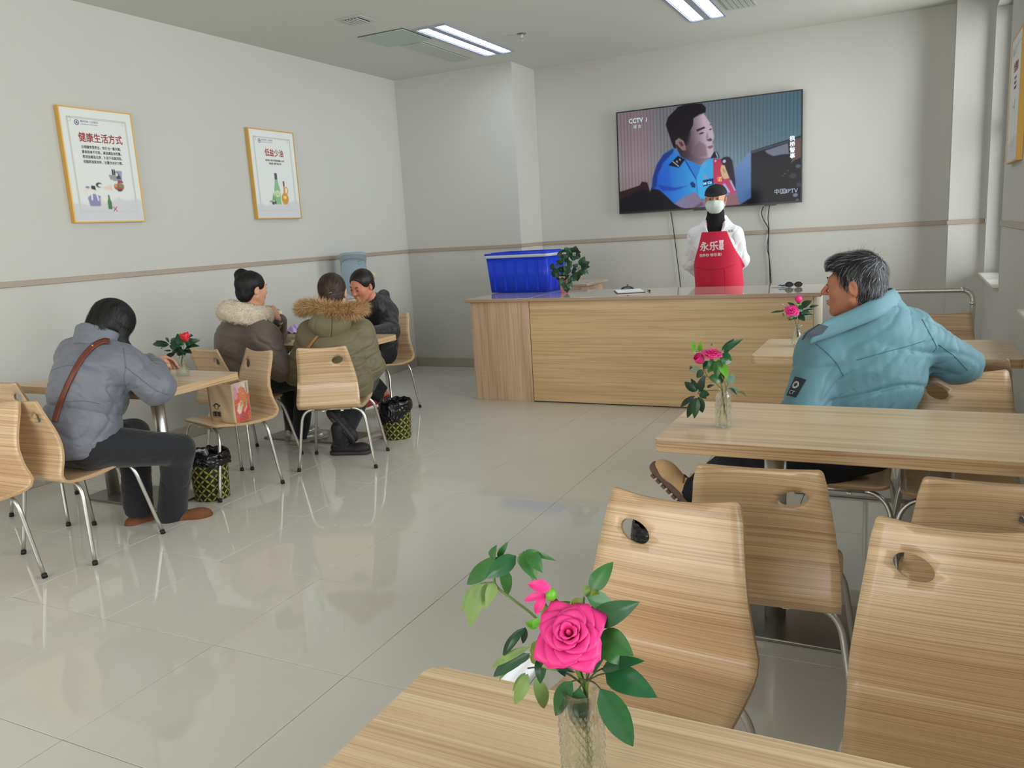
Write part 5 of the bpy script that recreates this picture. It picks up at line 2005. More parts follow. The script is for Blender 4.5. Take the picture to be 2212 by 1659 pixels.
# lugs and laces on the lifted boot
U, So, o_, R_ = shoe(J['ankL'], J['toeL'], J['upL'], boot=.07, sole=.03, w=.052, L=.27)
for sx in (-1, 1):
    for k in range(9):
        c = o_ + R_ @ A3((sx * .043, -.07 + k * .030, -.004))
        b = MB(); b.box(-.010, -.010, -.006, .010, .010, .006, bev=.001)
        b.bm.transform(Matrix.Translation(Vector(c)) @ Matrix(R_.tolist()).to_4x4())
        b.build('lug', M_tsole, pm)
for k in range(4):
    z_, y_ = .075 + k * .022, .075 - k * .020
    q = [o_ + R_ @ A3(v) for v in ((-.036, y_ - .012, z_ - .008), (0, y_ + .012, z_ + .006), (.036, y_ - .012, z_ - .008))]
    b = MB(); b.tube(q, .0028, 6); b.build('lace', mat('brown_lace', (110, 74, 48), .7), pm)

M_teal = mat('teal_jacket', (84, 126, 138), .62, sheen=.15, noise=(5, .03), bump=(240, .12, .0008))
K = Sdf()
fwv = J['fw']
pe, nk = A3(J['pelvis']), A3(J['neck'])
ch = A3(at(1872, 795, Y=3.315))
K.u(cap(pe + A3((0, 0, -.02)), ch, .195, .212, flat=(fwv, .74)), .05)
K.u(cap(ch, nk + A3((0, 0, -.10)), .212, .165, flat=(fwv, .72)), .06)
K.u(cap(A3(J['shL']) + A3((.02, 0, -.01)), A3(J['shR']) + A3((-.02, 0, -.01)), .088, .086), .07)
K.u(cap(J['shL'], J['elL'], .094, .080), .045)
K.u(cap(J['elL'], J['wrL'], .080, .055), .03)
K.u(cap(J['shR'], J['elR'], .090, .076), .035)
K.u(cap(J['elR'], J['wrR'], .076, .056), .03)
K.u(cap(nk + A3((0, 0, -.03)), nk + A3((0, 0, .02)), .088, .080), .05)
sp = nrm(nk - pe)
gback = blob(at(1890, 830, Y=3.2), .17)
K.disp += [creases(21, 5, 26, .022, (1, .2, .35), .35, gate=lambda P: .5 + .9 * gback(P)),
           creases(22, 4, 55, .010, (1, 0, .5), .4),
           lambda P: .0035 * waves(23, 6, 120)(P) * (.4 + gback(P)),
           creases(24, 4, 55, .012, np.cross(nrm(A3(J['elR']) - A3(J['shR'])), (0, 1, 0)), .2, gate=blob(at(2010, 745, Y=3.4), .10)),
           creases(25, 4, 50, .010, np.cross(nrm(A3(J['elL']) - A3(J['shL'])), (0, 1, 0)), .2, gate=blob(at(1745, 720, Y=3.2), .09))]
K.isec(lambda P: .565 - P[:, 2], .02)
jk = K.mesh('jacket', .0055, (-.78, 2.86, .36), (.50, 3.86, 1.16), M_teal, pm)
# stand collar: a standing band round the neck, open at the front
def band(name, rows, m, parent, th=.014, sub=6):
    cols = [catmull3([at(x, y, Y=Y) if len(q) == 3 else Vector(q) for q in r for x, y, Y in [q]], sub) for r in rows]
    n = len(cols[0])
    V = np.array([tuple(v) for c in cols for v in c])
    F = np.array([(k * n + i, k * n + i + 1, (k + 1) * n + i + 1, (k + 1) * n + i) for k in range(len(cols) - 1) for i in range(n - 1)])
    o = link(name, grid_mesh(name, V, F, True), parent, m)
    md = o.modifiers.new('thickness', 'SOLIDIFY'); md.thickness = th; md.offset = 0
    o.modifiers.new('smooth', 'SUBSURF').render_levels = 1
    return o
bot = [(1745, 745, 3.10), (1775, 735, 3.13), (1812, 722, 3.155), (1852, 706, 3.18), (1897, 688, 3.215), (1932, 668, 3.28), (1946, 656, 3.35), (1934, 652, 3.43), (1900, 662, 3.47), (1855, 680, 3.46), (1812, 700, 3.42)]
mid = [(1749, 727, 3.095), (1778, 713, 3.13), (1814, 700, 3.16), (1852, 684, 3.185), (1895, 664, 3.22), (1928, 646, 3.28), (1941, 639, 3.34), (1931, 636, 3.41), (1898, 646, 3.45), (1855, 664, 3.44), (1812, 686, 3.40)]
top = [(1758, 710, 3.10), (1786, 691, 3.145), (1818, 677, 3.175), (1852, 662, 3.20), (1888, 642, 3.235), (1914, 628, 3.28), (1926, 624, 3.33), (1921, 621, 3.39), (1893, 630, 3.43), (1855, 648, 3.42), (1815, 672, 3.38)]
band('collar', [bot, mid, top], M_teal, pm)
def seam(pix, form_bvh, m, parent, r=.0016, name='seam'):
    o0 = camo.matrix_world.translation
    pts = []
    for q in catmull3([Vector((x, y, 0)) for x, y in pix], 6):
        h, nn, i_, dist = form_bvh.ray_cast(o0, (at(q.x, q.y, Y=1.0) - o0).normalized(), 30)
        if h is not None:
            pts.append(h + nn * r * .3)
    b = MB(); b.tube(pts, r, 6); return b.build(name, m, parent)
# dark collar lining flap at the front
b = MB()
q = [at(1757, 712, Y=3.09), at(1735, 734, Y=3.05), at(1744, 720, Y=3.06), at(1772, 700, Y=3.10), at(1790, 705, Y=3.12), at(1776, 722, Y=3.10)]
vs = [b.bm.verts.new(v) for v in (q[1], q[5], q[4], q[3], q[2])]
b.face(vs); o = b.build('collar_flap', mat('dark_lining', (44, 52, 62), .7), pm); o.modifiers.new('thickness', 'SOLIDIFY').thickness = .012
# sleeve badge
bvh = BVHTree.FromObject(jk, bpy.context.evaluated_depsgraph_get())
M_seam = mat('teal_seam', (66, 100, 110), .7)
seam([(1762, 742), (1786, 762), (1808, 786), (1822, 812)], bvh, M_seam, pm)
seam([(1850, 778), (1900, 764), (1960, 748), (1998, 736)], bvh, M_seam, pm)
seam([(1992, 690), (2008, 720), (2022, 748), (2016, 760)], bvh, M_seam, pm)
seam([(2028, 745), (2062, 770), (2090, 800)], bvh, M_seam, pm)
def patch(px, py, w, h, rot, name, m, parent, bvh, n=6, off=.002):
    """flat patch laid on a form, seen from the camera side"""
    M = camo.matrix_world.to_3x3().to_4x4()
    d = (at(px, py, Y=1.0) - camo.matrix_world.translation).normalized()
    h0, nn, i, dist = bvh.ray_cast(camo.matrix_world.translation, d, 30)
    nn = nn.normalized()
    ax = (camo.matrix_world.to_3x3() @ Vector((math.cos(rot), math.sin(rot), 0))); ax = (ax - nn * ax.dot(nn)).normalized(); ay = nn.cross(ax)
    MM = Matrix(((ax.x, ay.x, nn.x, h0.x + nn.x * .05), (ax.y, ay.y, nn.y, h0.y + nn.y * .05), (ax.z, ay.z, nn.z, h0.z + nn.z * .05), (0, 0, 0, 1)))
    V = [((i / n - .5) * w, (j / n - .5) * h) for j in range(n + 1) for i in range(n + 1)]
    F = [(j * (n + 1) + i, j * (n + 1) + i + 1, (j + 1) * (n + 1) + i + 1, (j + 1) * (n + 1) + i) for j in range(n) for i in range(n)]
    me = grid_mesh(name, np.array([tuple(v) for v in on_form(bvh, V, MM, off, .12)]), np.array(F), True)
    o = link(name, me, parent, m)
    return o, MM
def letters_on(s, size, MM, dx, dy, name, m, parent, bvh, off=.003, sx=1.0, fat=0.0):
    me = fatten(text_mesh(s, size), fat)
    P = [(v.co.x * sx + dx, v.co.y + dy) for v in me.vertices]
    for v, q in zip(me.vertices, on_form(bvh, P, MM, off, .12)):
        v.co = q
    return link(name, me, parent, m)
M_badge = mat('dark_badge', (30, 36, 46), .6); M_badgew = mat('badge_thread', (206, 210, 214), .6)
pa, MM = patch(1718, 836, .052, .078, math.radians(-26), 'sleeve_badge', M_badge, pm, bvh)
letters_on('◎', .036, MM, -.018, -.005, 'badge_emblem', M_badgew, pa, bvh)
letters_on('CT', .020, MM, -.016, -.030, 'badge_lettering', M_badgew, pa, bvh)
# hair
def hair_col(base, grey, frac):
    def f(r, n):
        t = r.rand(n, 1)
        c = np.where(t < frac, np.array(grey, float), np.array(base, float))
        return c * r.uniform(.75, 1.2, (n, 1))
    return f
Hh = Sdf()
Lh = lambda fn: within(fn, hd, hR)
Hh.u(Lh(ell((0, -.018, .034), (.086, .097, .092))), .02)
Hh.u(Lh(ell((0, .040, .088), (.062, .052, .030))), .03)
Hh.u(Lh(ell((0, .074, .078), (.050, .022, .018))), .02)
Hh.u(Lh(ell((0, -.042, -.030), (.074, .060, .055))), .03)
Hh.sub(Lh(ell((0, .085, -.008), (.095, .062, .070))), .012)
Hh.sub(Lh(ell((0, .055, -.075), (.12, .080, .075))), .012)
for x in (-1, 1):
    Hh.sub(Lh(ell((x * .095, -.010, -.026), (.034, .030, .040))), .006)
    Hh.sub(Lh(ell((x * .085, .065, .02), (.03, .030, .05))), .012)
Hh.sub(Lh(half((0, -.25, 1), (0, -.05, -.085))), .01)
Hh.disp += [lambda P: .0035 * waves(41, 6, 90)(P)]
ho = Hh.mesh('hair', .0045, A3(hd) - .17, A3(hd) + .17, mat('grey_black_hair', (34, 34, 37), .45), pm, .012)
HV = verts_of(ho)
fwd = hR @ A3((0, 1, 0)); upv = hR @ A3((0, 0, 1)); lft = hR @ A3((-1, 0, 0))
crown = A3(hd) + hR @ A3((0, -.06, .10))
def dir6(P, g, t):
    v = P - crown
    v = v / (np.linalg.norm(v, axis=1, keepdims=True) + .01)
    q = (P - A3(hd)) @ hR
    top = np.clip(q[:, 2:3] * 14 - .3, 0, 1)
    return v * .6 + (fwd * .9 - upv * .1) * top + (-upv * .9) * (1 - top) + .25 * np.sin(P * 60)
inside_cond = lambda V: Hh(V) < .01
strands('hair_strands', Hh, pick(HV, 3400, None, 1), dir6, 6, .0075, .00075, M_hair_s, pm, .0022, .18, 2, .25, hair_col((26, 26, 30), (122, 124, 130), .24))
strands('loose_hairs', Hh, pick(HV, 60, lambda V: ((V - A3(hd)) @ hR)[:, 2] > .10, 3), lambda P, g, t: g * .7 + np.array([.6, 0, .1]), 5, .008, .0004, M_hair_s, pm, .002, .9, 5, .5, hair_col((40, 40, 44), (150, 150, 156), .3), stick=False)

rebase(pm)
# ======== the man behind the counter
def flow_down(P, g, t):
    return np.tile(np.array([[0, 0, -1.0]]), (len(P), 1))
pc = tag(empty('person', (-1.50, 7.22, 0)), 'standing man in a red apron, white coat, black cap and face mask behind the counter', 'person')
Yc = 7.20
bf = nrm((.10, -1, 0)); RB = frame(bf)
J = dict(pelvis=(-1.50, 7.24, .94), seat=(.13, .10, .10), hipL=(-1.44, 7.26, .88), hipR=(-1.57, 7.25, .88), neck=at(1546, 474, Y=7.22), fw=bf,
         shL=at(1588, 506, Y=7.22), shR=at(1503, 508, Y=7.20), elL=at(1601, 562, Y=7.30), elR=at(1489, 568, Y=7.28),
         wrL=at(1572, 596, Y=7.40), wrR=at(1518, 596, Y=7.38), kneeL=(-1.40, 7.22, .50), kneeR=(-1.62, 7.20, .50),
         ankL=(-1.39, 7.27, .085), ankR=(-1.63, 7.25, .085), toeL=(.15, -1, 0), toeR=(-.2, -1, 0))
hd = at(1546, 430, Y=7.18); hR = rotm(182, 4, -1)
core_body(J, hd, hR, M_skin_l, pc, .0055, 1.02, .050, handkw=dict(L=dict(n=(0, 1, 0)), R=dict(n=(0, 1, 0))))
face_bits(pc, hd, hR, 1.02, lips=None)
trousers(J, M_trou, pc, .010, seed=5)
add_shoes(J, pc, mat('black_shoe', (30, 28, 28), .4), M_black, .007)
M_wcoat = mat('white_cotton', (226, 228, 232), .75, sheen=.1)
C_ = Sdf()
pe, nk = A3(J['pelvis']), A3(J['neck'])
chc = A3(at(1547, 530, Y=7.215))
C_.u(cap(pe + A3((0, 0, -.15)), chc, .195, .185, flat=(bf, .72)), .05)
C_.u(cap(chc, nk + A3((0, 0, -.10)), .185, .135, flat=(bf, .72)), .05)
C_.u(cap(A3(J['shL']), A3(J['shR']), .064), .06)
C_.u(cap(nk + A3((0, 0, -.08)), nk + A3((0, .02, .0)), .11, .080), .06)
for s in 'LR':
    C_.u(cap(J['sh' + s], J['el' + s], .068, .066), .03)
    C_.u(cap(J['el' + s], J['wr' + s], .068, .052), .02)
C_.isec(lambda P: .62 - P[:, 2], .01)
C0 = Sdf(); C0.p = list(C_.p)
def vneck(P, grow=0.0):
    q = (P - (nk + A3((0, 0, -.04)))) @ RB
    w = np.clip((q[:, 2] + .17) * .52, -.2, .078) + grow
    return np.maximum(np.abs(q[:, 0]) - w, -(q[:, 1] - .0))
C_.sub(vneck, .004)
C_.disp += [creases(51, 5, 40, .012, (0, .3, 1), .3), creases(52, 4, 90, .005)]
lo, hi = (-1.95, 6.95, .58), (-1.05, 7.55, 1.62)
coat = C_.mesh('chef_coat', .0058, lo, hi, M_wcoat, pc)
T2_ = Sdf()
T2_.u(cap(chc, nk + A3((0, 0, -.08)), .165, .115, flat=(bf, .74)), .04)
T2_.u(cap(nk + A3((0, 0, -.06)), nk + A3((0, 0, .05)), .084, .074), .03)
T2_.mesh('turtleneck', .0058, lo, hi, mat('black_knit', (20, 20, 22), .9), pc)
for s in (-1, 1):
    pts = [nk + RB @ A3((s * .064, -.02, .028)), nk + RB @ A3((s * .070, .055, -.02)), nk + RB @ A3((s * .060, .098, -.085)), nk + RB @ A3((s * .028, .122, -.165))]
    pt2 = [p + RB @ A3((s * .034, -.012 + .004 * k, -.012)) for k, p in enumerate(pts)]
    V = np.array([tuple(v) for v in catmull3(pts, 4)] + [tuple(v) for v in catmull3(pt2, 4)]); n_ = len(V) // 2
    o = link('lapel', grid_mesh('lapel', V, np.array([(i, i + 1, n_ + i + 1, n_ + i) for i in range(n_ - 1)]), True), pc, M_wcoat)
    md = o.modifiers.new('thickness', 'SOLIDIFY'); md.thickness = .008
# apron
def apron_w(z):
    return np.interp(z, [.80, .90, .97, 1.03, 1.10, 1.20, 1.34], [.27, .26, .245, .222, .195, .150, .105])
A_ = Sdf()
A_.u(lambda P: C0.raw(P) - .016, 0)
A_.sub(lambda P: C0.raw(P) - .006, .002)
A_.isec(lambda P: np.abs(((P - pe) @ RB)[:, 0] - np.interp(P[:, 2], [.95, 1.34], [0, .030])) - apron_w(P[:, 2]), .004)
A_.isec(lambda P: -((P - pe) @ RB)[:, 1] + .02, .004)
A_.isec(lambda P: P[:, 2] - 1.335, .003)
A_.isec(lambda P: .72 - P[:, 2], .003)
A_.disp += [lambda P: .0018 * waves(55, 5, 26)(P)]
M_apron = mat('red_apron', (208, 24, 66), .7, sheen=.1, bump=(240, .1, .0006))
ap = A_.mesh('apron', .0045, lo, hi, M_apron, pc, .014)
for s in (-1, 1):
    p0_ = nk + RB @ A3((s * .088 + .02, .122, -.155)); p1_ = nk + RB @ A3((s * .085, .085, -.07)); p2_ = nk + RB @ A3((s * .070, .035, -.005)); p3_ = nk + RB @ A3((s * .05, -.06, .03))
    cv = catmull3([p0_, p1_, p2_, p3_], 4)
    V = np.array([tuple(v) for v in cv] + [tuple(v + Vector(RB @ A3((-s * .018, .003, 0)))) for v in cv]); n_ = len(cv)
    o = link('neck_strap', grid_mesh('neck_strap', V, np.array([(i, i + 1, n_ + i + 1, n_ + i) for i in range(n_ - 1)]), True), pc, M_apron)
    o.modifiers.new('thickness', 'SOLIDIFY').thickness = .004
bvh = BVHTree.FromObject(ap, bpy.context.evaluated_depsgraph_get())
M_pr = mat('white_print', (240, 222, 226), .6)
o_, MM = patch(1534, 532, .01, .01, math.radians(5), 'print_patch', M_apron, pc, bvh, 2, .0005)
letters_on('永乐', .082, MM, -.092, -.030, 'apron_lettering', M_pr, o_, bvh, .002, fat=.0028)
letters_on('豆', .042, MM, .072, .008, 'apron_lettering', M_pr, o_, bvh, .002, fat=.0028)
letters_on('浆', .042, MM, .072, -.034, 'apron_lettering', M_pr, o_, bvh, .002, fat=.0028)
letters_on('我养你 够乐意!', .0300, MM, -.102, -.086, 'apron_slogan', M_pr, o_, bvh, .002, fat=.0008)
seam([(1502, 577), (1530, 582), (1560, 580), (1590, 570)], bvh, mat('apron_seam', (150, 18, 48), .8), pc, .0016)
seam([(1565, 580), (1566, 600), (1566, 616)], bvh, mat('apron_seam', (150, 18, 48), .8), pc, .0012)
bvc = BVHTree.FromObject(coat, bpy.context.evaluated_depsgraph_get())
o_, MM = patch(1580, 500, .004, .004, 0.0, 'pocket_print', mat('green_thread', (30, 84, 66), .7), pc, bvc, 2, .0005)
letters_on('豆浆', .024, MM, -.03, -.004, 'pocket_lettering', mat('green_thread2', (30, 84, 66), .7), o_, bvc, .002)
# cap, mask
Lh = lambda fn: within(fn, hd, hR, 1.02)
Q_ = Sdf()
Q_.u(Lh(ell((0, -.010, .045), (.092, .110, .080))), .02)
Q_.isec(Lh(lambda P: (.036 - .10 * P[:, 1]) - P[:, 2]), .004)
Q_.u(Lh(lambda P: ell((0, .092, .042), (.080, .052, .010), rotm(0, 14, 0))(P)), .012)
Q_.mesh('cap', .005, A3(hd) - .18, A3(hd) + .18, mat('black_cap', (22, 22, 25), .8), pc, .012)
Q_ = Sdf()
Q_.u(Lh(ell((0, .048, -.050), (.077, .070, .070))), .0)
Q_.u(Lh(ell((0, .085, -.025), (.020, .030, .030))), .025)
Q_.isec(Lh(lambda P: P[:, 2] + .004 + 2.2 * np.abs(P[:, 0]) ** 1.4 * .12), .003)
Q_.isec(Lh(lambda P: .012 - P[:, 1]), .003)
Q_.disp += [Lh(lambda P: .0008 * np.sin(P[:, 2] * 240) * (np.abs(P[:, 0]) < .06) + .0008 * np.sin(P[:, 0] * 90 + P[:, 2] * 40))]
Q_.mesh('face_mask', .004, A3(hd) - .16, A3(hd) + .16, mat('mint_mask', (214, 228, 224), .8), pc, .012)
for s in (-1, 1):
    for z0_ in (-.010, -.085):
        P3 = [A3(hd) + hR @ A3(v) * 1.02 for v in ((s * .068, .028, z0_), (s * .080, .004, -.03 + z0_ * .3), (s * .084, -.022, -.008))]
        b = MB(); b.tube(P3, .0018, 6); b.build('mask_loop', M_wcoat, pc)
rebase(pc)

# ======== the woman in the grey puffer jacket
pg = tag(empty('person', (-3.68, 2.45, 0)), 'seated woman in a grey puffer jacket with long black hair and a brown strap', 'person')
J = dict(pelvis=(-3.635, 2.49, .535), hipL=(-3.72, 2.49, .515), hipR=(-3.55, 2.49, .515), neck=at(222, 752, Y=2.66), fw=nrm((.08, 1, -.25)),
         shL=(-3.76, 2.62, .945), shR=at(262, 784, Y=2.62), elL=(-3.83, 2.82, .83), elR=at(338, 835, Y=2.68), wrL=(-3.74, 3.02, .845), wrR=(-3.60, 2.95, .835),
         kneeL=(-3.74, 2.86, .475), kneeR=at(386, 970, Y=2.84), ankL=at(300, 1112, Y=2.80), ankR=at(372, 1100, Y=2.885), toeL=(.35, .93, 0), toeR=(.80, .58, 0), hem=-.05)
hd = at(243, 700, Y=2.72); hR = rotm(-6, 38, 0)
core_body(J, hd, hR, M_skin_l, pg, .0065, .97, .048, handkw=dict(R=dict(d=(-.3, .9, .05), n=(-.6, 0, -.8), curl=(35, 40, 25)), L=dict(d=(.4, .8, .05), n=(.5, 0, -.8), curl=(30, 35, 20))))
trousers(J, M_trou, pg, .0075, r0=.108, r1=.082, r2=.072, r3=.064, flare=.012, seed=8)
M_suede = mat('brown_suede', (118, 72, 44), .85, noise=(40, .12), bump=(160, .3, .001))
add_shoes(J, pg, M_suede, mat('brown_rubber', (104, 72, 56), .6), .0055, w=.048, L=.265, sole=.024)
U, So, o_, R_ = shoe(J['ankR'], J['toeR'], (0, 0, 1), w=.048, L=.265, sole=.024)
for q in ([(-.030, .05, .062), (-.01, .075, .066), (.012, .055, .066), (.03, .075, .056)], [(-.028, .075, .056), (0, .058, .068), (.028, .05, .062)]):
    b = MB(); b.tube(catmull3([o_ + R_ @ A3(v) for v in q], 4), .0022, 6); b.build('shoe_lace', mat('tan_lace', (196, 150, 100), .7), pg)
M_puff = mat('grey_puffer', (108, 111, 122), .5, sheen=.1, noise=(6, .03), bump=(90, .12, .002))
G_ = Sdf()
pe, nk = A3(J['pelvis']), A3(J['neck'])
chs = A3((-3.615, 2.57, .82))
G_.u(cap(pe + A3((0, -.01, .04)), chs, .190, .195, flat=(J['fw'], .88), quilt=(.155, .018, .03)), .03)
G_.u(cap(chs, nk + A3((-.01, -.03, -.05)), .205, .125, flat=(J['fw'], .80), quilt=(.15, .016, .0)), .04)
G_.u(cap(J['shL'], J['shR'], .092), .06)
for s in 'LR':
    G_.u(cap(J['sh' + s], J['el' + s], .090, .084, quilt=(.14, .012, .02)), .03)
    G_.u(cap(J['el' + s], J['wr' + s], .080, .050, quilt=(.11, .010, .02)), .025)
G_.isec(lambda P: .485 - P[:, 2], .03)
G_.disp += [creases(61, 5, 30, .012, (1, .2, -.3), .3), creases(62, 5, 70, .007, (1, 0, -.2), .4), creases(63, 4, 50, .014, (1, 0, .4), .3, gate=blob(at(300, 860, Y=2.6), .16))]
pj = G_.mesh('puffer_jacket', .0058, (-4.14, 2.12, .44), (-3.12, 3.14, 1.12), M_puff, pg)
# padded collar
def ring_collar(name, c, R, rx, ry, h, th, m, parent, dx=.0055, gap=None, disp=None, slope=.15):
    Q = Sdf()
    def f(P):
        l = np.sqrt((P[:, 0] / rx) ** 2 + (P[:, 1] / ry) ** 2)
        rad = (l - 1) * (rx + ry) / 2 - slope * P[:, 2]
        q = np.stack([np.abs(rad) - th * .5, np.abs(P[:, 2]) - h * .5], 1)
        return np.sqrt((np.maximum(q, 0) ** 2).sum(1)) + np.minimum(q.max(1), 0) - th * .45
    Q.u(within(f, c, R), 0)
    if gap is not None:
        Q.sub(within(gap, c, R), .01)
    if disp:
        Q.disp += disp
    c = A3(c)
    return Q.mesh(name, dx, c - .26, c + .26, m, parent, .015), Q
ring_collar('collar', nk + A3((-.015, -.01, .028)), rotm(-6, 34, -6), 0.088, .084, .080, .032, M_puff, pg, disp=[creases(64, 4, 60, .008)])
# hair
H1 = Sdf(); Lh = lambda fn: within(fn, hd, hR, .97)
H1.u(Lh(ell((0, -.012, .030), (.092, .112, .100))), .02)
H1.u(Lh(ell((0, -.050, -.045), (.085, .062, .085))), .04)
for x in (-1, 1):
    H1.u(Lh(cap((x * .070, .02, .02), (x * .078, .055, -.14), .036, .020, flat=((1, 0, 0), .6))), .04)
    H1.u(cap(A3(hd) + hR @ A3((x * .076, .045, -.08)), A3(hd) + A3((x * .085 + .01, .07, -.20)), .026, .012), .03)
H1.sub(Lh(ell((0, .10, -.05), (.055, .06, .085))), .012)
H1.disp += [Lh(lambda P: .002 * np.sin(P[:, 0] * 240 + 6 * np.sin(P[:, 2] * 20)))]
ho = H1.mesh('hair', .005, A3(hd) - .26, A3(hd) + .24, M_hair, pg, .015)
HV = verts_of(ho)
strands('hair_strands', H1, pick(HV, 1500, None, 4), lambda P, g, t: -(hR[:, 2])[None] + .15 * (P - A3(hd)), 7, .013, .0009, M_hair_s, pg, .0015, .05, 5, .12, hair_col((20, 18, 19), (40, 36, 36), .2))
# strap laid over the back, bag at the hip
bvh = BVHTree.FromObject(pj, bpy.context.evaluated_depsgraph_get())
def strap(pix, w, form_bvh, name, m, parent, th=.005, off=.004):
    o0 = camo.matrix_world.translation
    c = catmull3([Vector((x, y, 0)) for x, y in pix], 5)
    rows = []
    for i, q in enumerate(c):
        t = (c[min(i + 1, len(c) - 1)] - c[max(i - 1, 0)]).normalized(); n_ = Vector((-t.y, t.x, 0))
        row = []
        for s in (-1, -.33, .33, 1):
            e = q + n_ * w * s
            h, nn, i_, dist = form_bvh.ray_cast(o0, (at(e.x, e.y, Y=1.0) - o0).normalized(), 30)
            if h is None:
                row = None; break
            row.append(h + nn * off)
        if row:
            rows.append(row)
    V = np.array([tuple(v) for r in rows for v in r])
    for _ in range(2):
        V2 = V.reshape(len(rows), 4, 3); V2[1:-1] = (V2[:-2] + V2[1:-1] * 2 + V2[2:]) / 4; V = V2.reshape(-1, 3)
    F = np.array([(k * 4 + i, k * 4 + i + 1, (k + 1) * 4 + i + 1, (k + 1) * 4 + i) for k in range(len(rows) - 1) for i in range(3)])
    o = link(name, grid_mesh(name, V, F, True), parent, m)
    md = o.modifiers.new('thickness', 'SOLIDIFY'); md.thickness = th; md.offset = 1
    return o
M_leather = mat('brown_leather', (104, 52, 34), .45, noise=(50, .08))
st = strap([(236, 740), (222, 739), (203, 749), (184, 768), (170, 788), (156, 814), (144, 840), (133, 868), (124, 895), (120, 912)], 5.4, bvh, 'bag_strap', M_leather, pg)
h_, nn_, _, _ = bvh.ray_cast(camo.matrix_world.translation, (at(201, 749, Y=1.0) - camo.matrix_world.translation).normalized(), 30)
b = MB(); b.ball(h_ + nn_ * .008, .007, 10, sc=(1, .6, 1)); b.build('stud', mat('brass', (196, 160, 90), .3, metal=1), st)
bb = Sdf(); bb.u(rbox((-3.90, 2.33, .50), (.085, .035, .075), .03, rotm(20, 0, 8)), 0)
bb.mesh('shoulder_bag', .007, (-4.05, 2.18, .38), (-3.75, 2.48, .62), M_leather, pg, .01)
seam([(266, 752), (271, 790), (268, 820), (272, 838)], bvh, mat('grey_seam', (96, 98, 110), .7), pg)
seam([(270, 792), (300, 815), (335, 842), (362, 852)], bvh, mat('grey_seam', (96, 98, 110), .7), pg)
seam([(112, 800), (140, 790), (170, 791)], bvh, mat('grey_seam', (96, 98, 110), .7), pg)
seam([(142, 868), (180, 866), (215, 872)], bvh, mat('grey_seam', (96, 98, 110), .7), pg)
rebase(pg)

# ======== the woman with the cream fleece collar
pf_ = tag(empty('person', (-4.08, 4.02, 0)), 'seated woman in a taupe coat with a cream fleece collar, hand raised to her mouth', 'person')
J = dict(pelvis=(-4.08, 4.03, .535), hipL=(-4.17, 4.05, .515), hipR=(-3.99, 4.07, .515), neck=at(538, 668, Y=4.04), fw=nrm((.2, 1, -.1)),
         shL=(-4.13, 4.12, .935), shR=at(570, 730, Y=3.98), elL=at(604, 742, Y=4.38), elR=at(606, 796, Y=4.02), wrL=at(602, 690, Y=4.22), wrR=at(650, 800, Y=4.25),
         kneeL=(-4.10, 4.47, .48), kneeR=(-3.90, 4.46, .485), ankL=(-4.10, 4.50, .085), ankR=(-3.975, 4.42, .085), toeL=(.3, .95, 0), toeR=(.5, .87, 0))
hd = at(545, 624, Y=4.05); hR = rotm(-16, 6, 2)
core_body(J, hd, hR, M_skin_l, pf_, .0055, .95, .046, handkw=dict(L=dict(d=(-.35, -.25, .9), n=(-.8, -.2, -.2), curl=(50, 80, 50), side=-1, s=1.05)))
face_bits(pf_, hd, hR, .95)
trousers(J, M_trou, pf_, .008, seed=11)
M_silver = mat('silver_grey_sneaker', (176, 172, 164), .3, metal=.35)
add_shoes(J, pf_, M_silver, mat('grey_sole', (150, 144, 136), .6), .006, w=.048, L=.26, sole=.026)
M_taupe = mat('taupe_coat', (98, 86, 79), .62, sheen=.15, noise=(6, .04), bump=(120, .1, .001))
F_ = Sdf(); pe, nk = A3(J['pelvis']), A3(J['neck'])
chf = A3((-4.045, 4.05, .80))
F_.u(cap(pe + A3((0, 0, .0)), chf, .205, .205, flat=(J['fw'], .84)), .04)
F_.u(cap(chf, nk + A3((0, -.01, -.07)), .205, .13, flat=(J['fw'], .84)), .05)
F_.u(cap(J['shL'], J['shR'], .088), .06)
for s in 'LR':
    F_.u(cap(J['sh' + s], J['el' + s], .084, .086), .10)
    F_.u(cap(J['el' + s], A3(J['wr' + s]) * .93 + A3(J['el' + s]) * .07, .086 if s == 'R' else .06, .062 if s == 'R' else .05), .03)
F_.isec(lambda P: .455 - P[:, 2], .03)
F_.disp += [creases(71, 5, 24, .018, (1, .1, -.5), .25), creases(72, 4, 52, .009, (1, 0, -.4), .35)]
F_.mesh('coat', .006, (-4.48, 3.70, .42), (-3.42, 4.60, 1.12), M_taupe, pf_)
cf = Sdf()
cc = nk + A3((.0, -.012, -.018)); Rr = rotm(-16, 14, 6)
cf.u(within(torus((0, -.01, .0), .098, .060, None, 1.12), cc, Rr), .03)
cf.u(within(torus((0, -.02, -.035), .118, .044, None, 1.08), cc, Rr), .04)
cf.disp += [lambda P: .007 * waves(73, 7, 110)(P)]
M_fleece = mat('cream_fleece', (218, 204, 182), .95, sheen=.4, bump=(220, .8, .004))
fo = cf.mesh('fleece_collar', .005, cc - .25, cc + .25, M_fleece, pf_, .02)
FV = verts_of(fo)
strands('fleece_pile', cf, pick(FV, 8000, None, 6), lambda P, g, t: g * .55 + .9 * np.sin(P * 300 + t * 6), 3, .0055, .0009, mat('fleece_pile_m', (206, 190, 166), .9, attr='Col'), fo, .0, .9, 7, .6, hair_col((214, 200, 178), (234, 224, 206), .5), stick=False)
cu = Sdf(); a_, b_ = A3(J['wrL']), A3(J['elL']); cu.u(cap(a_ * .80 + b_ * .20, a_ * .98 + b_ * .02, .046, .042), 0); cu.sub(cap(a_ * .9 + b_ * .1, a_ * 1.4 - b_ * .4, .034, .036), .003)
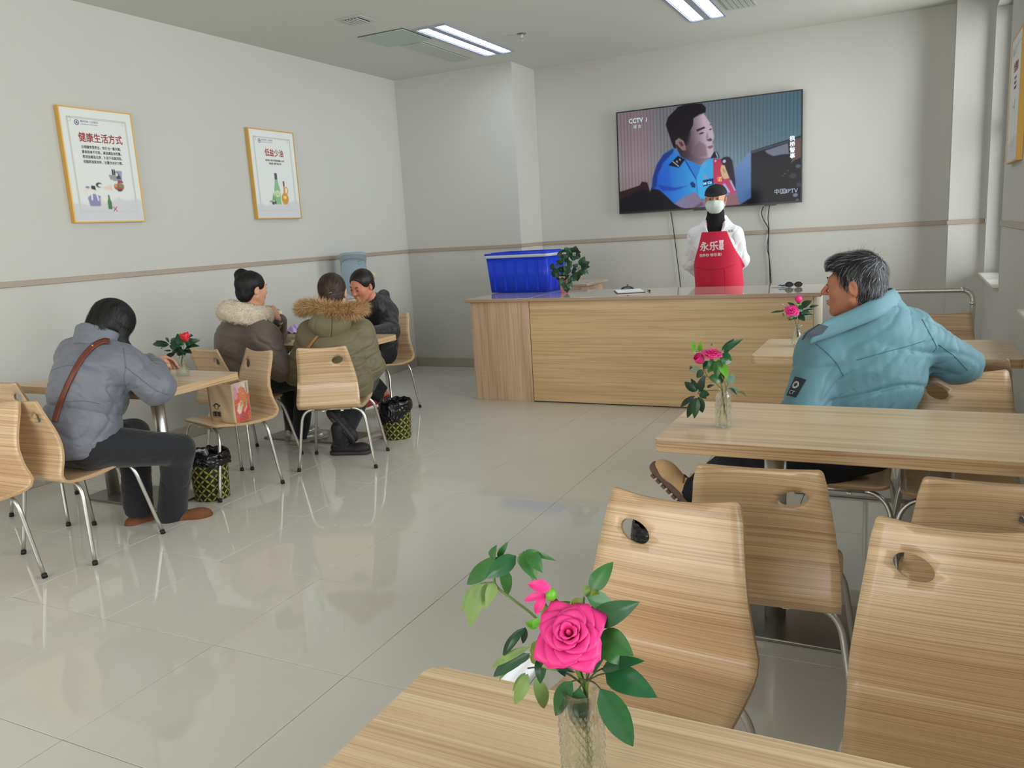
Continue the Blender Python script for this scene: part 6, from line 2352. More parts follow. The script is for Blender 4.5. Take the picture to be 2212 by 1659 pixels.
cu.isec(half(a_ - b_, a_ + (a_ - b_) * .02), .003)
cu.mesh('fleece_cuff', .005, a_ - .1, a_ + .1, mat('cuff_pink_beige', (196, 170, 150), .9, bump=(200, .5, .003)), pf_, .012)
H2 = Sdf(); Lh = lambda fn: within(fn, hd, hR, .95)
H2.u(Lh(ell((0, -.020, .034), (.088, .104, .092))), .02)
H2.u(Lh(ell((0, -.062, -.038), (.070, .050, .060))), .03)
H2.sub(Lh(ell((0, .088, -.030), (.080, .060, .085))), .012)
for x in (-1, 1):
    H2.sub(Lh(ell((x * .092, -.002, -.020), (.028, .026, .034))), .008)
bunc = A3(at(521, 594, Y=4.02))
H2.u(ell(bunc, (.046, .044, .040)), .015)
H2.u(cap(bunc, A3(hd) + hR @ A3((0, -.075, .03)), .030, .04), .02)
H2.disp += [lambda P: .003 * waves(75, 6, 120)(P)]
ho = H2.mesh('hair', .005, A3(hd) - .20, A3(hd) + .22, M_hair, pf_, .015)
HV = verts_of(ho)
strands('hair_strands', H2, pick(HV, 1400, None, 8), lambda P, g, t: (bunc - P) / (np.linalg.norm(bunc - P, axis=1, keepdims=True) + .01) + .2, 6, .010, .0008, M_hair_s, pf_, .0012, .03, 9, .2, hair_col((18, 17, 18), (40, 36, 36), .2))
strands('stray_hairs', H2, pick(HV, 16, lambda V: ((V - A3(hd)) @ hR)[:, 1] < -.06, 9), lambda P, g, t: g * .5 + np.array([0, 0, -.5]), 4, .010, .0004, M_hair, pf_, .001, .5, 5, .6, None, stick=False)
rebase(pf_)

# ======== the woman in the olive parka with the fur hood
po = tag(empty('person', (-3.33, 4.12, 0)), 'seated woman in an olive parka with a brown fur hood, seen from behind', 'person')
fo_ = nrm((-.45, .9, -.08))
J = dict(pelvis=(-3.335, 4.10, .535), hipL=(-3.43, 4.10, .515), hipR=(-3.27, 4.17, .515), neck=at(718, 672, Y=4.20), fw=fo_,
         shL=at(672, 722, Y=4.10), shR=at(778, 718, Y=4.24), elL=at(642, 806, Y=4.08), elR=at(803, 792, Y=4.26), wrL=at(680, 786, Y=4.34), wrR=at(778, 800, Y=4.44),
         kneeL=(-3.58, 4.44, .48), kneeR=(-3.38, 4.50, .48), ankL=at(742, 896, Y=4.30), ankR=(-3.455, 4.235, .088), toeL=nrm((.50, .08, -.62)), toeR=(.86, .30, 0), upL=(.25, .85, .45))
hd = at(718, 632, Y=4.25); hR = rotm(32, 8, 0)
core_body(J, hd, hR, M_skin_l, po, .006, 1.06, .048)
face_bits(po, hd, hR, 1.06)
trousers(J, M_trou, po, .008, seed=14, r3=.052)
M_boot = mat('black_suede_boot', (36, 35, 36), .6, noise=(30, .15))
M_bsole = mat('dark_boot_sole', (58, 56, 56), .6)
add_shoes(J, po, M_boot, M_bsole, .006, boot=.10, w=.048, L=.255, sole=.024)
U, So, o_, R_ = shoe(J['ankL'], J['toeL'], J['upL'], boot=.10, w=.048, L=.255, sole=.024)
for k in range(22):
    a = 2 * PI * k / 22
    q = [o_ + R_ @ A3((r_ * math.cos(a) * .040, .055 + r_ * math.sin(a) * .092, -.0012)) for r_ in (.30, .95)]
    b = MB(); b.tube(q, .0022, 5); b.build('tread', mat('tread_grey', (120, 118, 116), .7), po)
M_olive = mat('olive_parka', (108, 100, 74), .55, sheen=.12, noise=(6, .05), bump=(110, .12, .0015))
O_ = Sdf(); pe, nk = A3(J['pelvis']), A3(J['neck'])
cho = A3(at(726, 760, Y=4.15))
O_.u(cap(pe + A3((.02, 0, .0)), cho, .222, .205, flat=(fo_, .84), quilt=(.062, .014, .01)), .03)
O_.u(cap(cho, nk + A3((0, 0, -.07)), .205, .13, flat=(fo_, .84), quilt=(.075, .011, .0)), .05)
O_.u(cap(J['shL'], J['shR'], .088), .06)
for s in 'LR':
    O_.u(cap(J['sh' + s], J['el' + s], .088, .080, quilt=(.07, .007, .01)), .035)
    O_.u(cap(J['el' + s], J['wr' + s], .080, .056, quilt=(.07, .007, .02)), .03)
O_.isec(lambda P: .440 - P[:, 2], .03)
O_.disp += [creases(81, 5, 30, .012, (1, .4, .1), .2), creases(82, 5, 70, .006, (1, .4, 0), .3)]
oj = O_.mesh('parka', .0058, (-3.88, 3.78, .40), (-2.90, 4.62, 1.08), M_olive, po)
Hd = Sdf()
hc = A3(at(713, 700, Y=4.06))
Ro = rotm(34, 0, 0)
Hd.u(within(ell((0, 0, .0), (.135, .060, .090)), hc, Ro), .03)
Hd.u(within(ell((0, -.005, -.05), (.080, .045, .060)), hc, Ro), .04)
Hd.disp += [creases(83, 4, 60, .008, (0, 0, 1), .3)]
hoo = Hd.mesh('hood', .0055, hc - .22, hc + .22, M_olive, po, .015)
bvh = BVHTree.FromObject(hoo, bpy.context.evaluated_depsgraph_get())
seam([(714, 682), (713, 705), (712, 730)], bvh, mat('pale_piping', (150, 136, 104), .6), po, .0016, 'piping')
seam([(718, 682), (717, 705), (716, 729)], bvh, mat('dark_piping', (48, 44, 34), .6), po, .0018, 'piping')
fu = Sdf()
ring = [at(x, y, Y=Y) for x, y, Y in ((652, 668, 4.20), (660, 664, 4.12), (680, 662, 4.07), (705, 668, 4.05), (735, 672, 4.07), (762, 670, 4.12), (782, 664, 4.20))]
for a_, b_ in zip(ring, ring[1:]):
    fu.u(cap(a_, b_, .030, .030), .02)
M_fur = mat('fur_strands', (170, 130, 86), .8, attr='Col')
fm = fu.mesh('fur_trim', .006, (-3.9, 3.9, .8), (-2.9, 4.4, 1.15), mat('fur_base', (156, 118, 80), .9), po, .015)
FV = verts_of(fm)
cen = A3(at(716, 700, Y=4.1))
def furdir(P, g, t):
    v = g + .25 * (P - cen) / .1 * np.array([1, 1, .2]) + np.array([0, 0, -.55 * t])
    return v
strands('fur_hairs', fu, pick(FV, 10000, None, 11), furdir, 5, .0095, .00065, M_fur, fm, .0, .9, 12, .38, hair_col((172, 130, 86), (228, 198, 150), .5), stick=False)
bvh = BVHTree.FromObject(oj, bpy.context.evaluated_depsgraph_get())
strap([(690, 724), (682, 732), (672, 745), (664, 757)], 2.4, bvh, 'bag_strap', mat('tan_strap', (170, 124, 84), .5), po)
H3 = Sdf(); Lh = lambda fn: within(fn, hd, hR, .106e1)
H3.u(Lh(ell((0, -.018, .030), (.086, .103, .092))), .02)
H3.u(Lh(ell((0, -.055, -.035), (.066, .048, .060))), .03)
H3.u(cap(A3(hd) + hR @ A3((0, -.10, -.035)), A3(hd) + hR @ A3((0, -.095, -.12)), .022, .016), .02)
H3.sub(Lh(ell((0, .088, -.030), (.080, .060, .085))), .012)
for x in (-1, 1):
    H3.sub(Lh(ell((x * .094, -.008, -.022), (.030, .028, .036))), .008)
ho = H3.mesh('hair', .005, A3(hd) - .20, A3(hd) + .20, M_hair_b, po, .015)
HV = verts_of(ho); gat = A3(hd) + hR @ A3((0, -.112, -.020))
strands('hair_strands', H3, pick(HV, 1900, None, 13), lambda P, g, t: (gat - P) / (np.linalg.norm(gat - P, axis=1, keepdims=True) + .02), 6, .010, .0009, M_hair_s, po, .0012, .02, 14, .08, hair_col((54, 38, 32), (92, 66, 52), .35))
q = [A3(hd) + hR @ A3(v) * 1.06 for v in ((-.008, -.122, -.012), (.010, -.122, -.008))]
b = MB(); b.tube(q, .0022, 6); b.build('hair_clip', M_steel, po)
rebase(po)

# ======== the woman in black facing the camera
pb = tag(empty('person', (-3.98, 5.42, 0)), 'seated woman in a black hooded coat facing the camera, leaning over the table', 'person')
fb_ = nrm((-.05, -1, -.15))
J = dict(pelvis=(-3.985, 5.43, .535), hipL=(-3.88, 5.40, .515), hipR=(-4.07, 5.40, .515), neck=at(806, 652, Y=5.24), fw=fb_,
         shL=at(836, 674, Y=5.36), shR=at(762, 676, Y=5.22), elL=at(842, 716, Y=5.16), elR=at(742, 716, Y=5.02), wrL=at(800, 722, Y=4.86), wrR=at(755, 726, Y=4.82),
         kneeL=(-3.88, 5.02, .485), kneeR=(-4.08, 5.00, .485), ankL=at(836, 858, Y=5.36), ankR=at(812, 856, Y=5.20), toeL=(.25, -.97, 0), toeR=(-.30, -.95, 0))
hd = at(781, 617, Y=5.12); hR = rotm(172, 24, -6)
core_body(J, hd, hR, M_skin_r, pb, .0055, 1.0, .052, headkw=dict(round_=1.0, nose=.9), handkw=dict(L=dict(d=(-.5, -.8, 0), n=(0, 0, -1)), R=dict(d=(.3, -.9, 0), n=(0, 0, -1))))
face_bits(pb, hd, hR, 1.0, closed=False)
trousers(J, mat('black_slacks', (18, 17, 20), .8), pb, .008, seed=17, r0=.10, r3=.055)
add_shoes(J, pb, mat('red_sneaker', (150, 26, 40), .6), mat('white_sole', (220, 214, 206), .5), .006, w=.046, L=.25, sole=.026)
M_bcoat = mat('black_coat', (17, 17, 21), .5, sheen=.15, bump=(100, .12, .0015))
B2 = Sdf(); pe, nk = A3(J['pelvis']), A3(J['neck'])
chb = A3(at(806, 716, Y=5.36))
B2.u(cap(pe + A3((0, .0, .03)), chb, .205, .205, flat=(fb_, .84), quilt=(.12, .012, .01)), .04)
B2.u(cap(chb, nk + A3((0, .02, -.06)), .200, .12, flat=(fb_, .84)), .05)
B2.u(cap(J['shL'], J['shR'], .085), .06)
for s in 'LR':
    B2.u(cap(J['sh' + s], J['el' + s], .086, .074, quilt=(.1, .008, .0)), .035)
    B2.u(cap(J['el' + s], J['wr' + s], .074, .050), .03)
B2.isec(lambda P: .455 - P[:, 2], .03)
hb = A3(at(824, 650, Y=5.38))
B2.u(ell(hb, (.085, .085, .060), rotm(0, 0, 20)), .04)
B2.u(ell(A3(at(829, 634, Y=5.42)), (.040, .060, .028), rotm(0, 0, 30)), .03)
B2.sub(ell(A3(at(812, 624, Y=5.30)), (.060, .060, .030)), .02)
B2.u(cap(nk + A3((0, .0, -.04)), nk + A3((0, -.01, .01)), .085, .070), .03)
B2.disp += [creases(91, 5, 34, .012, (1, 0, -.4), .3), creases(92, 4, 75, .006)]
bj = B2.mesh('hooded_coat', .006, (-4.42, 4.78, .42), (-3.48, 5.75, 1.25), M_bcoat, pb)
bvh = BVHTree.FromObject(bj, bpy.context.evaluated_depsgraph_get())
b = MB()
h_, nn_, _, _ = bvh.ray_cast(camo.matrix_world.translation, (at(793, 648, Y=1.0) - camo.matrix_world.translation).normalized(), 30)
b.tube([h_ + nn_ * .004 + Vector((.010 * math.cos(a), 0, .010 * math.sin(a))) for a in np.linspace(-.5, 3.6, 10)], .0022, 6); b.build('cord_eyelet', M_steel, pb)
H4 = Sdf(); Lh = lambda fn: within(fn, hd, hR)
H4.u(Lh(ell((0, -.018, .036), (.086, .102, .090))), .02)
H4.u(Lh(ell((0, -.060, -.030), (.066, .046, .050))), .03)
H4.sub(Lh(ell((0, .094, .004), (.088, .068, .084))), .012)
for x in (-1, 1):
    H4.sub(Lh(ell((x * .094, -.004, -.020), (.030, .026, .036))), .008)
ho = H4.mesh('hair', .005, A3(hd) - .20, A3(hd) + .20, mat('dark_hair', (30, 25, 24), .38), pb, .015)
HV = verts_of(ho); gat = A3(at(800, 600, Y=5.22))
strands('hair_strands', H4, pick(HV, 1500, None, 15), lambda P, g, t: (gat - P) / (np.linalg.norm(gat - P, axis=1, keepdims=True) + .02), 6, .010, .0008, M_hair_s, pb, .0012, .02, 16, .08, hair_col((30, 25, 24), (64, 52, 48), .2))
sc = Sdf(); sc.u(within(torus((0, 0, 0), .026, .020), A3(at(799, 596, Y=5.20)), rotm(0, 60, -20)), 0); sc.disp += [lambda P: .005 * waves(95, 6, 160)(P)]
g_ = A3(at(799, 596, Y=5.20))
sc.mesh('scrunchie', .004, g_ - .07, g_ + .07, mat('cream_scrunchie', (196, 180, 150), .9), pb, .012)
bu = Sdf(); bu.u(ell(g_ + A3((.004, .02, .004)), (.03, .03, .028)), 0)
bu.mesh('hair_bun', .005, g_ - .07, g_ + .09, M_hair, pb, .012)
rebase(pb)
# ---------------------------------------------------------------- leaves, roses, vases
M_leafs = {
    'd': mat('leaf_dark', (34, 76, 46), .35, noise=(60, .18)), 'm': mat('leaf_green', (52, 106, 48), .32, noise=(60, .16)),
    'g': mat('leaf_glossy', (38, 92, 54), .25, noise=(60, .16)), 'b': mat('leaf_bright', (104, 176, 48), .4, noise=(60, .12)),
    'p': mat('leaf_pale', (120, 148, 84), .5, noise=(60, .12)), 'o': mat('leaf_olive', (112, 120, 44), .45, noise=(60, .12)),
    'u': mat('leaf_bluish', (120, 154, 134), .5, noise=(60, .1)), 'k': mat('leaf_deep', (26, 56, 40), .4, noise=(60, .15)),
    's': mat('stem_green', (92, 120, 56), .5), 't': mat('stem_dark', (58, 66, 34), .5)}
for m_ in M_leafs.values():
    b_ = m_.node_tree.nodes['Principled BSDF']
    b_.inputs['Subsurface Weight'].default_value = .12
    b_.inputs['Subsurface Radius'].default_value = (.002, .004, .001)
M_rose = mat('pink_petal', (226, 52, 132), .5, noise=(80, .06))
M_rose_red = mat('red_petal', (226, 52, 66), .5, noise=(80, .06))
M_drop = mat('petal_glitter', (246, 190, 220), .25)
lr = random.Random(11)


def leaf_mesh(base, tip, w, nrm_, sag=.12, fold=.22, nl=8, nw=3, shape=1.35, wave=.04):
    base, tip = Vector(base), Vector(tip)
    d = tip - base; L = d.length; d.normalize()
    n = (nrm_ - d * nrm_.dot(d)).normalized(); s = d.cross(n)
    V = []
    for i in range(nl + 1):
        t = i / nl
        hw = w * .5 * (math.sin(PI * t ** (1 / shape)) ** .8) if 0 < t < 1 else w * .012
        c = base + d * (L * t) + n * (sag * L * math.sin(PI * t))
        for j in range(-nw, nw + 1):
            u = j / nw
            V.append(c + s * (hw * u) + n * (abs(u) * hw * fold + wave * hw * math.sin(t * 11 + u * 2)))
    m = 2 * nw + 1
    F = [(i * m + j, i * m + j + 1, (i + 1) * m + j + 1, (i + 1) * m + j) for i in range(nl) for j in range(m - 1)]
    return grid_mesh('leaf', np.array([tuple(v) for v in V]), np.array(F), True)


def rebase2(root):
    T_ = Matrix.Translation(-root.location)
    for c in root.children_recursive:
        if c.type == 'MESH':
            c.data.transform(T_)


class Bunch:
    """places leaves and stems read off a study crop at true depth Y of the vase"""

    def __init__(self, x0, y0, f, Y, spread):
        self.a = (x0, y0, f, Y, spread)

    def P(self, x, y, dy=0.0):
        x0, y0, f, Y, _ = self.a
        return at(x0 + x / f, y0 + y / f, Y=Y + dy)

    def scale(self):
        return (self.P(100, 0) - self.P(0, 0)).length / 100

    def leaf(self, root, b, t, w, k, dy=None, dt=None, sag=.12):
        sp = self.a[4]
        d0 = lr.uniform(-.3, .3) * sp if dy is None else dy
        d1 = lr.uniform(-1, 1) * sp if dt is None else dt
        B, T_ = self.P(*b, d0), self.P(*t, d1)
        n = (camo.matrix_world.translation - B).normalized() + Vector((lr.uniform(-.35, .35), lr.uniform(-.2, .2), lr.uniform(.0, .6)))
        me = leaf_mesh(B, T_, w * self.scale() * 1.08, n, sag * lr.uniform(.4, 1.2))
        return link('leaf', me, root, M_leafs[k])

    def stem(self, root, pts, r, k='s', dy=0.0, name='stem'):
        P3 = [self.P(p[0], p[1], (p[2] if len(p) > 2 else dy)) for p in pts]
        b = MB(); b.tube(catmull3(P3, 4), r, 7)
        return b.build(name, M_leafs[k], root)


def petal_mesh(R, ang_w, h0, h1, r0, r1, lean, nl=9, nw=8, ruffle=.04):
    """petal wrapped about the z axis, opening outwards from radius r0 to r1, with a round lip"""
    V = []
    for i in range(nl + 1):
        t = i / nl
        k = max(0.0, (t - .55) / .47)
        wd = ang_w * (.50 + .50 * min(1, t / .45)) * math.sqrt(max(.08, 1 - k * k))
        for j in range(nw + 1):
            u = j / nw * 2 - 1
            a = wd * u
            rad = r0 + (r1 - r0) * t ** lean + R * .10 * max(0, t - .75) * 4 * (1 - u * u) * (r1 / R)
            z = h0 + (h1 - h0) * math.sin(t * PI / 2) - (max(0, t - .8) ** 2) * R * 1.6 * (r1 / R)
            rr_ = rad * (1 + ruffle * math.sin(u * 4 + t * 3) * t)
            V.append((rr_ * math.cos(a), rr_ * math.sin(a), z - u * u * (h1 - h0) * .08 * t))
    F = [(i * (nw + 1) + j, i * (nw + 1) + j + 1, (i + 1) * (nw + 1) + j + 1, (i + 1) * (nw + 1) + j) for i in range(nl) for j in range(nw)]
    return grid_mesh('petal', np.array(V), np.array(F), True)


def rose(root, c, axis, R, m, layers=6, open_=1.0, seed=0, name='petal', glitter=False):
    r = random.Random(seed)
    Mx = Matrix(frame3(axis)).to_4x4(); Mx.translation = Vector(c)
    b = MB(); b.lathe([(R * .03, 0), (R * .06, R * .25), (R * .07, R * .50), (R * .03, R * .62)], seg=10); b.bm.transform(Mx); b.build('flower_heart', m, root)
    for k in range(layers):
        t = (k + 1) / layers
        n = 3 + (k > 3)
        for i in range(n):
            a = 2 * PI * i / n + k * 1.15 + r.uniform(-.15, .15)
            me = petal_mesh(R, (1.25 if n == 3 else 1.0) * r.uniform(.9, 1.1), -R * .25 * t, R * (.72 - .42 * t * open_) * r.uniform(.94, 1.06), R * (.04 + .14 * t), R * (.12 + .80 * t ** 1.1), 1.0 + .5 * t, ruffle=.02 + .03 * t)
            me.transform(Mx @ Matrix.Rotation(a, 4, 'Z'))
            o = link(name, me, root, m)
            o.modifiers.new('thickness', 'SOLIDIFY').thickness = R * .022
    return Mx


def frame3(axis):
    z = Vector(axis).normalized(); x = Vector((0, 0, 1)).cross(z)
    x = x.normalized() if x.length > 1e-3 else Vector((1, 0, 0)); y = z.cross(x)
    return ((x.x, y.x, z.x), (x.y, y.y, z.y), (x.z, y.z, z.z))


def bud(root, c, axis, R, m, n=4, seed=0, spread=.5):
    """egg-shaped flower of overlapping petals, opening a little with spread"""
    Mx = Matrix(frame3(axis)).to_4x4(); Mx.translation = Vector(c)
    for k in range(n):
        V = []
        for i in range(9):
            t = i / 8
            ph = .10 + (.80 - .28 * spread) * t
            rad = R * (math.sin(PI * ph) ** .85) * (.86 + .10 * (k % 2)) * (1 + .25 * spread * t * t)
            z = R * (-.85 + 1.95 * t)
            kk = max(0.0, (t - .5) / .52)
            wd = 1.25 * (.5 + .5 * min(1, t / .4)) * math.sqrt(max(.05, 1 - kk * kk))
            for j in range(7):
                u = j / 6 * 2 - 1
                V.append((rad * math.cos(wd * u), rad * math.sin(wd * u), z))
        F = [(i * 7 + j, i * 7 + j + 1, (i + 1) * 7 + j + 1, (i + 1) * 7 + j) for i in range(8) for j in range(6)]
        me = grid_mesh('petal', np.array(V), np.array(F), True)
        me.transform(Mx @ Matrix.Rotation(2 * PI * k / n + seed, 4, 'Z'))
        o = link('petal', me, root, m); o.modifiers.new('thickness', 'SOLIDIFY').thickness = R * .04
    b = MB(); b.lathe([(R * .10, -R * 1.12), (R * .30, -R * 1.0), (R * .42, -R * .75), (R * .46, -R * .6)], seg=14); b.bm.transform(Mx); b.build('calyx', M_leafs['m'], root)
    return Mx


def glass_mix(name, tint=(252, 253, 252), amt=.5):
    m = bpy.data.materials.new(name); m.use_nodes = True
    nt = m.node_tree; p = nt.nodes['Principled BSDF']; out = nt.nodes['Material Output']
    p.inputs['Base Color'].default_value = lin(*tint); p.inputs['Transmission Weight'].default_value = 1.0
    p.inputs['Roughness'].default_value = .03; p.inputs['IOR'].default_value = 1.42
    t = nt.nodes.new('ShaderNodeBsdfTransparent'); t.inputs[0].default_value = lin(*tint)
    mx = nt.nodes.new('ShaderNodeMixShader'); mx.inputs[0].default_value = amt
    nt.links.new(t.outputs[0], mx.inputs[1]); nt.links.new(p.outputs[0], mx.inputs[2]); nt.links.new(mx.outputs[0], out.inputs[0])
    return m
M_glass = glass_mix('clear_cut_glass')
M_water = glass_mix('vase_water', (250, 252, 246), .12)


def vase(loc, label, prof, cut, seg=96, nz=70, square=0.0, inner=.86, flute=0):
    """prof = [(z, r)] outer profile; cut = (count, height of one diamond, depth)"""
    t = tag(empty('glass_vase', loc), label, 'vase')
    zs = np.linspace(prof[0][0], prof[-1][0], nz)
    rs = np.interp(zs, [p[0] for p in prof], [p[1] for p in prof])
    for _ in range(3):
        rs[1:-1] = (rs[:-2] + 2 * rs[1:-1] + rs[2:]) / 4
    a = np.linspace(0, 2 * PI, seg + 1)[:-1]
    A, Z_ = np.meshgrid(a, zs)
    R_ = np.repeat(rs[:, None], seg, 1)
    if square:
        R_ = R_ * (1 + square * (1 / np.maximum(np.abs(np.cos(A)), np.abs(np.sin(A))) - 1.12))
    if cut:
        n, h, dp = cut
        g = np.abs(np.sin(A * n / 2 + Z_ * PI / h)) * np.abs(np.sin(A * n / 2 - Z_ * PI / h))
        env = np.clip((Z_ - zs[0] - .006) / .008, 0, 1) * np.clip((zs[-1] * .90 - Z_) / .01, 0, 1)
        R_ = R_ + dp * (g - .5) * env
    if flute:
        R_ = R_ * (1 + .06 * np.abs(np.sin(A * flute / 2)) * (Z_ > zs[-1] * .9))
    V = np.stack([R_ * np.cos(A), R_ * np.sin(A), Z_], -1).reshape(-1, 3)
    z0i = prof[0][0] + .007
    zi = np.linspace(z0i, prof[-1][0], nz)
    ri = np.interp(zi, zs, rs) * inner
    ri[0] *= .8
    Vi = np.stack([ri[:, None] * np.cos(A), ri[:, None] * np.sin(A), np.repeat(zi[:, None], seg, 1)], -1).reshape(-1, 3)
    i = np.arange(seg)
    F = [np.stack([k * seg + i, k * seg + (i + 1) % seg, (k + 1) * seg + (i + 1) % seg, (k + 1) * seg + i], 1) for k in range(nz - 1)]
    o = nz * seg
    F += [np.stack([o + k * seg + (i + 1) % seg, o + k * seg + i, o + (k + 1) * seg + i, o + (k + 1) * seg + (i + 1) % seg], 1) for k in range(nz - 1)]
    k = nz - 1
    F += [np.stack([k * seg + i, k * seg + (i + 1) % seg, o + k * seg + (i + 1) % seg, o + k * seg + i], 1)]
    Vc = np.array([[0, 0, prof[0][0]], [0, 0, z0i]]); c0 = 2 * o
    F += [np.stack([(i + 1) % seg, i, np.full(seg, c0), np.full(seg, c0)], 1)[:, :4], np.stack([o + i, o + (i + 1) % seg, np.full(seg, c0 + 1), np.full(seg, c0 + 1)], 1)]
    me = bpy.data.meshes.new('glass')
    faces = []
    for f in np.concatenate(F):
        f = list(map(int, f)); faces.append(f[:3] if f[2] == f[3] else f)
    me.from_pydata(np.concatenate([V, Vi, Vc]).tolist(), [], faces)
    me.polygons.foreach_set('use_smooth', np.ones(len(me.polygons), bool)); me.update()
    link('glass', me, t, M_glass)
    zw = z0i + (prof[-1][0] - z0i) * .55
    b = MB(); zz = np.linspace(z0i + .0006, zw, 8)
    b.lathe([(float(np.interp(z, zi, ri)) * .985, float(z)) for z in zz], seg=32); b.build('water', M_water, t)
    return t


ZT = .7505
CP = camo.matrix_world.translation
# ======== the big rose close to the camera
v0 = at(1264, 1722, Z=.75)
vase((v0.x, v0.y, ZT), 'tall clear diamond-cut glass vase with the big pink rose on the nearest table',
     [(0, .0235), (.006, .0255), (.05, .0262), (.10, .0268), (.118, .0255), (.128, .0215), (.134, .0205), (.142, .0225)], (20, .0125, .0036), 200, 150, inner=.80)
N = Bunch(960, 1140, 3.196, v0.y - .005, .022)
rs = tag(empty('rose', (v0.x, v0.y, ZT + .14)), 'big open pink artificial rose in the nearest vase', 'flower')
rc = N.P(868, 745, -.035); ax = (CP - rc).normalized() + Vector((-.18, .0, .42))
R0 = 214 * N.scale()
Mx = rose(rs, rc - ax.normalized() * R0 * .25, ax, R0, M_rose, 7, 1.0, 3)
for (x, y) in ((840, 640), (920, 650), (880, 590), (850, 705), (830, 700)):
    pass
N.stem(rs, [(880, 900, -.01), (920, 1000, .0), (970, 1120, .005), (985, 1300, .006), (1005, 1500, .004), (1010, 1680, .0)], .0022, 's')
for b_, t_, w_ in (((640, 690), (560, 650), 50), ((730, 570), (608, 556), 40), ((770, 570), (872, 508), 60), ((690, 640), (575, 690), 50)):
    o = N.leaf(rs, b_, t_, w_, 'b', .0, .0); o.name = 'sepal'
rb = tag(empty('rose_bud', (v0.x, v0.y, ZT + .14)), 'small drooping pink blossom beside the big rose', 'flower')
for b_, t_, w_ in (((742, 428), (575, 390), 74), ((712, 460), (548, 505), 46), ((700, 470), (628, 595), 56)):
    me = leaf_mesh(N.P(*b_, -.01), N.P(*t_, -.015), w_ * N.scale(), (CP - N.P(*b_)).normalized() + Vector((0, 0, .3)), .15, .35, shape=1.1)
    link('petal', me, rb, M_rose)
b = MB(); b.ball(N.P(738, 462, -.01), 32 * N.scale(), 14, sc=(1, 1, 1.15)); b.build('calyx', M_leafs['b'], rb)
N.stem(rb, [(758, 485, -.005), (800, 540, .005), (880, 800, .01), (975, 1110, .006), (985, 1400, .004)], .0012, 't')
sp = tag(empty('leaf_sprig', (v0.x, v0.y, ZT + .14)), 'tall leafy sprig arching left above the big rose', 'foliage')
N.stem(sp, [(385, 205, .0), (345, 380, .0), (480, 500, .0), (640, 630, .01), (860, 880, .012), (970, 1120, .008), (975, 1400, .006)], .0016, 's')
N.stem(sp, [(490, 195, .0), (430, 200, .0), (385, 207, .0)], .0011, 's', name='petiole')
N.stem(sp, [(285, 378, .0), (250, 385, .0), (345, 375, .0)], .0009, 's', name='petiole')
N.stem(sp, [(520, 180, .0), (600, 330, .0), (660, 470, .0), (735, 590, .01), (880, 850, .012), (980, 1120, .008)], .0015, 's')
for b_, t_, w_, k_ in (((390, 205), (155, 392), 92, 'm'), ((495, 195), (285, 350), 96, 'g'), ((345, 228), (362, 118), 58, 'm'), ((368, 208), (442, 95), 34, 'm'), ((385, 290), (440, 464), 82, 'm'),
                       ((252, 384), (175, 688), 96, 'p'), ((246, 386), (112, 590), 66, 'p'), ((290, 385), (282, 566), 74, 'p'), ((345, 375), (290, 545), 62, 'p'),
                       ((525, 178), (600, 318), 84, 'p'), ((545, 162), (640, 362), 88, 'm'), ((560, 155), (772, 228), 34, 'm'), ((590, 168), (678, 312), 76, 'm')):
    N.leaf(sp, b_, t_, w_, k_, 0, None)
s2 = tag(empty('leaf_sprig', (v0.x, v0.y, ZT + .14)), 'leafy sprig with large glossy leaves to the right of the big rose', 'foliage')
N.stem(s2, [(990, 1050, -.002), (980, 1120, .004), (990, 1300, .002), (1000, 1600, .0)], .0022, 's')
N.stem(s2, [(965, 480, .02), (965, 560, .02), (985, 800, .02), (985, 1050, .01), (985, 1120, .008)], .0014, 's')
for q in ([(1000, 1050), (1060, 1018), (1115, 1005)], [(1000, 1055), (1040, 1075), (1075, 1110)], [(985, 1055), (955, 1075), (935, 1100)], [(985, 1050), (930, 1048), (882, 1060)], [(1000, 1045), (1040, 1000), (1088, 972)], [(985, 1050), (1000, 1000), (1008, 975)]):
    N.stem(s2, q, .0009, 't', -.004, 'petiole')
for b_, t_, w_, k_ in (((1012, 438), (1165, 236), 92, 'm'), ((985, 482), (1172, 548), 96, 'm'), ((1022, 648), (1348, 512), 120, 'g'), ((1070, 728), (1306, 884), 124, 'm'), ((1060, 782), (1268, 948), 128, 'm'),
                       ((1085, 978), (1382, 920), 82, 'g'), ((1112, 1006), (1470, 1172), 142, 'g'), ((1072, 1108), (1302, 1510), 146, 'g'), ((935, 1098), (950, 1400), 118, 'g'), ((884, 1058), (766, 1298), 104, 'g'),
                       ((1008, 980), (1108, 885), 70, 'd'), ((960, 400), (1040, 470), 60, 'p'), ((1060, 440), (1010, 470), 40, 'o'), ((950, 490), (880, 560), 60, 'o')):
    N.leaf(s2, b_, t_, w_, k_, -.004, None, .10)
s3 = tag(empty('leaf_sprig', (v0.x, v0.y, ZT + .14)), 'darker narrow-leaved sprig to the lower left of the big rose', 'foliage')
N.stem(s3, [(600, 870, .0), (700, 960, .0), (800, 985, .0), (900, 1040, .004), (965, 1120, .006), (970, 1350, .004)], .0013, 't')
N.stem(s3, [(575, 970, .0), (650, 965, .0), (800, 988, .0)], .0010, 't', name='petiole')
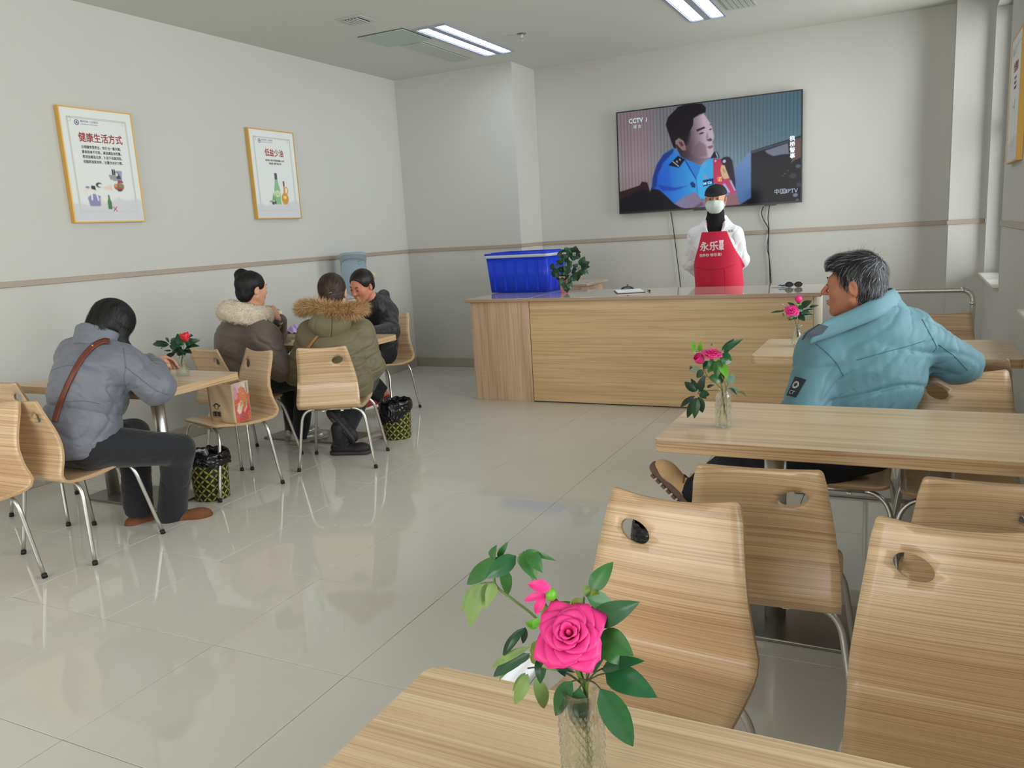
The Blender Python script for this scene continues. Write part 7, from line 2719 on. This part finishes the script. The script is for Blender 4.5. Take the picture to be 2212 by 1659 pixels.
for b_, t_, w_, k_ in (((548, 690), (404, 888), 52, 'k'), ((556, 685), (542, 800), 36, 'k'), ((592, 820), (322, 968), 48, 'p'), ((592, 868), (338, 1028), 74, 'd'), ((612, 880), (376, 1068), 54, 'p'),
                       ((652, 898), (662, 1078), 64, 'd'), ((576, 1008), (486, 1220), 72, 'p'), ((620, 1040), (690, 1248), 84, 'p'), ((605, 795), (745, 915), 112, 'o'), ((790, 940), (670, 960), 70, 'p'),
                       ((560, 1000), (470, 1130), 40, 'p'), ((800, 960), (835, 1030), 50, 'k'), ((640, 890), (600, 930), 50, 'o'), ((560, 700), (430, 850), 30, 'd'), ((720, 900), (900, 1000), 60, 'k')):
    N.leaf(s3, b_, t_, w_, k_, .006, None)
for r_ in (rs, rb, sp, s2, s3):
    rebase2(r_)

# ======== square cut vase on the long right table
v1 = at(1563, 922, Z=.75)
vase((v1.x, v1.y, ZT), 'square cut-glass vase at the left end of the long right table', [(0, .023), (.006, .0255), (.05, .026), (.10, .0258), (.113, .0225), (.118, .0185), (.126, .0195)], (12, .026, .0030), 96, 80, square=.62, inner=.84)
N = Bunch(1400, 600, 5.027, v1.y, .035)
rs = tag(empty('rose', (v1.x, v1.y, ZT + .125)), 'pink double rose in the square cut-glass vase', 'flower')
rc = N.P(690, 818, -.02); rose(rs, rc - Vector((0, 0, .012)), (CP - rc).normalized() * .35 + Vector((.1, 0, 1.0)), 112 * N.scale(), M_rose, 6, .8, 5)
rc = N.P(566, 890, -.02); bud(rs, rc, (CP - rc).normalized() * .5 + Vector((-.5, 0, .5)), 56 * N.scale(), M_rose, 4, 1, .6)
N.stem(rs, [(700, 880), (760, 1050), (800, 1180), (810, 1240), (840, 1450), (880, 1580)], .0018, 's')
N.stem(rs, [(600, 930), (640, 1060), (760, 1170), (800, 1230), (790, 1400), (770, 1570)], .0014, 's')
s1 = tag(empty('leaf_sprig', (v1.x, v1.y, ZT + .125)), 'leafy green sprigs rising from the square cut-glass vase', 'foliage')
N.stem(s1, [(790, 860), (770, 1000), (830, 1130), (850, 1230), (880, 1500)], .0015, 's')
N.stem(s1, [(500, 800), (560, 810), (620, 860)], .0008, 's', name='petiole')
N.stem(s1, [(870, 1150), (850, 1190), (840, 1240)], .0012, 's'); N.stem(s1, [(980, 1240), (900, 1200), (850, 1210)], .001, 's', name='petiole')
for b_, t_, w_, k_ in (((800, 792), (936, 662), 52, 'd'), ((822, 808), (1032, 664), 68, 'g'), ((775, 858), (912, 905), 124, 'g'), ((722, 900), (648, 1035), 100, 'm'), ((768, 888), (742, 1095), 86, 'm'), ((790, 930), (862, 1098), 84, 'b'),
                       ((662, 1078), (808, 1122), 84, 'm'), ((868, 1152), (928, 1045), 84, 'u'), ((880, 1196), (985, 1242), 62, 'u'), ((985, 1238), (1072, 1290), 32, 'o'), ((500, 802), (484, 688), 46, 'b'), ((560, 802), (572, 684), 46, 'b'),
                       ((490, 800), (520, 830), 30, 'b'), ((562, 980), (468, 1030), 70, 'u'), ((602, 1000), (528, 1088), 70, 'd'), ((470, 960), (450, 1000), 34, 'd'), ((830, 800), (870, 820), 40, 'd'), ((650, 900), (600, 1000), 66, 'd'), ((780, 1000), (800, 1150), 60, 'd'), ((690, 740), (680, 710), 24, 'o'), ((640, 1190), (722, 1160), 32, 'd'), ((880, 1200), (965, 1275), 30, 'd')):
    N.leaf(s1, b_, t_, w_, k_)
s2 = tag(empty('leaf_sprig', (v1.x, v1.y, ZT + .125)), 'star-shaped leaf cluster hanging left of the square cut-glass vase', 'foliage')
N.stem(s2, [(540, 1260, -.02), (610, 1235, -.01), (700, 1222, .0), (780, 1225, .0), (805, 1260, .0), (830, 1480, .0)], .0011, 't')
N.stem(s2, [(540, 1260, -.02), (600, 1120, .0), (640, 1060, .0)], .0009, 't', name='petiole')
for t_, w_ in (((396, 1130), 74), ((466, 1094), 60), ((622, 1052), 74), ((668, 1270), 88), ((350, 1408), 56), ((425, 1522), 78), ((502, 1528), 80), ((592, 1466), 86), ((636, 1314), 44), ((615, 1140), 44)):
    e = Vector((t_[0] - 540, t_[1] - 1260)); bb_ = Vector((540, 1260)) + e * .16
    N.leaf(s2, (bb_.x, bb_.y), t_, w_, 'k' if w_ < 80 else 'd', -.02, None, .10)
for r_ in (rs, s1, s2):
    rebase2(r_)

# ======== small vase on the far right table
v2 = at(1722, 748, Z=.75)
vase((v2.x, v2.y, ZT), 'small flared cut-glass vase on the far right table', [(0, .026), (.006, .031), (.03, .033), (.06, .024), (.088, .0125), (.098, .013), (.112, .024)], (14, .022, .0028), 80, 60, flute=10, inner=.86)
N = Bunch(1660, 600, 9.757, v2.y, .03)
rs = tag(empty('rose', (v2.x, v2.y, ZT + .11)), 'open pink rose in the small vase on the far right table', 'flower')
rc = N.P(490, 722, -.03); rose(rs, rc, (CP - rc).normalized() * .8 + Vector((0, 0, .75)), 172 * N.scale(), M_rose, 6, 1.0, 8)
N.stem(rs, [(520, 800), (570, 930), (600, 1030), (620, 1250)], .0014, 's')
rb = tag(empty('rose_bud', (v2.x, v2.y, ZT + .11)), 'closed pink bud above the rose in the small vase', 'flower')
rc = N.P(632, 462); bud(rb, rc, Vector((0, 0, 1)), 82 * N.scale(), M_rose, 4, .4, .15)
N.stem(rb, [(590, 560), (640, 700), (640, 900), (620, 1030), (640, 1260)], .0012, 's')
s1 = tag(empty('leaf_sprig', (v2.x, v2.y, ZT + .11)), 'mixed green leaves in the small vase on the far right table', 'foliage')
for q in ([(450, 880), (540, 1000), (590, 1040), (600, 1250)], [(660, 880), (620, 990), (600, 1040), (640, 1280)], [(720, 900), (680, 1000), (640, 1040), (600, 1270)], [(560, 880), (570, 1000), (600, 1200)], [(320, 600), (360, 680), (400, 760)]):
    N.stem(s1, q, .0009, 's')
for b_, t_, w_, k_ in (((560, 612), (398, 518), 76, 'k'), ((700, 612), (914, 482), 140, 'd'), ((860, 622), (1064, 578), 54, 'd'), ((760, 692), (964, 660), 44, 'd'), ((700, 724), (884, 750), 120, 'd'), ((640, 782), (766, 914), 130, 'k'), ((760, 780), (944, 776), 34, 'd'),
                       ((330, 702), (48, 738), 44, 'd'), ((300, 742), (330, 832), 44, 'o'), ((560, 832), (366, 852), 66, 'o'), ((560, 842), (408, 902), 56, 'd'), ((640, 590), (724, 690), 110, 'd'), ((560, 600), (640, 560), 60, 'b'), ((310, 720), (290, 660), 40, 'o'), ((600, 830), (560, 880), 40, 'k'), ((700, 720), (660, 780), 60, 'd')):
    N.leaf(s1, b_, t_, w_, k_)
for (x, y) in ((305, 560), (340, 600), (360, 630), (330, 640)):
    b = MB(); b.ball(N.P(x, y), .0028, 8); b.build('tiny_blossom', M_paper, s1)
for r_ in (rs, rb, s1):
    rebase2(r_)

# ======== little vase by the woman in grey
v3 = at(396, 810, Z=.75)
vase((v3.x, v3.y, ZT), 'little bulbous glass vase on the left table by the woman in grey', [(0, .028), (.006, .034), (.028, .037), (.055, .026), (.082, .012), (.092, .012), (.104, .021)], (14, .02, .0028), 80, 60, flute=8, inner=.86)
N = Bunch(320, 700, 13.82, v3.y, .04)
rb = tag(empty('rose_bud', (v3.x, v3.y, ZT + .10)), 'small red flower in the little vase on the left table', 'flower')
rc = N.P(1120, 392, -.04); bud(rb, rc + Vector((0, 0, -.004)), Vector((-.1, -.3, 1)), 88 * N.scale(), M_rose_red, 5, .2, .8)
N.stem(rb, [(1090, 480), (1060, 640), (1020, 900), (1000, 1080), (980, 1300)], .0014, 's')
s1 = tag(empty('leaf_sprig', (v3.x, v3.y, ZT + .10)), 'spray of dark green leaves in the little vase on the left table', 'foliage')
N.stem(s1, [(620, 610), (690, 740), (820, 860), (960, 1000), (990, 1250)], .0011, 't')
N.stem(s1, [(1180, 680), (1080, 850), (1020, 1050), (1010, 1280)], .0011, 's')
N.stem(s1, [(1040, 760), (1030, 900), (1000, 1100)], .0012, 's')
for b_, t_, w_, k_ in (((1000, 642), (868, 288), 170, 'd'), ((960, 662), (698, 428), 170, 'd'), ((960, 682), (646, 640), 134, 'd'), ((1130, 642), (1384, 446), 190, 'd'), ((1150, 662), (1544, 662), 100, 'd'), ((1250, 522), (1560, 480), 90, 'd'), ((1240, 432), (1344, 350), 100, 'k'),
                       ((622, 602), (134, 606), 124, 'd'), ((602, 602), (216, 490), 44, 'k'), ((602, 642), (414, 742), 124, 'd'), ((562, 602), (376, 602), 80, 'm'), ((625, 562), (512, 402), 50, 'd'), ((692, 790), (466, 796), 34, 'k'), ((802, 880), (456, 1024), 88, 'k'), ((720, 622), (752, 772), 100, 'k'),
                       ((1040, 762), (716, 842), 112, 'k'), ((1040, 770), (880, 944), 122, 'k'), ((1040, 770), (1094, 952), 122, 'd'), ((1060, 770), (1314, 874), 122, 'k'), ((1100, 740), (1246, 780), 100, 'k'), ((1000, 780), (686, 902), 96, 'k'), ((980, 700), (640, 560), 90, 'd'), ((1150, 660), (1440, 560), 100, 'd'), ((1000, 760), (840, 700), 90, 'k'),
                       ((1090, 560), (1030, 680), 90, 'b'), ((1000, 350), (930, 270), 70, 'b'), ((1120, 330), (1130, 268), 60, 'p'), ((1180, 700), (1320, 660), 60, 'o')):
    N.leaf(s1, b_, t_, w_, k_)
for r_ in (rb, s1):
    rebase2(r_)

# ======== potted plant on the counter
pl = tag(empty('potted_plant', (-2.70, 6.53, ZC + .001)), 'small umbrella plant in a pink pot beside the blue cooler box', 'plant')
b = MB(); b.lathe([(.034, 0), (.043, .128), (.046, .13), (.046, .142), (.041, .142), (.039, .118)], seg=28); b.build('pot', mat('pink_pot', (232, 150, 158), .5), pl)
b = MB(); b.lathe([(.0385, .110), (.038, .120)], seg=24); b.build('soil', mat('soil', (60, 44, 34), .9), pl)
N = Bunch(980, 500, 5.267, 6.53, .07)
L0 = Vector(pl.location)
hubs = [((1372, 262), [(1386, 162), (1448, 236), (1442, 298), (1368, 332), (1306, 190), (1296, 262), (1340, 322)]), ((1268, 370), [(1162, 348), (1236, 474), (1296, 474), (1344, 404), (1304, 296), (1212, 300), (1350, 350)]),
        ((1418, 418), [(1492, 282), (1548, 346), (1550, 404), (1534, 492), (1408, 568), (1338, 470), (1358, 376), (1462, 500)]), ((1168, 404), [(1092, 398), (1146, 474), (1216, 446), (1136, 520), (1200, 350), (1180, 500)]),
        ((1252, 250), [(1176, 254), (1238, 200), (1322, 192), (1200, 304), (1300, 300), (1280, 330)]), ((1278, 566), [(1192, 600), (1292, 698), (1350, 644), (1348, 560), (1192, 556), (1240, 640)]), ((1330, 488), [(1254, 540), (1404, 498), (1292, 430), (1340, 560), (1390, 560), (1240, 470)]), ((1210, 480), [(1160, 520), (1200, 560), (1260, 520), (1230, 420)])]
for (hx, hy), tips in hubs:
    dyh = lr.uniform(-.08, .08)
    N.stem(pl, [(hx, hy, dyh), ((hx + 1250) / 2 + lr.uniform(-15, 15), (hy + 600) / 2, dyh * .5), (1252, 620, 0)], .0022, 's')
    for tx, ty in tips:
        e = Vector((tx - hx, ty - hy)) * .22
        N.leaf(pl, (hx + e.x, hy + e.y), (tx, ty), min(62, 24 + math.hypot(tx - hx, ty - hy) * .42), lr.choice('dkkd'), dyh, dyh + lr.uniform(-.05, .05))
        N.stem(pl, [(hx, hy, dyh), (hx + e.x, hy + e.y, dyh)], .0011, 's', name='petiole')
for c in pl.children:
    if c.type == 'MESH' and c.name.split('.')[0] in ('leaf', 'stem', 'petiole'):
        c.data.transform(Matrix.Translation(-L0))
